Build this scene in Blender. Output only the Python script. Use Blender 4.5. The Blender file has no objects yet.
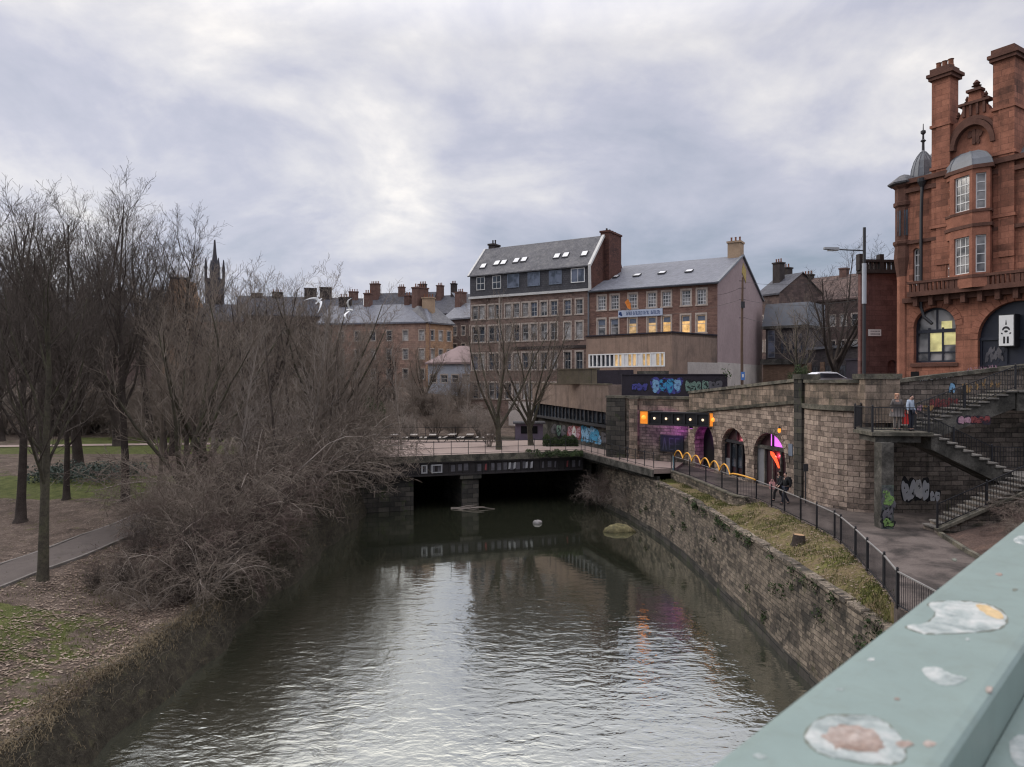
import bpy, math, random
import numpy as np
from mathutils import Vector, Matrix
from mathutils.geometry import tessellate_polygon

R = math.radians
sc = bpy.context.scene
COL = sc.collection
EYE = 11.0            # eye height above the river
FPX = 720.0           # focal length in pixels of the 1024 px wide frame
HZ = 380.0

def at(px, py, Y):    # surveying helper: a sight line read off the photo, at a chosen distance
    return ((px - 512) / FPX * Y, Y, EYE + (HZ - py) / FPX * Y)

# ------------------------------------------------------------------ materials
def _nodes(name):
    m = bpy.data.materials.new(name); m.use_nodes = True
    nt = m.node_tree
    b = nt.nodes['Principled BSDF']
    return m, nt, b
def N(nt, typ, **kw):
    n = nt.nodes.new(typ)
    for k, v in kw.items():
        if k.startswith('i_'):
            key = k[2:].replace('_', ' ')
            n.inputs[key].default_value = v
        else:
            setattr(n, k, v)
    return n
def L(nt, a, b): nt.links.new(a, b)
def c4(c): return (c[0], c[1], c[2], 1.0)
def ramp(nt, fac, stops, interp='LINEAR'):
    r = N(nt, 'ShaderNodeValToRGB'); r.color_ramp.interpolation = interp
    e = r.color_ramp.elements
    while len(e) < len(stops): e.new(0.5)
    for i, (p, c) in enumerate(stops):
        e[i].position = p
        e[i].color = c4(c) if not isinstance(c, (int, float)) else (c, c, c, 1)
    L(nt, fac, r.inputs[0]); return r.outputs[0]
def mixc(nt, fac, a, b, mode='MIX'):
    n = N(nt, 'ShaderNodeMix', data_type='RGBA', blend_type=mode)
    for val, sock in ((fac, n.inputs[0]), (a, n.inputs[6]), (b, n.inputs[7])):
        if hasattr(val, 'links'): L(nt, val, sock)
        elif isinstance(val, (int, float)): sock.default_value = val
        else: sock.default_value = c4(val)
    return n.outputs[2]
def math_(nt, op, a, b=None, clamp=False):
    n = N(nt, 'ShaderNodeMath', operation=op, use_clamp=clamp)
    for v, s in ((a, n.inputs[0]), (b, n.inputs[1])):
        if v is None: continue
        if hasattr(v, 'links'): L(nt, v, s)
        else: s.default_value = v
    return n.outputs[0]
def noise(nt, co, scale, detail=4, rough=0.6, dist=0.0, out=0):
    n = N(nt, 'ShaderNodeTexNoise'); n.inputs['Scale'].default_value = scale
    n.inputs['Detail'].default_value = detail; n.inputs['Roughness'].default_value = rough
    n.inputs['Distortion'].default_value = dist
    if co is not None: L(nt, co, n.inputs['Vector'])
    return n.outputs[out]
def coords(nt, kind='Object', scale=None):
    t = N(nt, 'ShaderNodeTexCoord'); o = t.outputs[kind]
    if scale:
        mp = N(nt, 'ShaderNodeMapping'); mp.inputs['Scale'].default_value = scale
        L(nt, o, mp.inputs['Vector']); o = mp.outputs[0]
    return o
def bump(nt, bsdf, h, strength=0.5, dist=0.05):
    b = N(nt, 'ShaderNodeBump'); b.inputs['Strength'].default_value = strength
    b.inputs['Distance'].default_value = dist
    L(nt, h, b.inputs['Height']); L(nt, b.outputs[0], bsdf.inputs['Normal'])

def m_plain(name, c, rough=0.7, var=0.25, scale=3.0, spec=0.3, metal=0.0, bmp=0.0, fine=0.0):
    """one paint or bark colour with blotchy wear"""
    m, nt, b = _nodes(name)
    co = coords(nt)
    n1 = noise(nt, co, scale, 6, 0.65)
    k = ramp(nt, n1, [(0.25, 1 - var), (0.75, 1 + var * 0.6)])
    col = mixc(nt, 1.0, c, k, 'MULTIPLY')
    if fine:
        n2 = noise(nt, co, scale * 12, 3, 0.7)
        col = mixc(nt, 1.0, col, ramp(nt, n2, [(0.3, 1 - fine), (0.7, 1 + fine * .6)]), 'MULTIPLY')
    L(nt, col, b.inputs['Base Color'])
    b.inputs['Roughness'].default_value = rough; b.inputs['Metallic'].default_value = metal
    b.inputs['Specular IOR Level'].default_value = spec
    if bmp: bump(nt, b, noise(nt, co, scale * 8, 5, 0.7), bmp, 0.02)
    return m

def m_masonry(name, c1, c2, mortar, bw=0.8, bh=0.35, msize=0.02, soot=0.5, soot_c=(0.02, 0.02, 0.018), soot_scale=0.35,
              moss=0.0, moss_c=(0.05, 0.07, 0.02), streak=0.3, blotch=0.3, bmp=0.6, rough=0.9, bias=0.0, wobble=0.0):
    """coursed blocks, bricks or slates in metres along the face, with soot, moss and rain streaks"""
    m, nt, b = _nodes(name)
    uv = coords(nt, 'UV'); ob = coords(nt)
    if wobble:
        wn = N(nt, 'ShaderNodeTexNoise'); wn.inputs['Scale'].default_value = 1.6; wn.inputs['Detail'].default_value = 3; L(nt, uv, wn.inputs['Vector'])
        va = N(nt, 'ShaderNodeVectorMath', operation='MULTIPLY_ADD'); L(nt, wn.outputs['Color'], va.inputs[0]); va.inputs[1].default_value = (wobble * 2, wobble, 0); L(nt, uv, va.inputs[2]); uv = va.outputs[0]
    # slightly wobbling courses
    br = N(nt, 'ShaderNodeTexBrick'); br.offset = 0.5; br.squash = 1.0
    L(nt, uv, br.inputs['Vector'])
    br.inputs['Color1'].default_value = c4(c1); br.inputs['Color2'].default_value = c4(c2)
    br.inputs['Mortar'].default_value = c4(mortar)
    br.inputs['Scale'].default_value = 1.0; br.inputs['Mortar Size'].default_value = msize
    br.inputs['Mortar Smooth'].default_value = 0.3; br.inputs['Bias'].default_value = bias
    br.inputs['Brick Width'].default_value = bw; br.inputs['Row Height'].default_value = bh
    # a second, larger layout of blocks makes single stones darker or paler
    b2 = N(nt, 'ShaderNodeTexBrick'); b2.offset = 0.5; L(nt, uv, b2.inputs['Vector'])
    b2.inputs['Color1'].default_value = (0, 0, 0, 1); b2.inputs['Color2'].default_value = (1, 1, 1, 1)
    b2.inputs['Mortar'].default_value = (.5, .5, .5, 1); b2.inputs['Scale'].default_value = 1.0
    b2.inputs['Mortar Size'].default_value = 0.0; b2.inputs['Brick Width'].default_value = bw; b2.inputs['Row Height'].default_value = bh
    col = br.outputs[0]
    n1 = noise(nt, ob, 1.3, 6, 0.7)
    col = mixc(nt, 1.0, col, ramp(nt, n1, [(0.25, 1 - blotch), (0.75, 1 + blotch * .7)]), 'MULTIPLY')
    n5 = noise(nt, ob, 11.0, 4, 0.7)
    col = mixc(nt, 1.0, col, ramp(nt, n5, [(0.25, 1 - blotch * .6), (0.75, 1 + blotch * .5)]), 'MULTIPLY')
    if soot > 0:
        n2 = noise(nt, ob, soot_scale, 7, 0.72, 0.4)
        w = math_(nt, 'MULTIPLY_ADD', b2.outputs[0], 0.16); 
        w.node.inputs[2].default_value = -0.08
        s = math_(nt, 'ADD', n2, w)
        f = ramp(nt, s, [(0.62 - soot * .32, 0.0), (0.80 - soot * .25, min(1.0, .55 + soot * .5))])
        col = mixc(nt, f, col, soot_c)
    if streak > 0:
        sv = coords(nt, 'Object', (1.4, 1.4, 0.09))
        n3 = noise(nt, sv, 1.5, 6, 0.7)
        f3 = ramp(nt, n3, [(0.52, 0.0), (0.72, streak)])
        col = mixc(nt, f3, col, soot_c)
    if moss > 0:
        n4 = noise(nt, ob, 0.9, 7, 0.75, 0.3)
        f4 = ramp(nt, n4, [(0.62 - moss * .25, 0.0), (0.75 - moss * .2, 0.8)])
        col = mixc(nt, f4, col, moss_c)
    L(nt, col, b.inputs['Base Color'])
    b.inputs['Roughness'].default_value = rough; b.inputs['Specular IOR Level'].default_value = 0.2
    h = math_(nt, 'MULTIPLY', br.outputs[1], -1.0)
    h2 = math_(nt, 'MULTIPLY', noise(nt, ob, 9, 5, 0.7), 0.8)
    h3 = math_(nt, 'ADD', h, h2)
    bump(nt, b, math_(nt, 'ADD', h3, math_(nt, 'MULTIPLY', b2.outputs[0], 0.5)), bmp, 0.05)
    return m

def m_patch(name, stops, scale=0.6, fine=14.0, finevar=0.35, rough=0.95, bmp=0.5, dist=0.4, detail=8, seed=0.0):
    """ground-like surface: noise patches through colour stops, fine grain on top"""
    m, nt, b = _nodes(name)
    mp = N(nt, 'ShaderNodeMapping'); mp.inputs['Location'].default_value = (seed, seed * .7, 0)
    L(nt, coords(nt), mp.inputs['Vector']); co = mp.outputs[0]
    n1 = noise(nt, co, scale, detail, 0.68, dist)
    col = ramp(nt, n1, stops)
    n2 = noise(nt, co, fine, 5, 0.75)
    col = mixc(nt, 1.0, col, ramp(nt, n2, [(0.3, 1 - finevar), (0.7, 1 + finevar)]), 'MULTIPLY')
    L(nt, col, b.inputs['Base Color'])
    b.inputs['Roughness'].default_value = rough; b.inputs['Specular IOR Level'].default_value = 0.2
    bump(nt, b, n2, bmp, 0.04)
    return m

def m_emit(name, c, s):
    m, nt, b = _nodes(name)
    b.inputs['Base Color'].default_value = c4(c)
    b.inputs['Emission Color'].default_value = c4(c); b.inputs['Emission Strength'].default_value = s
    return m

def m_glass(name, c=(0.02, 0.024, 0.03), rough=0.06, emit=None, es=0.0, curtain=None):
    m, nt, b = _nodes(name)
    co = coords(nt)
    n = noise(nt, co, 0.9, 2, 0.5)
    hi = curtain or tuple(x * 3.0 for x in c)
    col = ramp(nt, n, [(0.42, c), (0.6, hi)])
    L(nt, col, b.inputs['Base Color'])
    b.inputs['Roughness'].default_value = rough; b.inputs['Specular IOR Level'].default_value = 0.6
    if emit:
        n2 = noise(nt, co, 2.2, 3, 0.6)
        L(nt, mixc(nt, 1.0, emit, ramp(nt, n2, [(0.3, 0.35), (0.7, 1.15)]), 'MULTIPLY'), b.inputs['Emission Color'])
        b.inputs['Emission Strength'].default_value = es
    bump(nt, b, noise(nt, co, 1.3, 2, 0.5), 0.05, 0.05)
    return m

M = {}
M['red_stone'] = m_masonry('red sandstone', (.355, .155, .10), (.285, .122, .08), (.19, .084, .058), .75, .33, .012, .36, (.04, .026, .021), .30, streak=.5, blotch=.34, bmp=.35)
M['red_dark'] = m_masonry('sooty red sandstone', (.20, .075, .05), (.15, .055, .04), (.10, .04, .03), .75, .33, .012, .55, (.02, .016, .014), .5, streak=.5, blotch=.3, bmp=.4)
M['red_plain'] = m_plain('dressed red sandstone', (.32, .138, .09), .85, .45, 1.2, .2, fine=.2, bmp=.2)
M['red_trim'] = m_plain('weathered red trim', (.13, .065, .048), .85, .45, 1.4, .2, fine=.25, bmp=.3)
M['arch_stone'] = m_masonry('rock faced buff sandstone', (.44, .345, .275), (.27, .205, .165), (.17, .135, .11), .58, .27, .016, .40, (.035, .03, .027), .45, moss=.05, streak=.40, blotch=.5, bmp=1.0, bias=-.1, wobble=.12)
M['parapet_stone'] = m_masonry('parapet stone', (.36, .275, .21), (.24, .185, .14), (.13, .105, .085), .9, .36, .014, .5, (.03, .03, .026), .6, moss=.18, moss_c=(.10, .10, .05), streak=.6, blotch=.5, bmp=.7, wobble=.08)
M['coping'] = m_patch('mossy coping stone', [(.3, (.03, .03, .024)), (.46, (.075, .07, .056)), (.58, (.155, .14, .11)), (.72, (.09, .094, .05))], 1.1, 14, .35)
M['dark_stone'] = m_masonry('blackened stone', (.25, .205, .17), (.155, .13, .11), (.09, .078, .068), .62, .24, .018, .42, (.012, .012, .012), .5, moss=.16, moss_c=(.055, .06, .03), streak=.45, blotch=.5, bmp=.9, wobble=.08)
M['river_stone'] = m_masonry('river wall stone', (.285, .235, .18), (.165, .138, .11), (.11, .092, .075), .42, .175, .014, .55, (.022, .022, .02), .55, moss=.16, moss_c=(.07, .072, .035), streak=.5, blotch=.5, bmp=1.0, wobble=.10)
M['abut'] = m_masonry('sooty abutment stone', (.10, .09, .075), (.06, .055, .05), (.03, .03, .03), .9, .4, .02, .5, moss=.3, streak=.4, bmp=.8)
M['brick_brown'] = m_masonry('brown tenement stone', (.255, .175, .14), (.19, .13, .108), (.12, .09, .08), .6, .25, .012, .34, (.05, .035, .03), .35, streak=.25, blotch=.25, bmp=.3)
M['brick_red'] = m_masonry('dark red brick gable', (.13, .06, .045), (.10, .045, .035), (.07, .045, .04), .45, .15, .01, .35, (.03, .02, .02), .3, streak=.3, bmp=.2)
M['brick_b'] = m_masonry('warm brown brick', (.25, .15, .115), (.19, .11, .088), (.12, .085, .07), .5, .17, .012, .2, (.06, .04, .035), .35, streak=.2, blotch=.22, bmp=.3)
M['surround'] = m_plain('pale stone surround', (.46, .39, .33), .85, .3, 1.5, .2, fine=.15)
M['slate'] = m_masonry('dark slates', (.125, .122, .13), (.09, .09, .098), (.06, .06, .065), .45, .30, .02, .42, (.19, .183, .18), .3, streak=.8, blotch=.35, bmp=.35, rough=.6)
M['slate_front'] = m_masonry('hung slates', (.085, .083, .09), (.062, .062, .068), (.04, .04, .044), .4, .28, .02, .2, (.08, .078, .08), .25, streak=.3, blotch=.25, bmp=.3, rough=.6)
M['slate_pale'] = m_masonry('pale slates', (.185, .19, .215), (.15, .156, .18), (.10, .105, .12), .5, .32, .02, .2, (.10, .10, .11), .22, streak=.25, blotch=.2, bmp=.3, rough=.55)
M['slate_far'] = m_masonry('far slates', (.10, .10, .115), (.075, .076, .088), (.05, .05, .06), .6, .4, .02, .3, (.05, .048, .05), .12, streak=.3, blotch=.3, bmp=.2, rough=.7)
M['far_stone'] = m_masonry('tenement sandstone', (.37, .245, .185), (.29, .19, .148), (.2, .135, .11), .9, .4, .015, .35, (.08, .055, .045), .16, streak=.35, blotch=.3, bmp=.2)
M['far_dark'] = m_masonry('far brown stone', (.15, .105, .09), (.11, .078, .07), (.08, .06, .055), .9, .4, .015, .35, (.05, .04, .038), .16, streak=.35, blotch=.3, bmp=.2)
M['yellow_stone'] = m_masonry('ochre gable stone', (.42, .26, .155), (.34, .21, .13), (.2, .13, .09), .9, .4, .015, .25, (.1, .065, .045), .16, streak=.3, bmp=.2)
M['chim_red'] = m_plain('red chimney brick', (.15, .088, .072), .9, .4, .9, .2, fine=.2)
M['chim_buff'] = m_plain('buff chimney render', (.40, .285, .19), .9, .3, .9, .2, fine=.15)
M['chim_dark'] = m_plain('sooty chimney', (.055, .045, .042), .9, .4, .9, .2, fine=.2)
M['pot'] = m_plain('clay pot', (.20, .085, .05), .85, .3, 4)
M['pink'] = m_plain('pink grey render', (.325, .245, .238), .9, .2, .22, .2, fine=.12)
M['cream'] = m_plain('stained cream render', (.47, .42, .38), .9, .3, .5, .2, fine=.15)
M['render'] = m_masonry('brown rendered panels', (.275, .195, .15), (.25, .178, .138), (.22, .155, .12), 3.2, 9, .02, .42, (.075, .062, .055), .25, streak=.8, blotch=.2, bmp=.1)
M['concrete'] = m_masonry('stained concrete', (.24, .18, .145), (.215, .16, .13), (.13, .10, .085), 3.6, 6, .02, .38, (.075, .06, .055), .3, moss=.12, moss_c=(.12, .11, .06), streak=.5, blotch=.3, bmp=.2)
M['conc_grey'] = m_patch('grey weathered concrete', [(.3, (.02, .019, .017)), (.46, (.055, .052, .045)), (.58, (.11, .103, .09)), (.75, (.19, .175, .15))], .9, 10, .35)
M['conc_dark'] = m_plain('dark painted concrete', (.035, .03, .04), .85, .4, .7, .2, fine=.2)
M['mossy'] = m_masonry('mossy block parapet', (.15, .125, .09), (.13, .11, .08), (.05, .045, .04), 4.5, 9, .03, .3, (.06, .055, .045), .4, moss=.2, moss_c=(.11, .11, .05), streak=.4, bmp=.2)
M['white'] = m_plain('white paint', (.72, .72, .70), .6, .12, 1.5)
M['offwhite'] = m_plain('off white window paint', (.55, .54, .51), .6, .15, 1.5)
M['black'] = m_plain('black paint', (.014, .014, .016), .45, .25, 2, .4)
M['iron'] = m_plain('black railing iron', (.018, .018, .021), .45, .3, 2, .4)
M['wood_black'] = m_plain('black painted timber', (.022, .022, .026), .55, .3, 2, .3)
M['navy'] = m_plain('blue black shopfront paint', (.018, .021, .034), .4, .3, 1.2, .45)
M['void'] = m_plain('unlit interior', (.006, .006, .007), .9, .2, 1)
M['lead'] = m_plain('lead sheet', (.155, .165, .18), .5, .3, 1.4, .4, fine=.1)
M['grey_metal'] = m_plain('galvanised pole', (.23, .235, .24), .45, .2, 1.5, .4)
M['dark_metal'] = m_plain('dark pole paint', (.035, .035, .038), .5, .2, 1.5, .4)
M['pale_metal'] = m_plain('pale grey sleeve', (.42, .44, .47), .5, .12, 1.5, .4)
M['timber_pole'] = m_plain('brown timber pole', (.13, .085, .06), .85, .3, 1.3, .2)
M['glass'] = m_glass('window glass')
M['glass_blind'] = m_glass('window with blinds', (.05, .052, .055), .12, curtain=(.30, .29, .28))
M['glass_curtain'] = m_glass('window with pale curtain', (.22, .21, .20), .15, curtain=(.5, .48, .45))
M['glass_blue'] = m_glass('dormer glass', (.05, .06, .08), .05, curtain=(.14, .16, .21))
M['skylight'] = m_glass('skylight glass', (.62, .62, .62), .1, curtain=(.75, .75, .74))
M['glass_lit'] = m_glass('lit window', (.35, .22, .09), .2, emit=(1.0, .58, .20), es=.55)
M['glass_lit2'] = m_glass('dim lit window', (.3, .2, .1), .2, emit=(1.0, .66, .28), es=.28)
M['glass_yel'] = m_glass('lit shop window', (.25, .24, .1), .1, emit=(.95, .80, .36), es=.27)
M['path'] = m_patch('worn pinkish asphalt', [(.30, (.03, .026, .024)), (.42, (.062, .052, .047)), (.52, (.115, .094, .084)), (.64, (.14, .116, .104)), (.75, (.07, .058, .052))], .55, 24, .22, bmp=.2)
M['plaza'] = m_patch('pale red gravel', [(.3, (.22, .165, .14)), (.5, (.30, .235, .205)), (.7, (.26, .20, .175))], .18, 9, .15, bmp=.2)
M['asphalt'] = m_patch('street asphalt', [(.3, (.05, .05, .052)), (.7, (.08, .078, .078))], .3, 20, .2, bmp=.2)
M['park_path'] = m_patch('park path asphalt', [(.3, (.055, .046, .042)), (.5, (.095, .079, .071)), (.7, (.075, .062, .056))], .5, 16, .15, bmp=.2)
M['kerb'] = m_patch('kerb stone', [(.3, (.10, .09, .08)), (.7, (.20, .18, .165))], 1.5, 16, .2)
M['verge'] = m_patch('mossy winter verge', [(.28, (.06, .047, .028)), (.42, (.115, .10, .036)), (.52, (.15, .11, .065)), (.62, (.115, .118, .03)), (.75, (.17, .125, .08))], .75, 9, .5, bmp=1.0)
M['soil'] = m_patch('leafy soil', [(.3, (.035, .026, .022)), (.5, (.085, .058, .048)), (.7, (.13, .085, .065))], .8, 10, .5, bmp=1.0)
M['rock'] = m_patch('mossy rock', [(.3, (.06, .055, .04)), (.5, (.16, .14, .07)), (.7, (.25, .21, .12))], 1.6, 7, .4, bmp=1.0)
M['pale_rock'] = m_patch('pale rock', [(.3, (.18, .17, .16)), (.7, (.36, .34, .33))], 2.5, 9, .3, bmp=1.0)
M['bark'] = m_plain('dark bark', (.062, .05, .043), .95, .45, 1.5, .1, fine=.35, bmp=.9)
M['bark_moss'] = m_patch('mossy bark', [(.3, (.042, .036, .03)), (.5, (.072, .063, .046)), (.7, (.085, .085, .048))], 1.2, 9, .4, bmp=1.0)
M['twig'] = m_plain('dark twigs', (.085, .07, .06), .95, .3, .6, .1)
M['twig_brown'] = m_plain('brown twigs', (.20, .164, .134), .95, .35, .5, .1)
M['twig_grey'] = m_plain('grey twigs', (.28, .24, .205), .95, .35, .5, .1)
M['twig_red'] = m_plain('reddish twigs', (.15, .112, .096), .95, .35, .5, .1)
M['evergreen'] = m_patch('evergreen leaves', [(.3, (.018, .03, .014)), (.6, (.045, .062, .025)), (.75, (.075, .085, .035))], 2.5, 9, .4)
M['orange'] = m_plain('orange hoop paint', (.75, .36, .045), .5, .15, 2)
M['teal_post'] = m_plain('teal post paint', (.16, .30, .33), .5, .2, 2)

# ------------------------------------------------------------------ mesh builder
ORIG = {}
class MB:
    def __init__(s): s.v = []; s.f = []; s.mi = []
    def poly(s, pts, mi=0):
        n = len(s.v); s.v.extend([tuple(p) for p in pts]); s.f.append(tuple(range(n, n + len(pts)))); s.mi.append(mi)
    def quadbox(s, a, mi=0):      # a: eight corners, bottom four then top four
        n = len(s.v); s.v.extend([tuple(p) for p in a])
        for q in ((0, 3, 2, 1), (4, 5, 6, 7), (0, 1, 5, 4), (1, 2, 6, 5), (2, 3, 7, 6), (3, 0, 4, 7)):
            s.f.append(tuple(n + i for i in q)); s.mi.append(mi)
    def box(s, x0, x1, y0, y1, z0, z1, mi=0):
        s.quadbox([(x0, y0, z0), (x1, y0, z0), (x1, y1, z0), (x0, y1, z0), (x0, y0, z1), (x1, y0, z1), (x1, y1, z1), (x0, y1, z1)], mi)
    def bar(s, p, q, w, h=None, mi=0):  # square bar from p to q
        p, q = Vector(p), Vector(q); h = h or w; d = q - p
        if d.length < 1e-6: return
        d.normalize(); up = Vector((0, 0, 1)) if abs(d.z) < .95 else Vector((1, 0, 0))
        sd = d.cross(up).normalized() * (w / 2); u2 = sd.cross(d).normalized() * (h / 2)
        s.quadbox([p - sd - u2, p + sd - u2, q + sd - u2, q - sd - u2, p - sd + u2, p + sd + u2, q + sd + u2, q - sd + u2], mi)
    def tube(s, pts, rad, sides=6, mi=0, cap=True):
        pts = [Vector(p) for p in pts]; k = len(pts)
        if not hasattr(rad, '__len__'): rad = [rad] * k
        base = len(s.v); ref = None
        for i, p in enumerate(pts):
            d = (pts[min(i + 1, k - 1)] - pts[max(i - 1, 0)]).normalized()
            if ref is None: ref = d.orthogonal().normalized()
            a = (ref - d * ref.dot(d)); a = a.normalized() if a.length > 1e-5 else d.orthogonal().normalized()
            ref = a; b = d.cross(a)
            for j in range(sides):
                t = 2 * math.pi * j / sides
                s.v.append(tuple(p + (a * math.cos(t) + b * math.sin(t)) * rad[i]))
        for i in range(k - 1):
            for j in range(sides):
                j2 = (j + 1) % sides
                s.f.append((base + i * sides + j, base + i * sides + j2, base + (i + 1) * sides + j2, base + (i + 1) * sides + j)); s.mi.append(mi)
        if cap:
            s.f.append(tuple(base + j for j in range(sides))[::-1]); s.mi.append(mi)
            s.f.append(tuple(base + (k - 1) * sides + j for j in range(sides))); s.mi.append(mi)
    def lathe(s, cx, cy, prof, sides=16, mi=0):   # prof: (r, z)
        b = len(s.v)
        for r, z in prof:
            for j in range(sides):
                t = 2 * math.pi * (j + .5) / sides; s.v.append((cx + r * math.cos(t), cy + r * math.sin(t), z))
        for i in range(len(prof) - 1):
            for j in range(sides):
                j2 = (j + 1) % sides
                s.f.append((b + i * sides + j, b + i * sides + j2, b + (i + 1) * sides + j2, b + (i + 1) * sides + j)); s.mi.append(mi)
        s.f.append(tuple(b + j for j in range(sides))[::-1]); s.mi.append(mi)
        s.f.append(tuple(b + (len(prof) - 1) * sides + j for j in range(sides))); s.mi.append(mi)
    def prism(s, poly, z0, z1, mi=0):             # vertical prism over an xy polygon; z may be functions
        f0 = z0 if callable(z0) else (lambda x, y: z0); f1 = z1 if callable(z1) else (lambda x, y: z1)
        for tri in tessellate_polygon([[Vector((x, y, 0)) for x, y in poly]]):
            s.poly([(poly[i][0], poly[i][1], f1(*poly[i])) for i in tri], mi)
            s.poly([(poly[i][0], poly[i][1], f0(*poly[i])) for i in reversed(tri)], mi)
        for i in range(len(poly)):
            a, b = poly[i], poly[(i + 1) % len(poly)]
            s.poly([(*a, f0(*a)), (*b, f0(*b)), (*b, f1(*b)), (*a, f1(*a))], mi)
    def build(s, name, mats, parent=None, smooth=False):
        o0 = ORIG.get(parent.name, (0, 0, 0)) if parent else (0, 0, 0)
        me = bpy.data.meshes.new(name)
        v = np.array(s.v, dtype=np.float64).reshape(-1, 3) - np.array(o0)
        me.from_pydata(v.tolist(), [], s.f)
        if not isinstance(mats, (list, tuple)): mats = [mats]
        for m in mats: me.materials.append(M[m] if isinstance(m, str) else m)
        if len(mats) > 1: me.polygons.foreach_set('material_index', s.mi)
        if smooth: me.polygons.foreach_set('use_smooth', [True] * len(s.f))
        # metre UVs along each face
        uvl = me.uv_layers.new(name='UVMap')
        w = np.array(s.v, dtype=np.float64)
        uv = []
        for f in s.f:
            p = w[list(f)]
            nrm = np.zeros(3)
            for i in range(len(f)):
                a, b = p[i], p[(i + 1) % len(f)]
                nrm += np.cross(a, b)
            l = np.linalg.norm(nrm); nrm = nrm / l if l > 1e-12 else np.array((0, 0, 1.0))
            if abs(nrm[2]) > .97: t = np.array((1.0, 0, 0)); bb = np.array((0, 1.0, 0))
            else:
                t = np.array((-nrm[1], nrm[0], 0)); t /= np.linalg.norm(t)
                if t[0] + t[1] * .37 < 0: t = -t
                bb = np.cross(nrm, t)
                if bb[2] < 0: bb = -bb
            for q in p: uv.append(float(q @ t)); uv.append(float(q @ bb))
        uvl.data.foreach_set('uv', uv)
        me.update()
        o = bpy.data.objects.new(name, me); COL.objects.link(o)
        if parent:
            o.parent = parent; ORIG[o.name] = o0
        return o

def tag(o, label=None, cat=None, group=None, kind=None):
    if label: o['label'] = label
    if cat: o['category'] = cat
    if group: o['group'] = group
    if kind: o['kind'] = kind
    return o
def thing(name, label, cat, loc=(0, 0, 0), group=None):
    o = bpy.data.objects.new(name, None); o.empty_display_size = .3; COL.objects.link(o)
    o.location = loc; ORIG[o.name] = tuple(loc)
    return tag(o, label, cat, group)
def copy_tree(o, parent=None):
    c = o.copy(); COL.objects.link(c)
    if parent: c.parent = parent
    for ch in list(o.children): copy_tree(ch, c)
    return c
def structure(name, mb, mats, label=None, cat='setting', smooth=False):
    o = mb.build(name, mats, smooth=smooth); o['kind'] = 'structure'
    if label: o['label'] = label; o['category'] = cat
    return o

class F:
    """a vertical face: origin on plan, direction to the right seen from outside"""
    def __init__(s, o, p, flip=False):
        s.o = Vector((o[0], o[1])); d = Vector((p[0] - o[0], p[1] - o[1])); s.len = d.length; s.d = d.normalized()
        s.n = Vector((s.d.y, -s.d.x))
    def pt(s, u, z, d=0.0):
        q = s.o + s.d * u + s.n * d; return (q.x, q.y, z)
    def u_at(s, px):               # where a sight line at column px meets this face
        k = (px - 512) / FPX
        return (s.o.y * k - s.o.x) / (s.d.x - s.d.y * k)
    def z_at(s, px, py):
        u = s.u_at(px); Y = s.o.y + s.d.y * u
        return EYE + (HZ - py) / FPX * Y
    def box(s, mb, u0, u1, z0, z1, d0, d1, mi=0):
        mb.quadbox([s.pt(u0, z0, d1), s.pt(u1, z0, d1), s.pt(u1, z0, d0), s.pt(u0, z0, d0), s.pt(u0, z1, d1), s.pt(u1, z1, d1), s.pt(u1, z1, d0), s.pt(u0, z1, d0)], mi)
    def plate(s, mb, outer, holes=(), d=0.0, thick=0.0, reveal=0.0, mi=0, rmi=None):
        pls = [[Vector((u, z, 0)) for u, z in outer]] + [[Vector((u, z, 0)) for u, z in h] for h in holes]
        flat = [p for pl in pls for p in pl]
        for tri in tessellate_polygon(pls):
            a = [flat[i] for i in tri]
            mb.poly([s.pt(q.x, q.y, d) for q in a], mi)
        if thick:
            for i in range(len(outer)):
                a, b = outer[i], outer[(i + 1) % len(outer)]
                mb.poly([s.pt(*a, d), s.pt(*b, d), s.pt(*b, d - thick), s.pt(*a, d - thick)], mi)
        if reveal:
            for h in holes:
                for i in range(len(h)):
                    a, b = h[i], h[(i + 1) % len(h)]
                    mb.poly([s.pt(*a, d), s.pt(*b, d), s.pt(*b, d - reveal), s.pt(*a, d - reveal)], mi if rmi is None else rmi)

def rect(u0, u1, z0, z1): return [(u0, z0), (u1, z0), (u1, z1), (u0, z1)]
def archpoly(u0, u1, z0, zs, n=14, flat=1.0):
    c, r = (u0 + u1) / 2, (u1 - u0) / 2
    return [(u0, z0), (u1, z0)] + [(c + r * math.cos(math.pi * i / n), zs + flat * r * math.sin(math.pi * i / n)) for i in range(n + 1)]

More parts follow.
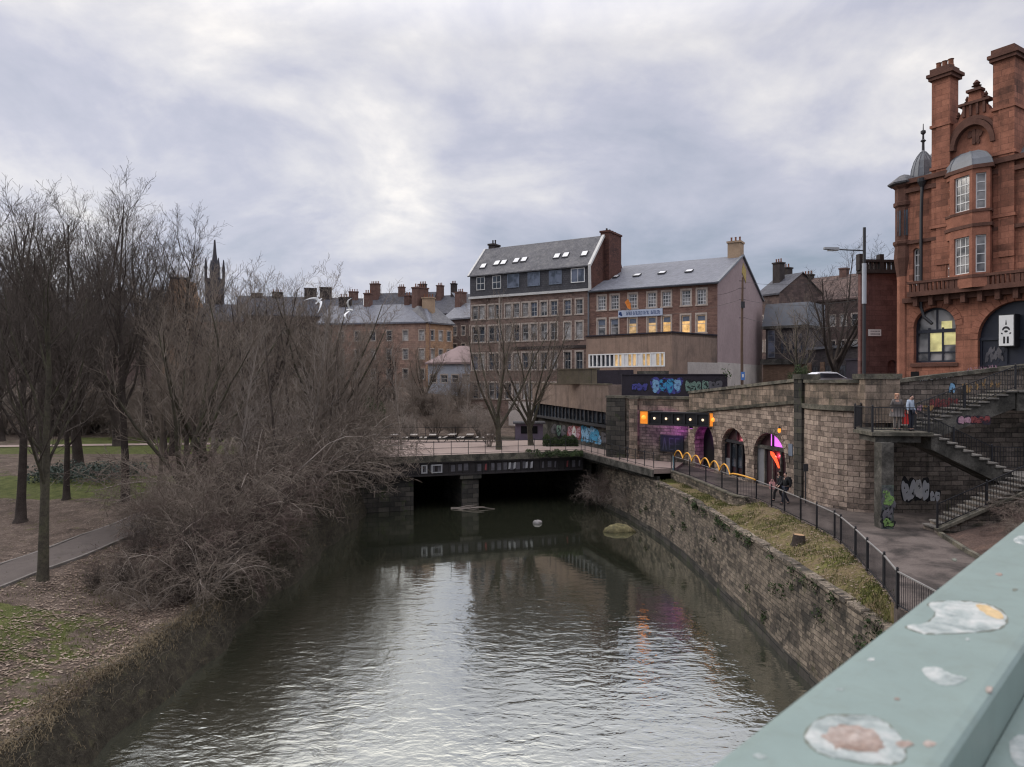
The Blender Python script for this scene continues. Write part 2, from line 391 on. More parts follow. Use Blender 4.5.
def window(f, u0, u1, z0, z1, parent, frame='offwhite', pane='glass', rec=.14, nx=1, nz=2, fw=.07, sur='surround', sw=.16, d=0.0, name='window', simple=False):
    """sash window in a rectangular opening: frame (> pane, surround)"""
    mb = MB(); dd = d - rec
    f.box(mb, u0, u1, z0, z0 + fw, dd - .05, dd); f.box(mb, u0, u1, z1 - fw, z1, dd - .05, dd)
    f.box(mb, u0, u0 + fw, z0 + fw, z1 - fw, dd - .05, dd); f.box(mb, u1 - fw, u1, z0 + fw, z1 - fw, dd - .05, dd)
    for i in range(1, nx):
        c = u0 + (u1 - u0) * i / nx; f.box(mb, c - fw * .3, c + fw * .3, z0 + fw, z1 - fw, dd - .045, dd - .012)
    for i in range(1, nz):
        c = z0 + (z1 - z0) * i / nz; f.box(mb, u0 + fw, u1 - fw, c - fw * .4, c + fw * .4, dd - .045, dd - .006)
    if simple:
        mb.poly([f.pt(u, z, dd - .03) for u, z in rect(u0, u1, z0, z1)], 1)
        if sur:
            for q in ((u0 - sw, u1 + sw, z1, z1 + sw * 1.2), (u0 - sw, u1 + sw, z0 - sw * .9, z0), (u0 - sw, u0, z0, z1), (u1, u1 + sw, z0, z1)):
                f.box(mb, *q, d - .05, d + .04, 2)
            return mb.build(name, [frame, pane, sur], parent)
        return mb.build(name, [frame, pane], parent)
    w = mb.build(name, frame, parent)
    g = MB(); g.poly([f.pt(u, z, dd - .03) for u, z in rect(u0, u1, z0, z1)]); g.build('pane', pane, w)
    if sur:
        s = MB()
        f.box(s, u0 - sw, u1 + sw, z1, z1 + sw * 1.2, d - .05, d + .035)
        f.box(s, u0 - sw * 1.3, u1 + sw * 1.3, z0 - sw * .9, z0, d - .05, d + .09)
        f.box(s, u0 - sw, u0, z0, z1, d - .05, d + .032); f.box(s, u1, u1 + sw, z0, z1, d - .05, d + .032)
        s.build('surround', sur, w)
    return w

def chimney(parent, x, y, z0, z1, wx, wy, rot=0, mat='chim_red', pots=3, name='chimney', potmat='pot'):
    mb = MB(); ca, sa = math.cos(rot), math.sin(rot)
    def bx(a0, a1, b0, b1, c0, c1, mi):
        P = lambda a, b, c: (x + a * ca - b * sa, y + a * sa + b * ca, c)
        mb.quadbox([P(a0, b0, c0), P(a1, b0, c0), P(a1, b1, c0), P(a0, b1, c0), P(a0, b0, c1), P(a1, b0, c1), P(a1, b1, c1), P(a0, b1, c1)], mi)
    bx(-wx / 2, wx / 2, -wy / 2, wy / 2, z0, z1 - .25, 0)
    bx(-wx / 2 - .12, wx / 2 + .12, -wy / 2 - .12, wy / 2 + .12, z1 - .25, z1, 0)
    o = mb.build(name, mat, parent)
    for i in range(pots):
        p = MB(); a = -wx / 2 + wx * (i + .5) / pots
        p.lathe(x + a * ca, y + a * sa, [(.15, z1 - .02), (.17, z1 + .1), (.12, z1 + .15), (.115, z1 + .55), (.15, z1 + .6), (.13, z1 + .66)], 8)
        p.build('chimney_pot', potmat, o)
    return o
# ------------------------------------------------------------------ lie of the land
def smooth(t): t = max(0.0, min(1.0, t)); return t * t * (3 - 2 * t)
def lerp_tab(tab, y):
    if y <= tab[0][0]: return tab[0][1]
    for (a, b), (c, d) in zip(tab, tab[1:]):
        if y <= c: return b + (d - b) * (y - a) / (c - a)
    return tab[-1][1]
WALLX = [(-30, 11.1), (35, 11.1), (45, 11.0), (52, 10.4), (57, 9.6), (63, 8.2), (76, 7.5)]
def wob(x, y): return .5 * math.sin(x * .7 + y * .31) * math.sin(y * .43 - x * .2)
def park(x, y):
    e = max(0, -13.2 - x)
    z = 1.5 + 1.0 * smooth(e / 8) + 1.9 * smooth((y - 28) / 32)
    z = min(z, 4.45)
    z += .12 * wob(x * 1.7, y * 1.7)
    return z
def hill(x, y):
    k = smooth((4 - x) / 10)
    return 4.4 + k * (5.2 * smooth((y - 84) / 42))
def gz(x, y):
    wx = lerp_tab(WALLX, y)
    if y > 76:
        return hill(x, y) + .1 * wob(x, y)
    if y > 58.5 and x < -12.5:
        return 4.4
    xb = -12.6 + .2 * math.sin(y * .5) + .13 * math.sin(y * 1.3 + 1)
    if x < xb - .6: return park(x, y)
    if x < xb + .9:
        t = (x - (xb - .6)) / 1.5
        return park(xb - .6, y) * (1 - t ** 1.7) - .5 * t + .12 * math.sin(x * 5 + y * 2.1) * t * (1 - t) * 4 * .5
    if x < wx + .3:
        return -1.3 if y < 76 else 4.4
    return 3.55
rg = random.Random(5)
xs = sorted(set([round(-1500 * (k / 14) ** 2.2 - 70, 2) for k in range(1, 15)] + [round(-70 + 1.5 * k, 2) for k in range(0, 30)] + [round(-25 + .33 * k, 2) for k in range(0, 118)] + [14, 17, 22, 30, 45, 70, 120, 220, 450, 1500]))
ys = sorted(set([-40, -25, -10, 0] + [round(4 + .6 * k, 2) for k in range(0, 122)] + [76.1] + [round(77.5 + 2 * k, 1) for k in range(0, 30)] + [145, 160, 190, 240, 320, 450, 700, 1100, 2000]))
verts = [(x, y, gz(x, y)) for y in ys for x in xs]
nx_ = len(xs)
faces = [(j * nx_ + i, j * nx_ + i + 1, (j + 1) * nx_ + i + 1, (j + 1) * nx_ + i) for j in range(len(ys) - 1) for i in range(nx_ - 1)]
def cover(x, y):
    # how much grass grows here (0 leaf litter and bare soil, 1 lawn)
    if y > 84: return .1
    g = .30
    if x > -13.25: return -1.0
    if y < 28: g = .42 + .25 * smooth((-14 - x) / 4)
    if -50 < x < -20 and 64 < y < 82: g = 1.0
    if -60 < x < -23 and 45 < y < 52: g = .85
    if 33 < y < 44: g = .2
    if x > -20 and 28 < y < 60: g = .05
    return g
me = bpy.data.meshes.new('ground'); me.from_pydata(verts, [], faces)
at_ = me.attributes.new('cover', 'FLOAT', 'POINT'); at_.data.foreach_set('value', [cover(x, y) for x, y, z in verts])
me.polygons.foreach_set('use_smooth', [True] * len(faces))
m, nt, b = _nodes('park ground')
co = coords(nt)
att = N(nt, 'ShaderNodeAttribute', attribute_name='cover')
lit = ramp(nt, noise(nt, co, 1.1, 8, .75, .3), [(.3, (.038, .031, .025)), (.5, (.10, .075, .06)), (.68, (.165, .128, .104))])
spk = ramp(nt, noise(nt, co, 7.5, 5, .8), [(.55, 0.0), (.66, .75)])
lit = mixc(nt, spk, lit, (.30, .235, .195))
gr = ramp(nt, noise(nt, co, 1.6, 8, .75), [(.3, (.04, .05, .016)), (.5, (.078, .09, .028)), (.72, (.135, .135, .05))])
f = math_(nt, 'ADD', att.outputs['Fac'], math_(nt, 'MULTIPLY', math_(nt, 'SUBTRACT', noise(nt, co, .8, 8, .75, .4), .5), 2.2))
f = ramp(nt, f, [(.42, 0.0), (.62, 1.0)])
col = mixc(nt, f, lit, gr)
bk = ramp(nt, math_(nt, 'MULTIPLY', att.outputs['Fac'], -1.0), [(.2, 0.0), (.75, .9)])
col = mixc(nt, bk, col, ramp(nt, noise(nt, co, 2.2, 6, .75), [(.3, (.018, .017, .013)), (.55, (.05, .045, .033)), (.7, (.085, .08, .045))]))
gn = noise(nt, co, 16, 5, .8)
col = mixc(nt, 1.0, col, ramp(nt, gn, [(.3, .55), (.7, 1.4)]), 'MULTIPLY')
L(nt, col, b.inputs['Base Color']); b.inputs['Roughness'].default_value = .95; b.inputs['Specular IOR Level'].default_value = .1
bump(nt, b, gn, 1.0, .06)
me.materials.append(m)
g = bpy.data.objects.new('ground', me); COL.objects.link(g); g['kind'] = 'structure'

# ------------------------------------------------------------------ water
m, nt, b = _nodes('river water')
out = nt.nodes['Material Output']
ob = coords(nt)
mp1 = N(nt, 'ShaderNodeMapping'); mp1.inputs['Scale'].default_value = (.6, 1.0, 1); L(nt, ob, mp1.inputs['Vector'])
r1 = noise(nt, mp1.outputs[0], 1.6, 3, .55, .6)
r2 = noise(nt, mp1.outputs[0], 3.4, 3, .55, .3)
r3 = noise(nt, ob, .22, 2, .5)
sep = N(nt, 'ShaderNodeSeparateXYZ'); L(nt, ob, sep.inputs[0])
# a breeze ruffles the open reach; the lee under the bridge is calm
calm = N(nt, 'ShaderNodeMapRange', interpolation_type='SMOOTHSTEP'); L(nt, sep.outputs[1], calm.inputs[0])
calm.inputs[1].default_value = 27; calm.inputs[2].default_value = 45; calm.inputs[3].default_value = 1.0; calm.inputs[4].default_value = .06
patch = ramp(nt, r3, [(.35, .55), (.62, 1.0)])
amp = math_(nt, 'MULTIPLY', calm.outputs[0], patch)
h = math_(nt, 'ADD', math_(nt, 'MULTIPLY', r1, .68), math_(nt, 'MULTIPLY', r2, .32))
h = math_(nt, 'MULTIPLY', h, amp)
bp = N(nt, 'ShaderNodeBump'); bp.inputs['Strength'].default_value = 1.0; bp.inputs['Distance'].default_value = .056
L(nt, h, bp.inputs['Height'])
gl = N(nt, 'ShaderNodeBsdfGlossy'); gl.inputs['Roughness'].default_value = .05; gl.inputs['Color'].default_value = (.95, .975, .93, 1)
L(nt, bp.outputs[0], gl.inputs['Normal'])
df = N(nt, 'ShaderNodeBsdfDiffuse'); df.inputs['Color'].default_value = (.026, .028, .018, 1)
lw = N(nt, 'ShaderNodeFresnel'); lw.inputs['IOR'].default_value = 1.6; L(nt, bp.outputs[0], lw.inputs['Normal'])
fac = ramp(nt, lw.outputs[0], [(.04, .46), (.16, .64), (.5, .62)])
mx = N(nt, 'ShaderNodeMixShader'); L(nt, fac, mx.inputs[0]); L(nt, df.outputs[0], mx.inputs[1]); L(nt, gl.outputs[0], mx.inputs[2])
L(nt, mx.outputs[0], out.inputs['Surface'])
M['water'] = m
w = MB(); w.poly([(-14.5, -40, 0), (11.4, -40, 0), (11.4, 77, 0), (-14.5, 77, 0)])
structure('river', w, 'water', 'dark green river water rippling between the bank and the stone wall', 'river')

# ------------------------------------------------------------------ sheets that follow the land
def strip(name, line, width, mat, dz=.05, zf=None):
    mb = MB(); pts = [Vector(p) for p in line]; rows = []
    dense = []
    for a, b_ in zip(pts, pts[1:]):
        for k in range(8): dense.append(a.lerp(b_, k / 8))
    dense.append(pts[-1])
    for i, p in enumerate(dense):
        d = (dense[min(i + 1, len(dense) - 1)] - dense[max(i - 1, 0)]).normalized(); n = Vector((-d.y, d.x))
        ww = width[0] + (width[1] - width[0]) * i / (len(dense) - 1)
        rows.append([p + n * ww * (k / 4 - .5) for k in range(5)])
    for a, b_ in zip(rows, rows[1:]):
        for k in range(4):
            q = [a[k], a[k + 1], b_[k + 1], b_[k]]
            mb.poly([(v.x, v.y, (zf or gz)(v.x, v.y) + dz) for v in q])
    return structure(name, mb, mat, smooth=True), rows
PPATH = [(-23.2, 22), (-22.4, 28), (-21.6, 34), (-20.2, 42), (-18.2, 50), (-15.6, 56.5), (-13.0, 60.5)]
def flatpath(x, y):
    # the path is cut level across its width
    best = min(((px - x) ** 2 + (py - y) ** 2, px, py) for (ax, ay), (bx_, by) in zip(PPATH, PPATH[1:]) for k in range(9) for px, py in [(ax + (bx_ - ax) * k / 8, ay + (by - ay) * k / 8)])
    return max(park(best[1], best[2]) if best[2] < 58.4 else 4.45, gz(x, y))
_, rows = strip('park_path', PPATH, (2.6, 2.4), 'park_path', .06, flatpath)
mb = MB()
for a, b_ in zip(rows, rows[1:]):
    p, q = a[0], b_[0]
    n = (p - a[1]).normalized() * .14
    z1, z2 = flatpath(p.x, p.y) + .10, flatpath(q.x, q.y) + .10
    mb.quadbox([(p.x, p.y, z1 - .3), (q.x, q.y, z2 - .3), (q.x + n.x, q.y + n.y, z2 - .3), (p.x + n.x, p.y + n.y, z1 - .3), (p.x, p.y, z1), (q.x, q.y, z2), (q.x + n.x, q.y + n.y, z2), (p.x + n.x, p.y + n.y, z1)])
    p, q = a[4], b_[4]; n = -n
    mb.quadbox([(p.x, p.y, z1 - .3), (q.x, q.y, z2 - .3), (q.x + n.x, q.y + n.y, z2 - .3), (p.x + n.x, p.y + n.y, z1 - .3), (p.x, p.y, z1), (q.x, q.y, z2), (q.x + n.x, q.y + n.y, z2), (p.x + n.x, p.y + n.y, z1)])
structure('path_kerb', mb, 'kerb')
# distant upper park path
strip('lawn_path', [(-75, 66), (-55, 70.5), (-40, 73), (-25, 75), (-13, 70)], (2.2, 2.2), 'plaza', .06)

# right bank: verge, riverside path, planting bed
FENCE = [(11.25, 9), (11.25, 12.5), (11.2, 16), (11.15, 18.8), (11.2, 20.9), (11.8, 22.8), (12.3, 24.9), (12.8, 26.8), (13.35, 29.2), (13.5, 30.1), (13.6, 32.1), (13.6, 33.9), (13.6, 35.9), (13.6, 37.7), (13.55, 39.9), (12.9, 41.2), (12.72, 43.6), (12.5, 46.4), (12.2, 49.4), (11.8, 52.2)]
ARCH_N = (16.4, 40.5); ARCH_F = (13.6, 55.5)
mb = MB()
for (a, b_) in zip(FENCE[4:], FENCE[5:]):
    n = 6
    for k in range(n):
        for j in range(6):
            def vp(i, jj):
                t = i / n; x1 = a[0] + (b_[0] - a[0]) * t; y = a[1] + (b_[1] - a[1]) * t; x0 = lerp_tab(WALLX, y) + .24
                x = x0 + (x1 - x0) * jj / 6
                return (x, y, 3.68 + (.66) * (1 - .85 * smooth((y - 38.5) / 3)) * smooth(jj / 6) + .05 * math.sin(x * 4 + y * 3) + .04 * math.sin(y * 7.3 - x * 2))
            mb.poly([vp(k, j), vp(k, j + 1), vp(k + 1, j + 1), vp(k + 1, j)])
structure('grass_verge', mb, 'verge', smooth=True)
mb = MB()
pp = [(p[0], p[1]) for p in FENCE] + [(13.3, 56.2), (14.0, 55.6), (16.5, 40.5), (16.4, 37.7), (17.0, 36.1), (18.2, 35.7), (33, 36.2), (33, 0), (11.25, 0)]
mb.prism(pp, 3.6, 4.4)
structure('riverside_path', mb, 'path')
mb = MB()
bed = [(18.2, 30.6), (17.4, 27.5), (16.4, 22.5), (15.0, 14), (30, 14), (30, 30.6)]
cx = [(x, y) for x, y in bed]
nseg = 14
for i in range(nseg):
    for j in range(10):
        def bp_(i_, j_):
            y = 14 + (30.6 - 14) * i_ / nseg
            x0 = lerp_tab([(14, 15.0), (22.5, 16.4), (27.5, 17.4), (30.6, 18.2)], y); x = x0 + (30 - x0) * (j_ / 10) ** 1.3
            return (x, y, 4.42 + .13 * (j_ > 0) + 1.9 * smooth((x - x0 - .4) / 7) + .08 * math.sin(x * 3 + y * 2.2))
        mb.poly([bp_(i, j), bp_(i, j + 1), bp_(i + 1, j + 1), bp_(i + 1, j)])
structure('planting_bed', mb, 'soil', smooth=True)
mb = MB()
for (a, b_) in (((18.2, 30.6), (17.4, 27.5)), ((17.4, 27.5), (16.4, 22.5)), ((16.4, 22.5), (15.0, 14))):
    mb.bar((a[0], a[1], 4.45), (b_[0], b_[1], 4.45), .16, .22)
structure('bed_kerb', mb, 'coping')

# ------------------------------------------------------------------ river wall
t = thing('river_wall', 'long blackened stone wall rising from the river below the grass verge', 'wall', (11, 20, 0))
mb = MB(); mbw_ = MB()
dense = []
for (y0, x0), (y1, x1) in zip(WALLX, WALLX[1:]):
    n = max(2, int((y1 - y0) / 2.2))
    for k in range(n): dense.append((x0 + (x1 - x0) * k / n, y0 + (y1 - y0) * k / n))
dense.append((WALLX[-1][1], WALLX[-1][0]))
for (a, b_) in zip(dense, dense[1:]):
    if a[1] >= 60: top = 4.0
    else: top = 3.62
    lv = [(-1.4, -.5), (0.4, -.34), (1.6, -.2), (2.7, -.08), (top, 0)]
    for (z0, o0), (z1, o1) in zip(lv, lv[1:]):
        MBx = mbw_ if z1 < .6 else mb
        w0 = lambda p, z: .05 * math.sin(p[1] * 1.9 + z * 3) * (z < 3)
        MBx.poly([(a[0] + o0 + w0(a, z0), a[1], z0), (b_[0] + o0 + w0(b_, z0), b_[1], z0), (b_[0] + o1 + w0(b_, z1), b_[1], z1), (a[0] + o1 + w0(a, z1), a[1], z1)])
    mb.poly([(a[0], a[1], top), (b_[0], b_[1], top), (b_[0] + .45, b_[1], top), (a[0] + .45, a[1], top)])
mb.build('wall_face', 'river_stone', t); mbw_.build('wet_foot', 'abut', t)
mb = MB(); rr = random.Random(3)
for (a, b_) in zip(dense, dense[1:]):
    if a[1] > 58: continue
    for k in range(2):
        p = Vector(a).lerp(Vector(b_), k / 2 + .01); q = Vector(a).lerp(Vector(b_), k / 2 + .49)
        dz = rr.uniform(-.03, .04); dx = rr.uniform(-.03, .03)
        mb.quadbox([(p.x - .08 + dx, p.y, 3.60), (p.x + .30 + dx, p.y, 3.60), (q.x + .30 + dx, q.y, 3.60), (q.x - .08 + dx, q.y, 3.60), (p.x - .05 + dx, p.y, 3.71 + dz), (p.x + .30 + dx, p.y, 3.74 + dz), (q.x + .30 + dx, q.y, 3.74 + dz), (q.x - .05 + dx, q.y, 3.71 + dz)])
mb.build('coping', 'river_stone', t)
# weeds and ivy trailing over the wall foot and cap
def leaf_mass(name, pts, mat, size=(.05, .12), rng=None, parent=None, n_each=14, spread=(.3, .3, .3), hang=0.0):
    rng = rng or random.Random(7); mb = MB()
    for (x, y, z) in pts:
        for k in range(n_each):
            c = Vector((x + rng.gauss(0, spread[0]), y + rng.gauss(0, spread[1]), z + rng.gauss(0, spread[2]) - hang * rng.random() ** 2))
            s = rng.uniform(*size); a = Vector((rng.uniform(-1, 1), rng.uniform(-1, 1), rng.uniform(-1, 1))).normalized(); b2 = a.orthogonal().normalized()
            mb.poly([c - a * s, c + b2 * s * .5, c + a * s, c - b2 * s * .5])
    return mb.build(name, mat, parent)
rr = random.Random(11)
def blades(name, pts, mat, h=(.12, .3), w=.012, lean=.5, n_each=1, rng=None, spread=.1, parent=None, droop=0.0):
    rng = rng or random.Random(9); mb = MB()
    for (x, y, z) in pts:
        for k in range(n_each):
            bx_, by = x + rng.gauss(0, spread), y + rng.gauss(0, spread); hh = rng.uniform(*h)
            a = rng.uniform(0, 6.283); lx, ly = math.cos(a) * lean * hh * rng.random(), math.sin(a) * lean * hh * rng.random()
            wx, wy = -math.sin(a) * w, math.cos(a) * w
            p0, p1 = (bx_ - wx, by - wy, z), (bx_ + wx, by + wy, z)
            mz = z + hh * .6; m0, m1 = (bx_ + lx * .4 - wx * .7, by + ly * .4 - wy * .7, mz), (bx_ + lx * .4 + wx * .7, by + ly * .4 + wy * .7, mz)
            mb.poly([p0, p1, m1, m0]); mb.poly([m0, m1, (bx_ + lx, by + ly, z + hh - droop * hh)])
    return mb.build(name, mat, parent)
pts = []
for _ in range(5200):
    y = rr.uniform(20, 52); x0 = lerp_tab(WALLX, y) + .3; x1 = lerp_tab([(p[1], p[0]) for p in FENCE[4:]], y)
    x = rr.uniform(x0, x1)
    if math.sin(x * 2.1 + y * .9) + math.sin(y * 1.7 - x) + rr.uniform(-1, 1) < -.1: continue
    pts.append((x, y, 3.68 + .66 * (1 - .85 * smooth((y - 38.5) / 3)) * smooth((x - x0) / max(.1, x1 - x0)) - .02))
M['blade'] = m_patch('winter grass blades', [(.3, (.06, .068, .022)), (.5, (.105, .11, .038)), (.7, (.18, .15, .08))], .8, 3, .3)
M['blade_dry'] = m_patch('dry grass blades', [(.3, (.09, .07, .045)), (.5, (.16, .125, .078)), (.7, (.26, .205, .13))], .8, 3, .3)
tag(blades('verge_grass', pts, 'blade', (.05, .20), .011, .9, 4, spread=.12), 'short mossy grass on the verge above the river wall', 'grass', kind='stuff')
M['leaf_dry'] = m_patch('fallen leaves', [(.3, (.09, .06, .046)), (.5, (.20, .148, .112)), (.7, (.37, .305, .245))], 2.2, 4, .4)
mb = MB()
for _ in range(26000):
    if rr.random() < .96:
        y = rr.uniform(13, 40); x = -13.3 - abs(rr.gauss(0, 5)); z = gz(x, y) + .02
        if x < -30 or math.sin(x * 1.9 + y * .6) + math.sin(y * 1.4 - x * .8) + rr.uniform(-1.6, 1.6) < -.2: continue
    else:
        y = rr.uniform(20, 42); x0 = lerp_tab(WALLX, y) + .3; x1 = lerp_tab([(p[1], p[0]) for p in FENCE[4:]], y); x = rr.uniform(x0, x1)
        z = 3.72 + .66 * smooth((x - x0) / (x1 - x0)) + .03
    s = rr.uniform(.025, .075); a = rr.uniform(0, 6.28); u = Vector((math.cos(a), math.sin(a), rr.uniform(-.15, .15))) * s; v = Vector((-math.sin(a), math.cos(a), rr.uniform(-.15, .15))) * s * .7
    c = Vector((x, y, z + .02)); mb.poly([c - u, c + v, c + u, c - v])
tag(mb.build('leaf_litter', 'leaf_dry'), 'fallen brown leaves strewn over the left bank and the verge', 'leaves', kind='stuff')
pts = []
for _ in range(6400):
    y = rr.uniform(12, 57) if rr.random() < .6 else rr.uniform(14, 32); xb = -12.6 + .2 * math.sin(y * .5) + .13 * math.sin(y * 1.3 + 1); x = xb - .65 + rr.gauss(0, .24) + (abs(rr.gauss(0, .4)) if rr.random() < .2 else 0)
    if x > xb + .75 or (y < 32 and rr.random() < .45): continue
    x = x; pts.append((x, y, gz(x, y) - .03))
tag(blades('bank_grass', pts, 'blade_dry', (.08, .26), .009, 1.3, 4, spread=.14, droop=.5), 'dry tan grass fringing the edge of the left bank', 'grass', kind='stuff')
pts = []
for _ in range(4200):
    y = rr.uniform(12, 36); x = -13.6 - abs(rr.gauss(0, 4.5)); 
    if math.sin(x * 1.3 + y * .8) + math.sin(y * 1.1 - x * .7) + rr.uniform(-1, 1) > 0: pts.append((x, y, gz(x, y) - .02))
tag(blades('park_grass', pts, 'blade', (.05, .16), .012, 1.0, 3, spread=.15), 'thin green grass between the leaves on the left bank', 'grass', kind='stuff')

pts = []
for _ in range(46):
    y = rr.uniform(20, 56); z = rr.choice([rr.uniform(.5, 3.4), 3.55, 3.6]); pts.append((lerp_tab(WALLX, y) - .10 - .09 * (3.6 - z), y, z))
tag(leaf_mass('wall_weeds', pts, 'evergreen', (.03, .09), random.Random(4), None, 42, (.07, .2, .12), .25), 'small green weeds rooted in the joints of the river wall', 'weeds', kind='stuff')
# ------------------------------------------------------------------ railings
def railing(name, label, pts, h=1.1, post_every=None, bar_gap=.12, mat='iron', cat='railing', group=None, post=.07, bars=.016, toprail=.05, tops=None, posts_at=None):
    """pts: 3-D foot points; posts stand on them"""
    t = thing(name, label, cat, pts[0], group)
    V = [Vector(p) for p in pts]
    pp = list(V)
    if post_every:
        pp = []
        for a, b in zip(V, V[1:]):
            n = max(1, round((b - a).length / post_every)); pp += [a.lerp(b, k / n) for k in range(n)]
        pp.append(V[-1])
    for p in pp:
        mb = MB(); mb.box(p.x - post / 2, p.x + post / 2, p.y - post / 2, p.y + post / 2, p.z, p.z + h + .04); mb.lathe(p.x, p.y, [(post * .4, p.z + h + .04), (post * .62, p.z + h + .08), (post * .3, p.z + h + .13)], 8)
        mb.build('post', mat, t)
    mb = MB()
    for a, b in zip(V, V[1:]): mb.bar(a + Vector((0, 0, h)), b + Vector((0, 0, h)), toprail, .035)
    mb.build('top_rail', tops or mat, t)
    mb = MB()
    for a, b in zip(V, V[1:]): mb.bar(a + Vector((0, 0, .12)), b + Vector((0, 0, .12)), .035, .03)
    mb.build('bottom_rail', mat, t)
    if bar_gap:
        mb = MB()
        for a, b in zip(V, V[1:]):
            n = int((b - a).length / bar_gap)
            for k in range(1, n):
                p = a.lerp(b, k / n); mb.bar(p + Vector((0, 0, .12)), p + Vector((0, 0, h)), bars)
        mb.build('infill_bars', mat, t)
    else:
        mb = MB()
        for a, b in zip(V, V[1:]): mb.bar(a + Vector((0, 0, h * .55)), b + Vector((0, 0, h * .55)), .03)
        mb.build('middle_rail', mat, t)
    return t
M['rail_pale'] = m_plain('worn grey rail', (.22, .21, .20), .5, .3, 2, .4)
fz = [(x, y, 4.36) for x, y in FENCE]
railing('riverside_railing', 'black barred railing with a worn top rail along the riverside path', fz, 1.08, None, .115, tops='rail_pale', bars=.011)
t = thing('low_wall', 'low stone wall under the far part of the riverside railing below the orange hoops', 'wall', (12, 46, 3.6))
mb = MB(); m2 = MB(); lw = [(13.35, 40.35)] + FENCE[15:]
for a, b in zip(lw, lw[1:]):
    mb.quadbox([(a[0] - .28, a[1], 3.5), (a[0] - .06, a[1], 3.5), (b[0] - .06, b[1], 3.5), (b[0] - .28, b[1], 3.5), (a[0] - .28, a[1], 4.36), (a[0] - .06, a[1], 4.36), (b[0] - .06, b[1], 4.36), (b[0] - .28, b[1], 4.36)])
    m2.quadbox([(a[0] - .33, a[1], 4.364), (a[0] - .05, a[1], 4.364), (b[0] - .05, b[1], 4.364), (b[0] - .33, b[1], 4.364), (a[0] - .33, a[1], 4.45), (a[0] - .05, a[1], 4.45), (b[0] - .05, b[1], 4.45), (b[0] - .33, b[1], 4.45)])
mb.build('wall_face', 'river_stone', t); m2.build('coping', 'coping', t)
# orange hoops bent along the far part of the railing
t = thing('hoop_rail', 'orange rail bent into a row of hoops above the riverside railing', 'hoop rail', (11.8, 52.2, 5.44))
mb = MB(); path = [Vector((x, y, 0)) for x, y in FENCE[14:]][::-1]
seg = []
tot = sum((b - a).length for a, b in zip(path, path[1:])); 
def along(s):
    for a, b in zip(path, path[1:]):
        l = (b - a).length
        if s <= l: return a.lerp(b, s / l)
        s -= l
    return path[-1]
pts = []; L1 = tot * .80; nh = 6
for i in range(nh * 12 + 1):
    s = L1 * i / (nh * 12); p = along(s); hgt = abs(math.sin(math.pi * i / 12)) ** .75 * .5 if i < (nh) * 12 else 0
    pts.append((p.x - .03, p.y, 5.46 + hgt))
for k in range(1, 7):
    s = L1 + (tot - L1) * k / 6; p = along(s); pts.append((p.x - .03, p.y, 5.50 + .10 * math.sin(k * .6)))
mb.tube(pts, .045, 8); mb.build('hoops', 'orange', t, True)
mb = MB(); mb.tube([(11.72, 52.3, 4.36), (11.72, 52.3, 5.5)], .04, 8); mb.build('end_post', 'teal_post', t)

# ------------------------------------------------------------------ the park bridge over the river
GA, GB = (-12.6, 59.0), (6.4, 65.4)
fg = F(GA, GB)
t = thing('footbridge', 'low girder bridge on one stone pier at the head of the river', 'bridge', (-3.5, 62, 0))
mb = MB()
deck = [(-12.6, 59.1), (6.4, 65.5), (10.25, 52.0), (11.9, 52.4), (13.4, 56.2), (8.8, 60.6), (8.8, 65.5), (4.9, 77.0), (-14, 77.0)]
mb.prism(deck, 4.22, 4.58); mb.build('deck', 'plaza', t)
mb = MB(); fg.box(mb, 0, fg.len, 4.05, 4.62, .02, .20); mb.build('fascia', 'coping', t)
mb = MB()
fg.box(mb, 0, fg.len, 2.95, 3.98, -.06, .0)
fg.box(mb, 0, fg.len, 2.86, 2.98, -.2, .14); fg.box(mb, 0, fg.len, 3.93, 4.06, -.2, .14)
n = 34
for i in range(n + 1):
    u = fg.len * i / n; fg.box(mb, u - .03, u + .03, 2.97, 3.94, -.05, .11)
for k in range(1, 5):   # the girders behind
    for q in (0,):
        fg.box(mb, 0.3, fg.len - .3, 2.95, 4.2, -2.2 * k - .1, -2.2 * k)
M['girder'] = m_plain('rusty black girder', (.03, .026, .026), .7, .5, 1.2, .3, fine=.3)
mb.build('girder', 'girder', t)
M['graf_white'] = m_plain('chalky white spray', (.38, .38, .38), .8, .35, 3)
M['graf_grey'] = m_plain('grey spray', (.12, .115, .125), .8, .5, 2.5)
M['graf_red'] = m_plain('dull red spray', (.24, .06, .06), .8, .4, 2.5)
rr = random.Random(4)
def tagpart(poly, d, mat): m2 = MB(); fg.plate(m2, poly, (), d, .004); m2.build('painted_tag', mat, t)
for i in range(n):   # painted panels between the stiffeners
    u = fg.len * (i + .5) / n; w = fg.len / n * .36
    k = rr.random()
    if i < 6: continue
    if k < .5: tagpart(rect(u - w * rr.uniform(.5, 1), u + w * rr.uniform(.6, 1), 3.1 + rr.uniform(0, .15), 3.7 + rr.uniform(0, .15)), .006, 'graf_grey')
    if k > .8 and i > 14: tagpart([(u - w * .5, 3.2), (u + w * .2, 3.15), (u + w * .4, 3.75), (u - w * .3, 3.7)], .012, 'graf_red' if k < .85 else 'graf_grey')
for px0, px1 in ((421, 427), (431, 442)):
    a, b = fg.u_at(px0), fg.u_at(px1); m2 = MB()
    for q in (rect(a, b, 3.74, 3.84), rect(a, b, 3.12, 3.22), rect(a, a + .12, 3.22, 3.74), rect(b - .12, b, 3.22, 3.74)): fg.plate(m2, q, (), .125)
    m2.build('painted_tag', 'graf_white', t)
for px in (509, 514, 526, 531):
    a = fg.u_at(px); tagpart([(a - .1, 3.2), (a + .1, 3.25), (a + .14, 3.8), (a - .06, 3.75)], .125, 'graf_white')
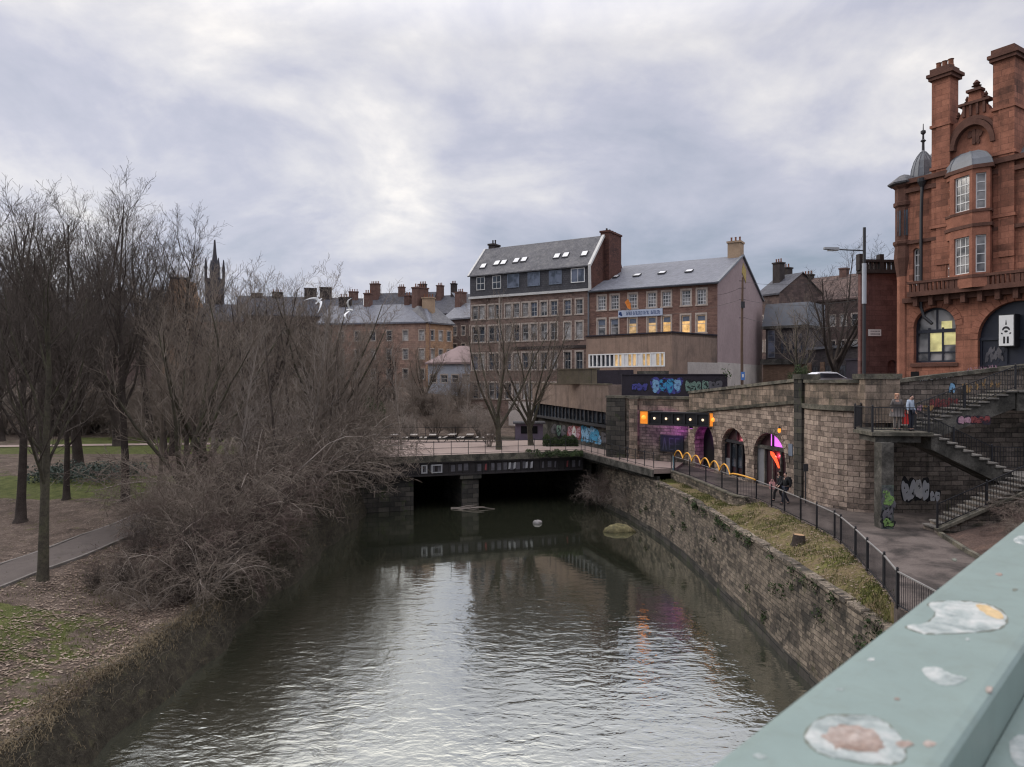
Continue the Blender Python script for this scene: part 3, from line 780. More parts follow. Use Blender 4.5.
mb = MB()
pu = fg.u_at(470.5)
fg.box(mb, pu - .75, pu + .75, -1.2, 2.5, -7, -.1); fg.box(mb, pu - .95, pu + .95, 2.5, 2.86, -7.2, .1)
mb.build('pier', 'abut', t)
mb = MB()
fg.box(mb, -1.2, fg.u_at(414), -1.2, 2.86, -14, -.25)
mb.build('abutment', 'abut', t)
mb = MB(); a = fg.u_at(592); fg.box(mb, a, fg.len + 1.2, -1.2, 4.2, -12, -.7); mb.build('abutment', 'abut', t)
# slim ramp edge on the right
fr = F((6.4, 65.4), (10.25, 52.0))
mb = MB(); fr.box(mb, .1, fr.len, 4.0, 4.5, .01, .12); fr.box(mb, .1, fr.len, 3.7, 4.0, -.5, -.3); mb.build('edge_beam', 'conc_grey', t)
railing('bridge_railing', 'thin dark railing along the edge of the low river bridge', [(-12.4, 59.25, 4.58), (6.3, 65.55, 4.58), (6.6, 65.0, 4.58), (10.3, 52.3, 4.55), (11.6, 52.4, 4.45)], 1.1, 1.55, None, post=.05)
# sticks caught on the pier
rr = random.Random(8)
t = thing('driftwood', 'grey flood sticks caught around the foot of the bridge pier', 'driftwood', (-3.6, 60.5, 0))
p0 = fg.pt(pu, 0, .6)
for i in range(7):
    mb = MB(); a = rr.uniform(-.4, .4); l = rr.uniform(.8, 1.8)
    c = Vector(p0) + Vector((rr.uniform(-.9, 1.1), rr.uniform(-.6, .2), rr.uniform(.03, .25)))
    dv = Vector((math.cos(a) * l, math.sin(a) * l, rr.uniform(-.08, .2)))
    mb.tube([c - dv * .7, c + Vector((0, 0, .06)), c + dv * .7], [.05, .045, .02], 5); mb.build('stick', 'twig_grey', t)
# rocks in the water
def rock(name, label, loc, sx, sy, sz, mat, seed):
    r_ = random.Random(seed); mb = MB(); n, k = 14, 7
    vs = []
    for i in range(k):
        ph = math.pi * (i / (k - 1)) - math.pi / 2
        for j in range(n):
            th = 2 * math.pi * j / n; d = 1 + .22 * math.sin(3 * th + seed) + r_.uniform(-.13, .13)
            vs.append((loc[0] + sx * d * math.cos(th) * math.cos(ph), loc[1] + sy * d * math.sin(th) * math.cos(ph), loc[2] + sz * math.sin(ph) * (1 + r_.uniform(-.12, .12))))
    mb.v = vs
    for i in range(k - 1):
        for j in range(n): mb.f.append((i * n + j, i * n + (j + 1) % n, (i + 1) * n + (j + 1) % n, (i + 1) * n + j)); mb.mi.append(0)
    return tag(mb.build(name, mat, None, True), label, 'rock')
rock('river_rock', 'mossy rounded rock standing in the river near the stone wall', (7.75, 52.5, .02), 1.05, .8, .5, 'rock', 3)
rock('river_stone', 'small pale stone showing above the water beyond the mossy rock', (1.95, 55.2, .03), .36, .28, .24, 'pale_rock', 6)
# tree stump on the verge
t = thing('tree_stump', 'sawn tree stump with a pale cut top on the verge', 'stump', (12.35, 31.0, 3.95))
mb = MB(); mb.tube([(12.35, 31, 3.85), (12.35, 31, 4.0), (12.38, 31.02, 4.32)], [.36, .28, .24], 12); mb.build('stump_wood', 'bark', t)
M['cut_wood'] = m_patch('pale cut wood', [(.3, (.30, .17, .09)), (.6, (.42, .28, .17))], 6, 20, .2)
mb = MB(); mb.tube([(12.38, 31.02, 4.318), (12.381, 31.02, 4.335)], [.225, .22], 12); mb.build('cut_face', 'cut_wood', t)
for i, (x, y) in enumerate(((12.62, 26.6), (12.55, 23.9))):
    z = 4.1
    tag(leaf_mass('green_weed', [(x, y, z)], 'evergreen', (.05, .11), random.Random(i), None, 60, (.16, .16, .1)), ('round green weed growing by the riverside railing near the stump', 'leafy green weed at the near end of the verge by the railing')[i], 'weed')

# ------------------------------------------------------------------ arched viaduct wall
fa = F(ARCH_F, ARCH_N)
t = thing('arched_wall', 'buff stone wall with three arched doorways beside the riverside path', 'wall', (15, 48, 4.4))
arch = []
for (a, b) in ((695, 714.5), (722, 745.5), (754, 786)):
    u0, u1 = fa.u_at(a), fa.u_at(b); r_ = (u1 - u0) / 2
    arch.append((u0, u1, 7.75 - min(r_, 1.55)))
Lz = lambda u, z0, z1: z0 + (z1 - z0) * u / fa.len
holes = [archpoly(u0, u1, 4.42, zs, 16, 1.55 / ((u1 - u0) / 2) if (u1 - u0) / 2 > 1.55 else 1.0) for u0, u1, zs in arch]
mb = MB(); fa.plate(mb, [(0, 4.3), (fa.len, 4.3), (fa.len, 9.7), (0, 8.45)], holes, 0, .9, .75)
mb.build('wall_face', 'arch_stone', t)
mb = MB(); fa.plate(mb, [(0, 8.62), (fa.len, 9.87), (fa.len, 10.95), (0, 9.95)], (), -.06, .5); mb.build('parapet', 'parapet_stone', t)
mb = MB()
fa_q = [fa.pt(0, 8.45, .16), fa.pt(fa.len, 9.7, .16), fa.pt(fa.len, 9.7, -.4), fa.pt(0, 8.45, -.4), fa.pt(0, 8.64, .2), fa.pt(fa.len, 9.89, .2), fa.pt(fa.len, 9.89, -.4), fa.pt(0, 8.64, -.4)]
mb.quadbox(fa_q); mb.build('string_course', 'coping', t)
mb = MB(); mb.quadbox([fa.pt(0, 9.95, .06), fa.pt(fa.len, 10.95, .06), fa.pt(fa.len, 10.95, -.62), fa.pt(0, 9.95, -.62), fa.pt(0, 10.14, .03), fa.pt(fa.len, 11.14, .03), fa.pt(fa.len, 11.14, -.6), fa.pt(0, 10.14, -.6)]); mb.build('coping', 'coping', t)
for (u0, u1, zs), h in zip(arch, holes):   # ring of dressed stones round each arch
    mb = MB(); c, r_ = (u0 + u1) / 2, (u1 - u0) / 2; k = 1.55 / r_ if r_ > 1.55 else 1
    for i in range(13):
        a0, a1 = math.pi * (i + .04) / 13, math.pi * (i + .96) / 13
        P = lambda a, q, d: fa.pt(c + (r_ + q) * math.cos(a), zs + (r_ + q) * k * math.sin(a), d)
        mb.quadbox([P(a0, .01, .05), P(a1, .01, .05), P(a1, .01, -.2), P(a0, .01, -.2), P(a0, .42, .05), P(a1, .42, .05), P(a1, .42, -.2), P(a0, .42, -.2)])
    mb.build('arch_ring', 'arch_stone', t)
# what fills the arches
M['mag_glow'] = m_emit('magenta lit glass', (.70, .14, .80), .85)
M['red_glow'] = m_emit('red lit sign', (.9, .10, .03), .8)
M['plum'] = m_plain('plum painted door', (.045, .018, .022), .5, .3, 2, .4)
M['grey_door'] = m_plain('grey door leaf', (.19, .19, .20), .5, .2, 2, .3)
for i, ((u0, u1, zs), h) in enumerate(zip(arch, holes)):
    o = 0 if i == 0 else .34
    mb = MB(); fa.plate(mb, [(u, z) for u, z in archpoly(u0 - .1, u1 + .1, 4.4, zs, 14, 1.55 / ((u1 - u0) / 2))], (), o - .70); 
    d = mb.build('doorway', 'void' if i == 0 else 'plum', t)
    if i:
        mb = MB(); fa.box(mb, u0 - .05, u1 + .05, 6.72, 6.92, o - .68, o - .5)
        for k in range(5):
            u = u0 + (u1 - u0) * (k) / 4; fa.box(mb, u - .06, u + .06, 4.42, 6.72, o - .68, o - .55)
        fa.box(mb, (u0 + u1) / 2 - .05, (u0 + u1) / 2 + .05, 6.92, 7.9, o - .68, o - .55)
        mb.build('timber_frame', 'wood_black' if i == 1 else 'conc_grey', d)
        mb = MB(); fa.box(mb, u0 + .02, u0 + (u1 - u0) * .25 - .06, 4.42, 6.7 if i == 2 else 5.6, o - .66, o - .6); mb.build('door_leaf', 'grey_door', d)
        mb = MB(); a, b = u0 + (u1 - u0) * .27, u1 - (u1 - u0) * .27
        if i == 1: fa.plate(mb, rect(a, b, 5.1, 6.65), (), o - .66); mb.build('pane', 'glass', d)
    if i == 2:
        mb = MB(); c = (u0 + u1) / 2
        fa.plate(mb, [(c - .35, 6.95), (c + .95, 6.95), (c + .92, 7.2), (c + .8, 7.4), (c + .55, 7.55), (c + .2, 7.66), (c - .1, 7.68), (c - .35, 7.66)], (), o - .66); mb.build('fanlight', 'mag_glow', d)
        mb = MB(); fa.plate(mb, [(c - .2, 6.62), (c + .1, 6.6), (c + .45, 6.35), (c + .75, 5.95), (c + .85, 5.7), (c + .7, 5.68), (c + .45, 5.95), (c + .15, 6.2), (c - .15, 6.4)], (), o - .52, .03); mb.build('lit_sign', 'red_glow', d)
for (nm, ai, z_, colr, en) in (('magenta_door_lamp', 0, 6.9, (.8, .05, 1.0), 26), ('red_door_lamp', 2, 6.4, (1.0, .12, .2), 16), ('dim_fill_light', 1, 7.0, (1.0, .3, .35), 5)):  # dim red glow in the second arch is added, without a visible lamp
    u0, u1, zs = arch[ai]; pl = bpy.data.lights.new(nm, 'POINT'); pl.energy = en; pl.color = colr; pl.shadow_soft_size = .06
    o = bpy.data.objects.new(nm, pl); o.location = fa.pt(u0 + (u1 - u0) * .62, z_, -.24 if ai else -.5); COL.objects.link(o); o['kind'] = 'structure'
# lantern added for the amber glow on the wall above the third arch
def lantern(name, label, p, mat_e, n):
    t = thing(name, label, 'lamp', p)
    mb = MB(); mb.lathe(p[0], p[1], [(.05, p[2] + .15), (.11, p[2] + .13), (.03, p[2] + .26)], 8); mb.box(p[0], p[0] + .3, p[1] - .02, p[1] + .02, p[2] + .2, p[2] + .235); mb.build('bracket', 'black', t)
    mb = MB(); mb.lathe(p[0], p[1], [(.05, p[2] - .12), (.085, p[2] - .06), (.085, p[2] + .10), (.06, p[2] + .13)], 10); mb.build('lamp_glass', mat_e, t)
M['amber'] = m_emit('amber lamp', (1.0, .32, .035), 1.0)
p = fa.pt(fa.u_at(784), 8.02, .3); lantern('added_lantern', 'amber lantern added for the glow on the wall above the third arch', p, 'amber', 1)
# pier between the arches and the rounded corner
def pier(name, label, poly, z0, z1, cap, mat='parapet_stone', over=.12):
    t = thing(name, label, 'pier', (poly[0][0], poly[0][1], z0))
    mb = MB(); mb.prism(poly, z0, z1); mb.build('shaft', mat, t)
    cx_ = sum(p[0] for p in poly) / len(poly); cy_ = sum(p[1] for p in poly) / len(poly)
    big = [(cx_ + (x - cx_) * (1 + over), cy_ + (y - cy_) * (1 + over)) for x, y in poly]
    mb = MB(); mb.prism(big, z1, z1 + cap); mb.build('cap', 'coping', t)
    return t
pier('wall_pier', 'narrow sooty stone pier between the arches and the rounded wall', [(15.95, 40.75), (16.15, 40.15), (17.2, 40.35), (17.0, 41.0)], 4.3, 11.05, .28, 'abut')
cur = [(16.3, 40.3), (16.2, 39.2), (16.25, 38.2), (16.5, 37.2), (16.95, 36.4), (17.6, 35.85), (18.4, 35.65)]
t = thing('rounded_wall', 'rounded corner wall of buff weathered stone above the riverside path', 'wall', (16.3, 38, 4.3))
mb = MB(); m2 = MB(); m3 = MB(); m4 = MB()
back = [(x + .9, y + .7) for x, y in cur]
for i in range(len(cur) - 1):
    a, b = cur[i], cur[i + 1]; A, B = back[i], back[i + 1]
    def slab(M_, z0, z1, out):
        da = Vector((a[0] - A[0], a[1] - A[1])).normalized() * out; db = Vector((b[0] - B[0], b[1] - B[1])).normalized() * out
        M_.quadbox([(a[0] + da.x, a[1] + da.y, z0), (b[0] + db.x, b[1] + db.y, z0), (*B, z0), (*A, z0), (a[0] + da.x, a[1] + da.y, z1), (b[0] + db.x, b[1] + db.y, z1), (*B, z1), (*A, z1)])
    slab(mb, 4.3, 9.45, 0); slab(m2, 9.45, 9.7, .18); slab(m3, 9.7, 10.85, -.05); slab(m4, 10.85, 11.03, .08)
mb.build('wall_face', 'arch_stone', t); m2.build('string_course', 'coping', t); m3.build('parapet', 'parapet_stone', t); m4.build('coping', 'coping', t)
pier('gate_pier', 'wide square stone pier with a flat cap behind the stair landing', [(17.35, 35.35), (19.05, 35.35), (19.05, 36.5), (17.35, 36.5)], 8.9, 11.05, .26, 'parapet_stone', .1)
# thin signpost beside the corner
t = thing('signpost', 'thin dark signpost standing against the rounded stone wall', 'post', (15.75, 38.6, 4.4))
mb = MB(); mb.tube([(15.75, 38.6, 4.4), (15.75, 38.6, 6.5)], .035, 8); mb.build('pole', 'dark_metal', t)
mb = MB(); mb.box(15.62, 15.88, 38.55, 38.58, 6.1, 6.5); mb.build('plate', 'dark_metal', t)
M['bluegrey'] = m_plain('blue grey notice', (.16, .19, .24), .5, .2, 3)
mb = MB(); fa.box(mb, fa.u_at(789), fa.u_at(793), 6.6, 7.3, .01, .04); tag(mb.build('wall_notice', 'bluegrey'), 'small blue grey notice on the wall right of the third arch', 'notice')

# ------------------------------------------------------------------ alcove: light beam, dark wall, hoarding
fb = F((7.9, 60.6), (13.75, 55.6))
t = thing('alcove_wall', 'sooty stone end wall under the graffiti hoarding', 'wall', (10, 58, 4.4))
mb = MB(); fb.plate(mb, [(0, 4.2), (fb.len, 4.2), (fb.len, 8.5), (0, 8.6)], (), 0, .8); mb.build('wall_face', 'dark_stone', t)
mb = MB(); fb.plate(mb, [(0.6, 8.5), (fb.len, 8.5), (fb.len, 9.55), (0.6, 9.5)], (), .05, .5); mb.build('panel', 'parapet_stone', t)
mb = MB(); fb.box(mb, .5, fb.len + .2, 9.5, 9.72, -.5, .16); mb.build('coping', 'coping', t)
M['magenta_wash'] = None
mb = MB(); u0, u1 = fb.u_at(661), fb.u_at(684); fb.box(mb, u0, u1, 5.35, 6.65, .01, .1)
s = thing('dark_signboard', 'dark signboard with faint blue lettering under the bulb beam', 'sign', fb.pt(u0, 5.35, 0)); mb.build('board', 'navy', s)
M['faint_blue'] = m_plain('faint blue lettering', (.05, .055, .085), .6, .3, 3)
w = (u1 - u0)
for i, k in enumerate((.13, .42, .68)):     # three blurred capitals, unreadable in the photo
    mb = MB(); c = u0 + w * (k + .06); h = w * .10
    if i == 0:
        fb.plate(mb, [(c - h, 5.5), (c - h + .12, 5.5), (c + .03, 6.45), (c - .06, 6.45)], (), .106); fb.plate(mb, [(c + h - .1, 5.5), (c + h + .02, 5.5), (c + .05, 6.45), (c - .04, 6.45)], (), .107)
    else:
        fb.plate(mb, rect(c - h, c - h + .1, 5.5, 6.45), (), .106)
        for z in (5.5, 5.93, 6.36): fb.plate(mb, rect(c - h + .1, c + h, z, z + .09), (), .106)
    mb.build('letter', 'faint_blue', s)
# beam with bulbs
fl = F((9.75, 55.2), (14.75, 51.3))
ub0, ub1 = fl.u_at(640.5), fl.u_at(719.5)
t = thing('bulb_beam', 'dark beam carrying a row of bulbs with amber boxes at both ends', 'light beam', fl.pt(ub0, 7.6, 0))
mb = MB(); fl.box(mb, ub0 + .75, ub1 - .72, 7.65, 8.6, -.6, .0)
for z in (7.62, 8.5): fl.box(mb, ub0 + .75, ub1 - .72, z, z + .12, -.6, .14)
for i in range(6):
    u = ub0 + .75 + (ub1 - ub0 - 1.47) * i / 5; fl.box(mb, u - .06, u + .06, 7.74, 8.5, -.02, .12)
mb.build('beam_body', 'black', t)
M['bulb'] = m_emit('white bulb', (1.0, .74, .48), .9)
for i in range(5):
    u = ub0 + .75 + (ub1 - ub0 - 1.47) * (i + .5) / 5; p = fl.pt(u, 8.1, .12)
    mb = MB(); mb.lathe(p[0], p[1], [(.02, 8.02), (.07, 8.05), (.085, 8.11), (.07, 8.17), (.02, 8.2)], 10); mb.build('bulb', 'bulb', t, True)
M['amber_box'] = m_emit('amber light box', (.9, .28, .025), .38)
for q in (0, 1):
    a = ub0 if q == 0 else ub1 - .72
    mb = MB(); fl.box(mb, a, a + .72, 7.66, 8.66, -.55, .12); e = mb.build('light_box', 'amber_box', t)
    mb = MB()
    for z in (7.6, 8.62): fl.box(mb, a - .03, a + .75, z, z + .08, -.56, .16)
    for uu in (a - .02, a + .68): fl.box(mb, uu, uu + .06, 7.68, 8.62, .10, .15)
    mb.build('box_frame', 'timber_pole', e)
    p = fl.pt(a + .36, 8.16, .16); mb = MB(); mb.lathe(p[0], p[1], [(.05, 8.0), (.16, 8.06), (.18, 8.16), (.14, 8.27), (.05, 8.32)], 10); mb.build('bulb', 'amber', e, True)
# magenta spotlight fixed under the beam
p = fl.pt(fl.u_at(689), 7.45, -.35)
t = thing('magenta_spotlight', 'small magenta spotlight fixed below the bulb beam', 'spotlight', p)
mb = MB(); mb.box(p[0] - .12, p[0] + .12, p[1] - .12, p[1] + .12, p[2], p[2] + .16); mb.build('casing', 'black', t)
mb = MB(); mb.lathe(p[0], p[1], [(.10, p[2] - .03), (.10, p[2] + .001)], 10); mb.build('lens', 'mag_glow', t)
pl = bpy.data.lights.new('magenta_glow', 'SPOT'); pl.energy = 330; pl.color = (.75, .05, 1.0); pl.shadow_soft_size = .08; pl.spot_size = R(58); pl.spot_blend = .9
o = bpy.data.objects.new('magenta_glow', pl); o.location = (p[0] - .1, p[1] + .5, 7.3); o.rotation_euler = Vector((-.35, 2.2, .0)).to_track_quat('-Z', 'Y').to_euler(); COL.objects.link(o); o['kind'] = 'structure'
mb = MB()
# a dark doorway block in the corner of the alcove
pier('buttress', 'dark ivy stained stone buttress left of the bulb beam', [(7.9, 60.3), (9.3, 59.2), (10.0, 60.1), (8.6, 61.4)], 4.2, 9.5, .2, 'abut', .06)
pier('buttress', 'slim pale stone buttress at the left end of the bulb beam', [(9.55, 58.75), (10.15, 58.25), (10.5, 58.7), (9.9, 59.2)], 4.2, 9.45, .2, 'parapet_stone', .1)

# ------------------------------------------------------------------ graffiti
def blob(rng, cu, cz, ru, rz, n=18, rough=.22, lean=0.0):
    ph = [rng.uniform(0, 6.28) for _ in range(3)]
    out = []
    for i in range(n):
        a = 2 * math.pi * i / n; k = 1 + rough * (math.sin(2 * a + ph[0]) * .4 + math.sin(3 * a + ph[1]) * .35 + math.sin(5 * a + ph[2]) * .25)
        # squarish bubble
        c, s_ = math.cos(a), math.sin(a); q = (abs(c) ** 3 + abs(s_) ** 3) ** (-1 / 3)
        z = rz * k * s_ * q; out.append((cu + ru * k * c * q + lean * z, cz + z))
    return out
def graffiti(parent, f, u0, u1, z0, z1, n, fills, outline, seed, d=.004, strokes=True, name='graffiti', rough=.25, z0b=None):
    rng = random.Random(seed); mats = [outline] + list(fills); mb = MB()
    w = (u1 - u0) / n
    for i in range(n):
        cu = u0 + w * (i + .5) + rng.uniform(-.08, .08) * w; cz = (z0 + z1) / 2 + rng.uniform(-.08, .08) * (z1 - z0); rz = (z1 - z0) / 2 * rng.uniform(.82, 1.05)
        st = rng.getstate(); le = rng.uniform(-.1, .25)
        f.plate(mb, blob(random.Random(seed + i), cu, cz, w * .66, rz * 1.12, 20, rough, le), (), d + i * .0012, .003, mi=0)
    for i in range(n):
        rng2 = random.Random(seed * 3 + i); cu = u0 + w * (i + .5); cz = (z0 + z1) / 2 + rng2.uniform(-.05, .05) * (z1 - z0); rz = (z1 - z0) / 2 * rng2.uniform(.8, .95); le = rng2.uniform(-.1, .25)
        f.plate(mb, blob(rng2, cu, cz, w * .50, rz, 20, rough, le), (), d + .018 + i * .0012, .003, mi=1 + rng2.randrange(len(fills)))
        if strokes:
            for k in range(2):
                a, b = cu + rng2.uniform(-.25, .2) * w, cz + rng2.uniform(-.4, .3) * rz; l = w * rng2.uniform(.15, .4); hh = rz * .10
                f.plate(mb, [(a, b), (a + l, b + rng2.uniform(-.3, .3) * rz), (a + l * .9, b + hh + rng2.uniform(.0, .3) * rz), (a + .02, b + hh)], (), d + .036 + i * .0013 + k * .0006, .001, mi=0)
    return mb.build(name, mats, parent)
def m_spray(name, c, hold=.5, scale=3.0):
    m, nt, b = _nodes(name); co = coords(nt)
    n1 = noise(nt, co, scale, 5, .7, .4)
    L(nt, mixc(nt, 1.0, c, ramp(nt, noise(nt, co, scale * 2.2, 4, .7), [(.3, .55), (.7, 1.25)]), 'MULTIPLY'), b.inputs['Base Color'])
    L(nt, ramp(nt, n1, [(.62 - hold * .4, 0.0), (.72 - hold * .4, 1.0)]), b.inputs['Alpha']); b.inputs['Roughness'].default_value = .8
    return m
M['g_silver'] = m_plain('silver spray', (.48, .48, .50), .5, .18, 3)
M['g_black'] = m_spray('black spray', (.012, .012, .014), .7)
M['g_blue'] = m_spray('bright blue spray', (.05, .30, .52), .58)
M['g_sky'] = m_spray('pale blue spray', (.22, .42, .62), .58)
M['g_indigo'] = m_spray('indigo spray', (.07, .07, .28), .58)
M['g_green'] = m_spray('grey green spray', (.16, .25, .20), .58)
M['g_lime'] = m_spray('lime spray', (.18, .30, .09), .58)
M['g_red'] = m_spray('dull red spray tag', (.22, .05, .05), .58)
M['g_pink'] = m_spray('pale pink spray', (.42, .24, .30), .58)
M['g_ochre'] = m_spray('ochre spray', (.36, .22, .09), .58)
M['g_white'] = m_plain('white spray', (.55, .54, .54), .7, .3, 3)
M['hoard'] = m_plain('plum black hoarding', (.032, .026, .034), .7, .4, .8, .3, fine=.2)
fh = F((9.4, 61.6), (18.5, 61.2))
t = thing('hoarding', 'long dark hoarding covered in blue and green graffiti above the alcove', 'hoarding', (9.4, 61.6, 9.4))
mb = MB(); fh.box(mb, 0, fh.u_at(727.5), 9.5, 11.42, -.25, 0); fh.box(mb, -.05, fh.u_at(728), 11.42, 11.52, -.3, .06)
mb.build('boards', 'hoard', t)
graffiti(t, fh, fh.u_at(632), fh.u_at(647), 10.05, 10.75, 3, ['g_indigo'], 'g_black', 5)
graffiti(t, fh, fh.u_at(652), fh.u_at(681), 9.95, 11.1, 4, ['g_blue', 'g_sky', 'g_blue'], 'g_indigo', 17)
graffiti(t, fh, fh.u_at(685), fh.u_at(701), 9.95, 10.95, 3, ['g_green'], 'g_black', 23)
graffiti(t, fh, fh.u_at(702), fh.u_at(722), 10.0, 11.0, 3, ['g_green', 'graf_grey'], 'g_black', 31)
rr = random.Random(2)
mb = MB(); fh.box(mb, fh.u_at(727.5) + .1, fh.u_at(727.5) + .5, 9.6, 10.3, -.3, .1)
tag(mb.build('litter_bag', 'white'), 'small pale bag lying on the parapet at the right end of the hoarding', 'bag')
tag(leaf_mass('wall_plant', [fh.pt(fh.u_at(726), 11.5, -.1)], 'evergreen', (.05, .14), random.Random(3), None, 70, (.3, .2, .25)), 'tuft of green weed sprouting at the right end of the hoarding', 'weed')

# concrete building beside the plaza
fc = F((2.4, 84.5), (8.85, 66.0))
t = thing('concrete_building', 'low stained concrete building with a dark window strip beside the plaza', 'building', (8.8, 66, 4.5))
Ln = fc.len
mb = MB(); fc.plate(mb, [(0, 8.35), (Ln, 8.0), (Ln, 10.55), (0, 10.55)], (), 0, .01)
q = [fc.pt(0, 10.55, 0), fc.pt(Ln, 10.55, 0), fc.pt(Ln, 10.55, -9), fc.pt(0, 10.55, -9)]; mb.poly(q)
mb.poly([fc.pt(Ln, 4.3, -.6), fc.pt(Ln, 4.3, -9), fc.pt(Ln, 10.55, -9), fc.pt(Ln, 10.55, -.0), fc.pt(Ln, 8.0, 0)])
mb.poly([fc.pt(0, 4.3, -.6), fc.pt(0, 4.3, -9), fc.pt(0, 10.55, -9), fc.pt(0, 10.55, -.0), fc.pt(0, 8.35, 0)])
mb.build('upper_wall', 'concrete', t)
mb = MB(); mb.quadbox([fc.pt(0, 10.55, .06), fc.pt(Ln, 10.55, .06), fc.pt(Ln, 10.55, -.4), fc.pt(0, 10.55, -.4), fc.pt(0, 10.68, .06), fc.pt(Ln, 10.68, .06), fc.pt(Ln, 10.68, -.4), fc.pt(0, 10.68, -.4)]); mb.build('coping', 'mossy', t)
mb = MB(); mb.poly([fc.pt(0, 6.9, -.35), fc.pt(Ln, 6.9, -.35), fc.pt(Ln, 8.0, -.35), fc.pt(0, 8.35, -.35)]); mb.poly([fc.pt(0, 8.34, 0), fc.pt(Ln, 7.99, 0), fc.pt(Ln, 7.99, -.5), fc.pt(0, 8.34, -.5)]); strip_ = mb.build('window', 'glass', t)
mb = MB()
for i in range(22):
    u = Ln * i / 21; zt = 8.35 - .35 * u / Ln - .02; fc.box(mb, max(0, u - .06), u + .06, 6.95, zt, -.33, -.2)
mb.quadbox([fc.pt(0, 6.75, .02), fc.pt(Ln, 6.55, .02), fc.pt(Ln, 6.55, -.5), fc.pt(0, 6.75, -.5), fc.pt(0, 6.98, .02), fc.pt(Ln, 6.8, .02), fc.pt(Ln, 6.8, -.5), fc.pt(0, 6.98, -.5)])
mb.build('mullion_frame', 'dark_metal', strip_)
mb = MB(); fc.plate(mb, rect(0, Ln, 4.2, 6.85), (), -.6); mb.build('lower_wall', 'conc_grey', t)
graffiti(t, fc, fc.u_at(577), fc.u_at(584.5), 4.75, 6.5, 1, ['g_sky'], 'g_blue', 41, d=-.59, strokes=False, rough=.5)
graffiti(t, fc, fc.u_at(585.5), fc.u_at(593), 4.7, 6.4, 1, ['g_blue'], 'g_sky', 47, d=-.59, strokes=False, rough=.5)
graffiti(t, fc, fc.u_at(563), fc.u_at(575), 5.0, 6.2, 3, ['graf_grey', 'g_white', 'g_pink'], 'graf_red', 51, d=-.59)
graffiti(t, fc, fc.u_at(547), fc.u_at(561), 4.9, 6.2, 3, ['graf_grey', 'g_green'], 'g_black', 57, d=-.59)
graffiti(t, fc, fc.u_at(596), fc.u_at(602), 4.9, 6.1, 1, ['graf_grey'], 'g_black', 58, d=-.59)
# roof parapets of block
fk = F((4.6, 74), (9.9, 68.6)); 
t = thing('roof_parapet', 'mossy block parapet with a dark painted end on the concrete roof', 'parapet', (6, 72, 10.6))
mb = MB(); fk.box(mb, 0, fk.u_at(597), 10.6, 12.05, -.4, 0); fk.box(mb, -.03, fk.u_at(597), 12.05, 12.15, -.45, .06); mb.build('block_face', 'mossy', t)
mb = MB(); fk.box(mb, fk.u_at(597), fk.u_at(631), 10.4, 11.95, -.4, -.02); mb.build('painted_end', 'conc_dark', t)
mb = MB(); fk.box(mb, fk.u_at(627), fk.u_at(654), 10.9, 11.85, -2.4, -1.6); tag(mb.build('plant_box', 'conc_grey'), 'grey boxy plant housing with stained panels behind the hoarding', 'housing')
# ------------------------------------------------------------------ stairs on the right
fr_ = F((18.3, 35.9), (33.5, 36.4))
t = thing('retaining_wall', 'tall blackened retaining wall behind the stairs', 'wall', (20, 36, 4.4))
mb = MB(); topz = lambda u: 10.75 + .115 * u
fr_.plate(mb, [(0, 4.3), (fr_.len, 4.3), (fr_.len, 9.3), (0, 9.3)], (), 0, .6)
mb.build('wall_face', 'dark_stone', t)
mb = MB(); fr_.plate(mb, [(.5, 9.3), (fr_.len, 9.3), (fr_.len, topz(fr_.len)), (.5, topz(.5))], (), -.08, .45); mb.build('parapet', 'dark_stone', t)
mb = MB(); mb.quadbox([fr_.pt(.5, topz(.5), .06), fr_.pt(fr_.len, topz(fr_.len), .06), fr_.pt(fr_.len, topz(fr_.len), -.6), fr_.pt(.5, topz(.5), -.6), fr_.pt(.5, topz(.5) + .18, .03), fr_.pt(fr_.len, topz(fr_.len) + .18, .03), fr_.pt(fr_.len, topz(fr_.len) + .18, -.6), fr_.pt(.5, topz(.5) + .18, -.6)]); mb.build('coping', 'coping', t)
graffiti(t, fr_, fr_.u_at(902), fr_.u_at(929), 4.95, 6.05, 4, ['g_silver', 'g_white'], 'g_black', 61)
graffiti(t, fr_, fr_.u_at(930), fr_.u_at(940), 4.95, 5.45, 2, ['g_silver'], 'g_black', 66)
graffiti(t, fr_, fr_.u_at(930), fr_.u_at(960), 9.6, 10.1, 5, ['g_red'], 'dark_stone', 71, d=-.075, strokes=False)
graffiti(t, fr_, fr_.u_at(963), fr_.u_at(973), 10.35, 10.85, 1, ['g_ochre'], 'dark_stone', 73, d=-.075, strokes=False)
graffiti(t, fr_, fr_.u_at(918), fr_.u_at(934), 9.45, 9.75, 3, ['g_pink', 'g_ochre'], 'dark_stone', 75, d=-.075, strokes=False)
graffiti(t, fr_, fr_.u_at(950), fr_.u_at(956), 10.35, 10.85, 2, ['g_sky', 'g_white'], 'g_black', 77, d=-.075, strokes=False)
def scrawl(parent, f, u0, u1, z0, z1, mat, seed, d=.005, slope=0.0):
    r_ = random.Random(seed); mb = MB(); u = u0; h = z1 - z0
    while u < u1:
        w = r_.uniform(.5, .9) * h; zz = z0 + slope * (u - u0)
        for k in range(3):
            a = u + r_.uniform(0, w * .6); b = zz + r_.uniform(0, h * .4); c = a + r_.uniform(-.2, .5) * w; e = b + r_.uniform(.3, .7) * h; s_ = h * .13
            f.plate(mb, [(a, b), (a + s_, b), (c + s_, e), (c, e)], (), d + k * .0012)
        u += w * 1.05
    return mb.build('scrawl', mat, parent)
scrawl(t, fr_, fr_.u_at(918), fr_.u_at(952), 10.93, 11.12, 'g_white', 5, .035, .112)
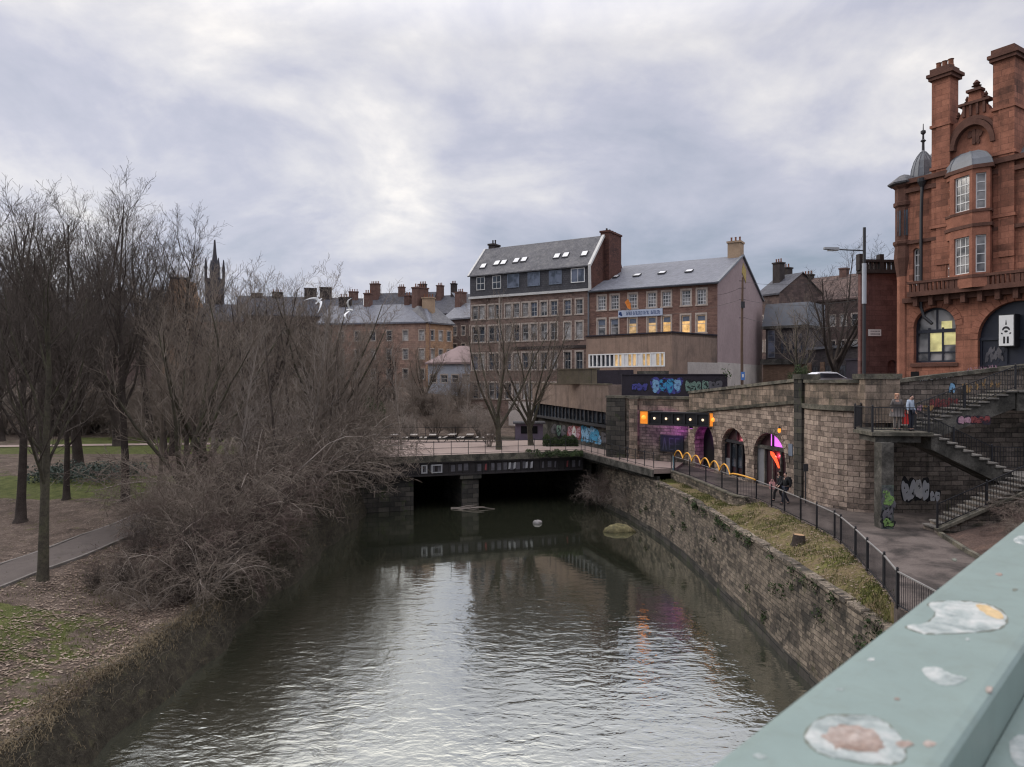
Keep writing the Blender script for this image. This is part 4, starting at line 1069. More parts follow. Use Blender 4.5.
scrawl(t, fr_, fr_.u_at(965), fr_.u_at(998), 11.42, 11.66, 'g_pink', 6, .035, .112)
scrawl(t, fr_, fr_.u_at(975), fr_.u_at(1000), 10.5, 11.0, 'g_ochre', 9, -.07, .1)

t = thing('stair_landing', 'stone stair landing standing on one square column covered in graffiti', 'landing', (16.7, 32.3, 4.4))
mb = MB(); mb.prism([(16.1, 32.2), (18.7, 31.9), (18.9, 35.5), (17.2, 35.8), (16.3, 34.4)], 8.5, 8.66); mb.build('slab', 'coping', t)
mb = MB(); mb.prism([(16.35, 32.4), (18.3, 32.2), (18.5, 35.5), (17.4, 35.6), (16.5, 34.2)], 8.2, 8.5); mb.build('corbel', 'conc_grey', t)
mb = MB(); mb.box(16.36, 16.9, 31.85, 32.5, 4.3, 8.21); col_o = mb.build('column', 'conc_grey', t)
f1 = F((16.36, 31.85), (16.90, 31.85)); M['col_paint'] = m_patch('daubed column paint', [(.3, (.03, .04, .10)), (.45, (.05, .06, .06)), (.58, (.10, .11, .10)), (.7, (.07, .13, .06))], 1.8, 9, .4)
mb = MB(); f1.box(mb, .005, .535, 4.4, 6.35, .0, .008); mb.build('painted_base', 'col_paint', col_o)
graffiti(col_o, f1, .06, .48, 5.35, 6.1, 1, ['g_lime'], 'graf_grey', 81, d=.012, rough=.5)
graffiti(col_o, f1, .05, .49, 4.85, 5.35, 2, ['graf_grey', 'g_sky'], 'g_black', 85, d=.012, rough=.5)
graffiti(col_o, f1, .06, .5, 4.5, 4.85, 1, ['g_lime', 'graf_white'], 'g_black', 88, d=.012, rough=.5)
railing('landing_railing', 'black barred railing round the stair landing', [(17.3, 35.7, 8.66), (16.35, 34.3, 8.66), (16.2, 32.35, 8.66), (18.55, 32.05, 8.66)], 1.1, 1.6, .13)

def flight(name, label, p0, p1, n, y0, y1, thick, mat_side='conc_grey'):
    """straight flight between two points (x, z) across y0..y1"""
    t = thing(name, label, 'stairs', (p0[0], (y0 + y1) / 2, p0[1]))
    mb = MB(); dx, dz = (p1[0] - p0[0]) / n, (p1[1] - p0[1]) / n
    prof = []
    for i in range(n):
        if dz > 0: prof += [(p0[0] + dx * i, p0[1] + dz * i), (p0[0] + dx * i, p0[1] + dz * (i + 1))]
        else: prof += [(p0[0] + dx * i, p0[1] + dz * i), (p0[0] + dx * (i + 1), p0[1] + dz * i)]
    prof.append((p1[0], p1[1])); low = [(p1[0], p1[1] - thick), (p0[0], p0[1] - thick)]
    pl = prof + low
    for tri in tessellate_polygon([[Vector((x, z, 0)) for x, z in pl]]):
        mb.poly([(pl[i][0], y0, pl[i][1]) for i in tri]); mb.poly([(pl[i][0], y1, pl[i][1]) for i in tri])
    for i in range(len(pl)):
        a, b = pl[i], pl[(i + 1) % len(pl)]
        mb.poly([(a[0], y0, a[1]), (b[0], y0, b[1]), (b[0], y1, b[1]), (a[0], y1, a[1])])
    mb.build('body', mat_side, t)
    for i in range(n):
        zt = p0[1] + dz * (i + 1 if dz > 0 else i); xa, xb = p0[0] + dx * i, p0[0] + dx * (i + 1)
        if dx < 0: xa, xb = xb, xa
        m2 = MB(); m2.box(xa - .05, xb + .05, y0 - .09, y1 + .03, zt + .004, zt + .07); m2.build('step', 'tread', t)
    return t
M['tread'] = m_patch('worn stair tread', [(.3, (.085, .078, .07)), (.55, (.19, .175, .155)), (.75, (.28, .26, .235))], 2, 14, .25)
t = flight('upper_stairs', 'upper stone flight climbing right from the landing towards the red building', (18.9, 8.62), (23.7, 10.42), 11, 33.9, 35.3, .75)
fs = F((18.9, 33.9), (23.7, 33.9))
graffiti(t, fs, 2.1, 3.6, 8.95, 9.3, 5, ['g_pink', 'g_red'], 'conc_dark', 91, d=.005, strokes=False)
t = thing('landing', 'pale concrete landing at the head of the upper stairs', 'landing', (25, 34.4, 10.4))
mb = MB(); mb.prism([(23.75, 33.85), (31, 33.2), (31, 35.8), (23.75, 35.4)], 9.55, 10.42); mb.build('slab', 'conc_grey', t)
mb = MB(); mb.prism([(23.78, 33.75), (31, 33.1), (31, 35.85), (23.78, 35.45)], 10.424, 10.52); mb.build('coping', 'tread', t)
t = flight('lower_stairs', 'middle stone flight going down right from the landing', (18.7, 8.5), (22.3, 6.72), 10, 32.1, 33.5, .6)
t = thing('turn_landing', 'low stone turning landing between the two lower flights', 'landing', (23.4, 32, 6.6))
mb = MB(); mb.prism([(22.35, 30.4), (26, 30.2), (26, 33.6), (22.35, 33.5)], 4.4, 6.66); mb.build('block', 'dark_stone', t)
mb = MB(); mb.prism([(22.38, 30.3), (26.1, 30.1), (26.1, 33.7), (22.38, 33.58)], 6.664, 6.76); mb.build('coping', 'tread', t)
t = flight('bottom_stairs', 'bottom stone flight coming down left to the riverside path', (18.3, 4.4), (22.3, 6.6), 13, 30.75, 32.0, .35, 'dark_stone')
mb = MB()
q = [(18.2, 4.35), (22.35, 4.35), (22.35, 6.35), (18.2, 4.55)]
fz_ = F((0, 30.7), (1, 30.7)); fz_.plate(mb, q, (), 0, .15); o = mb.build('side_wall', 'dark_stone', t)
mb = MB(); mb.bar((18.1, 30.68, 4.6), (22.35, 30.68, 6.45), .3, .12); mb.build('sloping_coping', 'coping', t)
railing('stair_railing', 'black barred railing climbing beside the upper flight', [(18.95, 33.95, 8.75), (23.7, 33.9, 10.55), (30.5, 33.3, 10.52)], 1.1, 2.4, .13, bars=.018)
railing('stair_railing', 'black barred railing descending beside the middle flight', [(18.75, 33.45, 8.55), (22.3, 33.45, 6.85), (25.8, 33.5, 6.76)], 1.05, 1.9, .13)
railing('stair_railing', 'black barred railing on the coping of the bottom flight', [(18.15, 30.7, 4.65), (22.35, 30.7, 6.5), (25.9, 30.3, 6.76)], 1.05, 1.9, .13)

# ------------------------------------------------------------------ upper street
def st_z(x, y): return 9.0 + .9 * smooth((x - 10) / 11) 
pol = [(8.8, 61.9), (18.6, 61.5), (16.6, 55.0)]
mb = MB()
top = [(14.3, 55.5), (17.2, 41.0), (17.6, 38.5), (18.0, 37.0), (19, 36.4), (33.5, 37.0), (33.5, 60), (33.5, 110), (8.9, 110), (8.9, 62.0), (9.4, 60.9)]
mb.prism(top, 4.0, st_z); structure('street', mb, 'asphalt')
mb = MB(); mb.poly([(33.4, 0, 9.7), (400, 0, 9.7), (400, 400, 9.7), (33.4, 400, 9.7)]); structure('street_ground', mb, 'asphalt')
mb = MB(); mb.prism([(20.2, 37.0), (33, 37.2), (33, 41), (21.8, 46), (20.6, 42)], 9.2, 10.75); structure('forecourt', mb, 'path')

# ------------------------------------------------------------------ red corner building
Q0 = (23.5, 42.0); dq = Vector((.55, -.835)).normalized()
fq = F(Q0, (Q0[0] + dq.x * 10, Q0[1] + dq.y * 10))
t = thing('corner_building', 'tall red sandstone corner building with arched shopfronts and twin chimneys', 'building', (25, 40, 9.9))
a0, a1 = fq.u_at(913.5), fq.u_at(955.5)
b0, b1 = fq.u_at(977.5), fq.u_at(977.5) + 3.9
h1 = archpoly(a0, a1, 12.0, 14.05, 18, 1.1 / ((a1 - a0) / 2)); h2 = archpoly(b0, b1, 10.7, 13.2, 20, 1.95 / 1.95)
mb = MB()
fq.plate(mb, [(-.5, 9.2), (10, 9.2), (10, 15.75), (-.5, 15.75)], [h1, h2], 0, .5, .45)
c1u, c2u = fq.u_at(932), fq.u_at(950); d1u, d2u = fq.u_at(993), fq.u_at(1014.5)
w1 = rect(fq.u_at(913), fq.u_at(918.3), 16.6, 18.9)
bay0, bay1 = fq.u_at(943.5), fq.u_at(993)
mb_hole = [archpoly(fq.u_at(912.5), fq.u_at(919.2), 16.5, 18.5, 8)]
fq.plate(mb, [(-.5, 15.75), (10, 15.75), (10, 22.6), (-.5, 22.6)], mb_hole, 0, .5, .25)
P = lambda u, z, d: fq.pt(u, z, d)
# body behind
mb.poly([P(-.5, 9.2, 0), P(-.5, 9.2, -11), P(-.5, 22.6, -11), P(-.5, 22.6, 0)])
mb.poly([P(10, 9.2, 0), P(10, 9.2, -11), P(10, 22.6, -11), P(10, 22.6, 0)])
mb.poly([P(-.5, 9.2, -11), P(10, 9.2, -11), P(10, 22.6, -11), P(-.5, 22.6, -11)])
mb.build('wall', 'red_stone', t)
mb = MB()
mb.poly([P(-.6, 22.6, .1), P(10, 22.6, .1), P(10, 25.6, -4), P(-.6, 25.6, -4)]); mb.poly([P(-.6, 22.6, -11), P(10, 22.6, -11), P(10, 25.6, -4), P(-.6, 25.6, -4)])
mb.poly([P(-.6, 22.6, .1), P(-.6, 22.6, -11), P(-.6, 25.6, -4)]); mb.build('roof', 'slate', t)
# bands and cornices
mb = MB()
for z0, z1, d in ((15.5, 15.78, .3), (18.95, 19.15, .14), (21.95, 22.2, .18), (22.45, 22.72, .34), (12.0 - .35, 12.0 - .15, .10)):
    if z0 < 12: fq.box(mb, a0 - .15, a1 + .15, z0 + .12, z1 + .12, -.1, d)
    else: fq.box(mb, -.6, 10, z0, z1, -.1, d)
mb.build('string_course', 'red_trim', t)
# stone rings of the two arches
mb = MB()
for u0, u1, zs, k, n in ((a0, a1, 14.05, 1.1 / ((a1 - a0) / 2), 13), (b0, b1, 13.2, 1.0, 19)):
    c, r_ = (u0 + u1) / 2, (u1 - u0) / 2
    for i in range(n):
        x0, x1 = math.pi * (i + .05) / n, math.pi * (i + .95) / n
        G = lambda a, q, d: fq.pt(c + (r_ + q) * math.cos(a), zs + (r_ * k + q) * math.sin(a), d)
        mb.quadbox([G(x0, .0, .03), G(x1, .0, .03), G(x1, .0, -.2), G(x0, .0, -.2), G(x0, .38, .03), G(x1, .38, .03), G(x1, .38, -.2), G(x0, .38, -.2)])
mb.build('arch_ring', 'red_plain', t)
# arched window with two lit lower panes
mb = MB(); dd = -.3
fq.plate(mb, archpoly(a0, a1, 12.0, 14.05, 18, 1.1 / ((a1 - a0) / 2)), [archpoly(a0 + .12, a1 - .12, 12.12, 14.05, 18, (1.1 - .12) / ((a1 - a0) / 2 - .12))], dd, .08)
for k in (1, 2): u = a0 + (a1 - a0) * (.31 if k == 1 else .64); fq.box(mb, u - .05, u + .05, 12.1, 14.0, dd - .06, dd)
fq.box(mb, a0 + .1, a1 - .1, 13.72, 13.9, dd - .06, dd + .03); fq.box(mb, a0 + .1, a1 - .1, 12.55, 12.62, dd - .06, dd)
u = (a0 + a1) / 2; fq.box(mb, u - .04, u + .04, 13.9, 15.1, dd - .06, dd)
w = mb.build('arched_window', 'navy', t)
mb = MB(); fq.plate(mb, archpoly(a0 + .02, a1 - .02, 12.02, 14.05, 18, 1.08 / ((a1 - a0) / 2)), (), dd - .07)
mb.build('pane', 'glass_blind', w)
mb = MB(); s3 = (a1 - a0)
for q in (rect(a0 + s3 * .33, a0 + s3 * .62, 12.64, 13.7), rect(a0 + s3 * .66, a1 - .12, 13.0, 13.7), rect(a0 + s3 * .60, a1 - .35, 13.92, 14.35)):
    mb = MB(); fq.plate(mb, q, (), dd - .05); mb.build('lit_pane', 'glass_yel', w)
# black arched shopfront with the white hanging panel
mb = MB(); dd = -.3
fq.plate(mb, archpoly(b0, b1, 10.7, 13.2, 20, 1.0), (), dd)
for u in (b0 + .02, b0 + 1.25, b0 + 2.6, b1 - .12): fq.box(mb, u, u + .1, 10.7, 13.2, dd, dd + .07)
fq.box(mb, b0, b1, 13.15, 13.3, dd, dd + .1); fq.box(mb, b0 + .1, b1, 11.75, 11.83, dd, dd + .06)
sh = mb.build('shopfront', 'navy', t)
graffiti(sh, fq, b0 + .3, b0 + 1.1, 12.0, 12.75, 4, ['graf_grey'], 'navy', 12, d=dd + .01, rough=.6)
graffiti(sh, fq, b0 + .45, b0 + .95, 11.25, 11.6, 1, ['g_red'], 'navy', 14, d=dd + .01, strokes=False)
scrawl(sh, fq, b0 + 1.45, b0 + 2.3, 11.35, 11.75, 'graf_grey', 15, dd + .01)
s0, s1 = fq.u_at(1001), fq.u_at(1017.5)
mb = MB(); fq.box(mb, s0, s1, 12.75, 14.45, dd + .05, .32); bx_s = thing('hanging_sign', 'white panel sign with a black emblem on the dark arched shopfront', 'sign', fq.pt(s0, 12.75, .1)); mb.build('casing', 'black', bx_s)
mb = MB(); fq.box(mb, s0 + .03, s1 - .06, 12.8, 14.4, .322, .335); mb.build('panel', 'white', bx_s)
mb = MB(); c = (s0 + s1) / 2 - .02; wv = (s1 - s0)
for q in (-.11, .11): fq.plate(mb, rect(c + q * wv - .045 * wv * 1.4, c + q * wv + .045 * wv * 1.4, 12.92, 13.28), (), .34)
ring = []
for i in range(11): a = math.pi * i / 10; ring.append((c + .24 * wv * math.cos(a), 13.62 + .2 * math.sin(a)))
for i in range(11): a = math.pi * (10 - i) / 10; ring.append((c + .16 * wv * math.cos(a), 13.60 + .10 * math.sin(a)))
fq.plate(mb, ring, (), .34); fq.plate(mb, blob(random.Random(4), c, 13.55, .10 * wv, .06, 12), (), .3412)
fq.plate(mb, [(c - .04, 13.9), (c + .04, 13.9), (c + .01, 14.15), (c - .01, 14.15)], (), .34)
for q in (-1, 1): fq.plate(mb, [(c + q * .3 * wv, 13.42), (c + q * .2 * wv, 13.40), (c + q * .2 * wv, 13.47), (c + q * .31 * wv, 13.5)], (), .34)
mb.build('emblem', 'black', bx_s)
# balcony
mb = MB(); fq.box(mb, -.1, 10, 15.79, 15.98, -.1, .72); 
for k in range(12):
    u = .25 + k * .85; fq.box(mb, u - .12, u + .12, 15.25, 15.785, -.05, .5)
mb.build('balcony_slab', 'red_trim', t)
mb = MB(); fq.box(mb, -.1, 10, 15.98, 16.06, .54, .7); fq.box(mb, -.1, 10, 16.52, 16.66, .52, .74)
n = 44
for k in range(n):
    u = -.05 + 10 * (k + .5) / n
    w_ = .13 if k % 7 == 3 else .055
    fq.box(mb, u - w_, u + w_, 16.06, 16.52, .57, .68)
mb.build('balustrade', 'red_trim', t)
# chimney shafts running up the front
def shaft(u0, u1, depth, ztop, npots):
    mb = MB(); fq.box(mb, u0, u1, 15.98, ztop, -depth, .12)
    g_ = (u1 - u0) * .30; fq.box(mb, u0 + g_, u1 + .03, 17.5, ztop - 1.0, -depth + .3, .19)
    o = mb.build('chimney', 'red_dark' if False else 'red_stone', t)
    mb = MB(); fq.box(mb, u0 - .12, u1 + .15, ztop, ztop + .18, -depth - .12, .28); fq.box(mb, u0 - .2, u1 + .25, ztop + .182, ztop + .36, -depth - .2, .36)
    fq.box(mb, u0 - .03, u1 + .06, ztop + .362, ztop + .62, -depth, .3)
    mb.build('cap', 'red_trim', o)
    for k in range(npots):
        p = fq.pt(u0 + (u1 - u0) * (k + .5) / npots, 0, -depth * .4)
        m2 = MB(); m2.lathe(p[0], p[1], [(.16, ztop + .6), (.18, ztop + .75), (.14, ztop + .8), (.13, ztop + 1.05), (.17, ztop + 1.1)], 8); m2.build('chimney_pot', 'pot', o)
    for z in (19.6, 22.9, 25.3):
        mb = MB(); fq.box(mb, u0 - .06, u1 + .1, z, z + .16, -depth - .05, .24); mb.build('band', 'red_plain', o)
shaft(c1u, c2u, .85, 28.0, 3)
shaft(d1u, d2u, 1.2, 27.9, 0)
# gable with arched pediment and finial between the shafts
mb = MB(); gc = (c2u + d1u) / 2 + .08; gw = (d1u - c2u) / 2 + .05
out = [(gc - gw, 22.6), (gc + gw, 22.6), (gc + gw, 25.3), (gc + gw * .75, 25.35), (gc + gw * .55, 25.9), (gc + gw * .32, 26.2), (gc + gw * .25, 26.8), (gc - gw * .25, 26.8), (gc - gw * .32, 26.2), (gc - gw * .55, 25.9), (gc - gw * .75, 25.35), (gc - gw, 25.3)]
fq.plate(mb, out, (), -.12, .5); gab = mb.build('gable', 'red_plain', t)
mb = MB()
for r0, r1, d in ((.80, 1.0, .22), (1.02, 1.16, .1)):
    n = 16
    for i in range(n):
        x0, x1 = math.pi * i / n, math.pi * (i + 1) / n
        G = lambda a, q, dd_: fq.pt(gc + gw * q * math.cos(a), 23.75 + 1.45 * q * math.sin(a), dd_)
        mb.quadbox([G(x0, r0, d), G(x1, r0, d), G(x1, r0, -.2), G(x0, r0, -.2), G(x0, r1, d), G(x1, r1, d), G(x1, r1, -.2), G(x0, r1, -.2)])
mb.build('arched_hood', 'red_trim', gab)
mb = MB(); rr = random.Random(6)
for k in range(9):   # weathered carving under the hood
    fq.plate(mb, blob(rr, gc + rr.uniform(-.38, .38) * gw, 24.25 + rr.uniform(-.3, .35), .15, .16, 10, .5), (), -.06 + k * .003, .06)
fq.box(mb, gc - .08, gc + .08, 23.9, 24.7, -.1, -.02)
mb.build('carving', 'red_trim', gab)
mb = MB()
for q, z0, z1, r_ in ((0, 26.8, 27.35, .2), (-.42, 26.1, 26.6, .11), (.42, 26.1, 26.6, .11), (-.8, 25.3, 25.85, .12), (.8, 25.3, 25.85, .12)):
    p = fq.pt(gc + q * gw, 0, -.35)
    mb.lathe(p[0], p[1], [(r_, z0), (r_ * .6, z0 + .12), (r_ * .5, z0 + (z1 - z0) * .5), (r_ * 1.25, z0 + (z1 - z0) * .62), (r_ * .55, z0 + (z1 - z0) * .72), (r_ * .95, z0 + (z1 - z0) * .88), (r_ * .2, z1 + .12)], 10)
fq.box(mb, gc - gw * .7, gc + gw * .7, 26.12, 26.26, -.5, .05); fq.box(mb, gc - gw * .33, gc + gw * .33, 26.78, 26.92, -.5, .05)
for q in (-.45, -.15, .15, .45): fq.box(mb, gc + q * gw - .06, gc + q * gw + .06, 25.5, 26.12, -.42, .0)
mb.build('finial', 'red_trim', gab)
# canted bay window
bc = (bay0 + bay1) / 2; bw = (bay1 - bay0) / 2
plan = [(bay0 - .05, 0), (bay0 + .12, .62), (bay0 + bw * .62, .98), (bc + bw * .52, .98), (bay1 - .1, .55), (bay1 + .05, 0)]
def u_d(px, d):
    k = (px - 512) / FPX; o = fq.o + fq.n * d; return (o.y * k - o.x) / (fq.d.x - fq.d.y * k)
plan = [(u_d(943, 0), 0.0), (u_d(951, .55), .55), (u_d(971.5, .95), .95), (u_d(989.5, .62), .62), (u_d(992, 0), 0.0)]
pw = [fq.pt(u, 0, d)[:2] for u, d in plan]
mbw = MB(); wins = []
for i in range(len(pw) - 1):
    ff = F(pw[i], pw[i + 1]); wl = ff.len
    mg = .17
    hs = [rect(mg, wl - mg, 16.75, 18.75), rect(mg, wl - mg, 20.15, 22.05)]
    if i == 3: hs = []
    if i == 0: hs = [rect(wl * .3, wl * .75, 16.75, 18.75), rect(wl * .3, wl * .75, 20.15, 22.05)]
    ff.plate(mbw, [(0, 15.98), (wl, 15.98), (wl, 22.3), (0, 22.3)], hs, 0, 0, .2)
    wins += [(ff, h) for h in hs]
bayo = mbw.build('bay', 'red_plain', t)
def grow_poly(k): return [(bc_x + (x - bc_x) * k, bc_y + (y - bc_y) * k) for x, y in pw]
bc_x = sum(p[0] for p in pw) / len(pw); bc_y = sum(p[1] for p in pw) / len(pw)
for z0, z1, k in ((19.2, 19.38, 1.10), (19.98, 20.12, 1.07), (22.3, 22.5, 1.16), (16.5, 16.66, 1.06)):
    mb = MB(); mb.prism(grow_poly(k), z0, z1); mb.build('cornice', 'red_trim', bayo)
for ff, h in wins:
    u0, u1, z0, z1 = h[0][0], h[1][0], h[0][1], h[2][1]
    window(ff, u0, u1, z0, z1, bayo, 'white', 'glass_blind', .1, 3 if u1 - u0 > .5 else 1, 4, .06, None)
mb = MB()   # lead half dome
base = grow_poly(1.12); n = len(base)
lev = [(1.0, 22.5), (.92, 22.85), (.72, 23.2), (.42, 23.42), (.05, 23.5)]
ap = fq.pt(bc, 0, -.05)
rows_ = [[(ap[0] + (x - ap[0]) * k, ap[1] + (y - ap[1]) * k, z) for x, y in base] for k, z in lev]
for r0, r1 in zip(rows_, rows_[1:]):
    for i in range(n): mb.poly([r0[i], r0[(i + 1) % n], r1[(i + 1) % n], r1[i]])
for i in range(n):
    for r0, r1 in zip(rows_, rows_[1:]): mb.bar(r0[i], r1[i], .05)
mb.build('lead_dome', 'lead', bayo)
# small round headed window with white sash on the left strip, storeys behind
mb = MB(); ff0, ff1 = fq.u_at(912.5), fq.u_at(919.2)
fq.plate(mb, archpoly(ff0, ff1, 16.5, 18.5, 8), [archpoly(ff0 + .06, ff1 - .06, 16.58, 18.5, 8)], -.2, .06)
for z in (17.1, 17.7, 18.3): fq.box(mb, ff0 + .04, ff1 - .04, z - .03, z + .03, -.25, -.2)
c = (ff0 + ff1) / 2; fq.box(mb, c - .02, c + .02, 16.55, 18.7, -.25, -.205); w = mb.build('round_headed_window', 'white', t)
mb = MB(); fq.plate(mb, archpoly(ff0, ff1, 16.5, 18.5, 8), (), -.24); mb.build('pane', 'glass_blind', w)
mb = MB(); fq.box(mb, fq.u_at(911), fq.u_at(919), 10.75, 11.5, .0, .03); mb.build('cellar_hatch', 'void', t)
# rain pipe
mb = MB(); p = fq.pt(fq.u_at(923.5), 0, .22); q_ = fq.pt(fq.u_at(922.5), 0, .2)
mb.tube([(p[0], p[1], 22.4), (p[0], p[1], 21.9), (q_[0], q_[1], 20.5), (q_[0], q_[1], 15.2), fq.pt(fq.u_at(926), 14.6, .2), fq.pt(fq.u_at(934), 14.2, .22)], .09, 8)
mb.lathe(p[0], p[1], [(.1, 22.1), (.24, 22.4), (.24, 22.6)], 8); mb.build('rain_pipe', 'iron', t)
# corner turret
tx, ty = fq.pt(fq.u_at(901.5), 0, -.25)[:2]
mb = MB(); mb.lathe(tx, ty, [(.37, 9.2), (.37, 16.8), (.40, 17.3)], 8)
tur = mb.build('turret', 'red_plain', t)
mb = MB(); mb.lathe(tx, ty, [(.36, 16.9), (.40, 17.2), (.55, 18.2), (.54, 18.3), (.50, 18.9), (.60, 19.05), (.60, 19.2), (.48, 19.25), (.48, 21.2), (.58, 21.3), (.58, 21.5), (.50, 21.55), (.50, 22.3), (.66, 22.45), (.66, 22.5)], 8); ori = mb.build('oriel', 'red_trim', tur)
mb = MB(); mb.lathe(tx, ty, [(.66, 22.5), (.88, 22.56), (.90, 22.64), (.30, 23.1), (.02, 23.2)], 8); mb.build('roof', 'slate', tur)
for a in (3.6, 4.4, 5.2):
    m2 = MB(); ca, sa = math.cos(a), math.sin(a); cx_, cy_ = tx + ca * .47, ty + sa * .47
    m2.quadbox([(cx_ - sa * -.1 - ca * .05, cy_ + ca * -.1 - sa * .05, 19.5), (cx_ + sa * -.1 - ca * .05, cy_ - ca * -.1 - sa * .05, 19.5), (cx_ + sa * -.1, cy_ - ca * -.1, 19.5), (cx_ - sa * -.1, cy_ + ca * -.1, 19.5), (cx_ - sa * -.1 - ca * .05, cy_ + ca * -.1 - sa * .05, 21), (cx_ + sa * -.1 - ca * .05, cy_ - ca * -.1 - sa * .05, 21), (cx_ + sa * -.1, cy_ - ca * -.1, 21), (cx_ - sa * -.1, cy_ + ca * -.1, 21)]); m2.build('slit_window', 'glass', tur)
dx_, dy_ = fq.pt(fq.u_at(914.5), 0, -.9)[:2]; 
mb = MB(); mb.lathe(dx_, dy_, [(.68, 22.6), (.68, 22.95), (.63, 23.4), (.5, 23.85), (.32, 24.18), (.14, 24.42), (.07, 24.55)], 14)
for k in range(14):
    a = 2 * math.pi * (k + .5) / 14
    mb.tube([(dx_ + r_ * math.cos(a), dy_ + r_ * math.sin(a), z + .015) for r_, z in ((.68, 22.95), (.63, 23.4), (.5, 23.85), (.32, 24.18), (.14, 24.42))], .025, 4)
dm = mb.build('lead_dome', 'lead', tur)
mb = MB(); mb.lathe(dx_, dy_, [(.08, 24.45), (.07, 25.0), (.16, 25.1), (.06, 25.2), (.05, 25.45), (.14, 25.55), (.14, 25.68), (.03, 25.75), (.02, 26.1)], 8); mb.build('finial', 'dark_metal', dm)
# upper wing to the left, set back
fw_ = F((22.85, 47.3), (23.6, 43.0))
t = thing('side_wing', 'lower plum red side wing with a dark parapet behind the lamp post', 'building', (22.9, 46, 9.8))
fw2 = F((22.55, 46.6), (25.6, 46.9))
mb = MB(); fw2.plate(mb, rect(0, fw2.len, 9.0, 17.9), [archpoly(fw2.u_at(887.5), fw2.u_at(896.5), 10, 12.0, 8)], 0, .3, .5); mb.prism([(22.56, 46.75), (25.58, 47.05), (31.0, 56.0), (27.8, 56.5)], 9.0, 17.88)
M['red_wing'] = m_masonry('plum red render', (.17, .09, .078), (.14, .074, .066), (.10, .055, .05), .8, .33, .012, .35, (.045, .022, .02), .3, streak=.45, blotch=.3, bmp=.25)
mb.build('wall', 'red_wing', t)
mb = MB(); fw2.plate(mb, archpoly(fw2.u_at(887), fw2.u_at(897), 9.9, 12.0, 8), (), -.45); mb.build('doorway', 'void', t)
mb = MB(); fw2.box(mb, -.05, fw2.len, 17.91, 18.15, -.4, .2); fw2.box(mb, -.02, fw2.len, 18.65, 18.8, -.3, .12)
for k in range(10): u = fw2.len * (k + .5) / 10; fw2.box(mb, u - .07, u + .07, 18.15, 18.65, -.2, .02)
for k in (0, 1, 2): u = fw2.len * k / 2.2; fw2.box(mb, u - .14, u + .14, 18.1, 19.15, -.3, .1)
mb.build('balustrade', 'chim_dark', t)
mb = MB(); fw2.box(mb, fw2.u_at(868), fw2.u_at(880.5), 13.85, 14.28, .02, .06); s = thing('street_sign', 'white street nameplate on the plum red side wing', 'sign', fw2.pt(fw2.u_at(868), 13.9, 0)); mb.build('plate', 'white', s)
mb = MB(); rr = random.Random(9); a_, b_ = fw2.u_at(870), fw2.u_at(879.4); 
for row, (z0, z1) in enumerate(((14.1, 14.2), (13.92, 14.03))):
    u = a_
    while u < b_ - .04:
        w_ = rr.uniform(.025, .05); fw2.plate(mb, rect(u, u + w_, z0, z1), (), .064); u += w_ + .03
mb.build('lettering', 'graf_grey', s)

# ------------------------------------------------------------------ street lamp
def at_pt(px, Y): return ((px - 512) / FPX * Y, Y)
x, y = at_pt(864, 43)
t = thing('street_lamp', 'tall dark street lamp with one arm reaching left and a pale sleeve', 'street lamp', (x, y, 9.9))
mb = MB(); mb.tube([(x, y, 9.6), (x, y, 12), (x, y, 20.1)], [.11, .10, .085], 10); mb.build('pole', 'dark_metal', t)
mb = MB(); mb.tube([(x, y, 9.7), (x, y, 10.9)], .14, 10); mb.build('base', 'dark_metal', t)
mb = MB(); mb.tube([(x - .01, y - .02, 15.55), (x - .01, y - .02, 17.95)], .125, 10); mb.build('sleeve', 'pale_metal', t)
mb = MB(); mb.tube([(x, y, 18.72), (x - 1.0, y, 18.76), (x - 1.65, y, 18.80)], .04, 8); mb.build('arm', 'dark_metal', t)
mb = MB(); mb.quadbox([(x - 2.4, y - .13, 18.80), (x - 1.55, y - .16, 18.72), (x - 1.55, y + .16, 18.72), (x - 2.4, y + .13, 18.80), (x - 2.4, y - .10, 18.92), (x - 1.55, y - .12, 18.90), (x - 1.55, y + .12, 18.90), (x - 2.4, y + .10, 18.92)])
mb.build('lamp_head', 'grey_metal', t)
mb = MB(); mb.box(x - 2.2, x - 1.65, y - .09, y + .09, 18.70, 18.735); mb.build('lens', 'offwhite', t)

# ------------------------------------------------------------------ brown hall with the lit windows, pink gable
A_L, A_R, B_R = (-6.2, 107.3), (10.5, 97.0), (25.1, 88.0)
fB = F(A_R, B_R); nb = -fB.n      # back direction
t = thing('brown_hall', 'brown brick hall with a pale slate roof, pink gable and lit windows', 'building', (18, 92, 9))
ez, rz, dep = 22.9, 27.8, 24.0
holes = []; wl = []
for i, px in enumerate((601.7, 614.7, 632.7, 651.7, 666.4, 686, 701.5)):
    u = fB.u_at(px); holes.append(rect(u - .55, u + .55, 20.35, 22.2)); wl.append((u - .55, u + .55, 20.35, 22.2, 0, i))
for i, px in enumerate((601.5, 614.2, 632.3, 651.7, 666.4, 685.5, 701)):
    u = fB.u_at(px); z0, z1 = (16.9, 19.1); holes.append(rect(u - .55, u + .55, z0, z1)); wl.append((u - .55, u + .55, z0, z1, 1, i))
mb = MB(); fB.plate(mb, rect(0, fB.len, 4.2, ez), holes, 0, 0, .25)
mb.build('front_wall', 'brick_b', t)
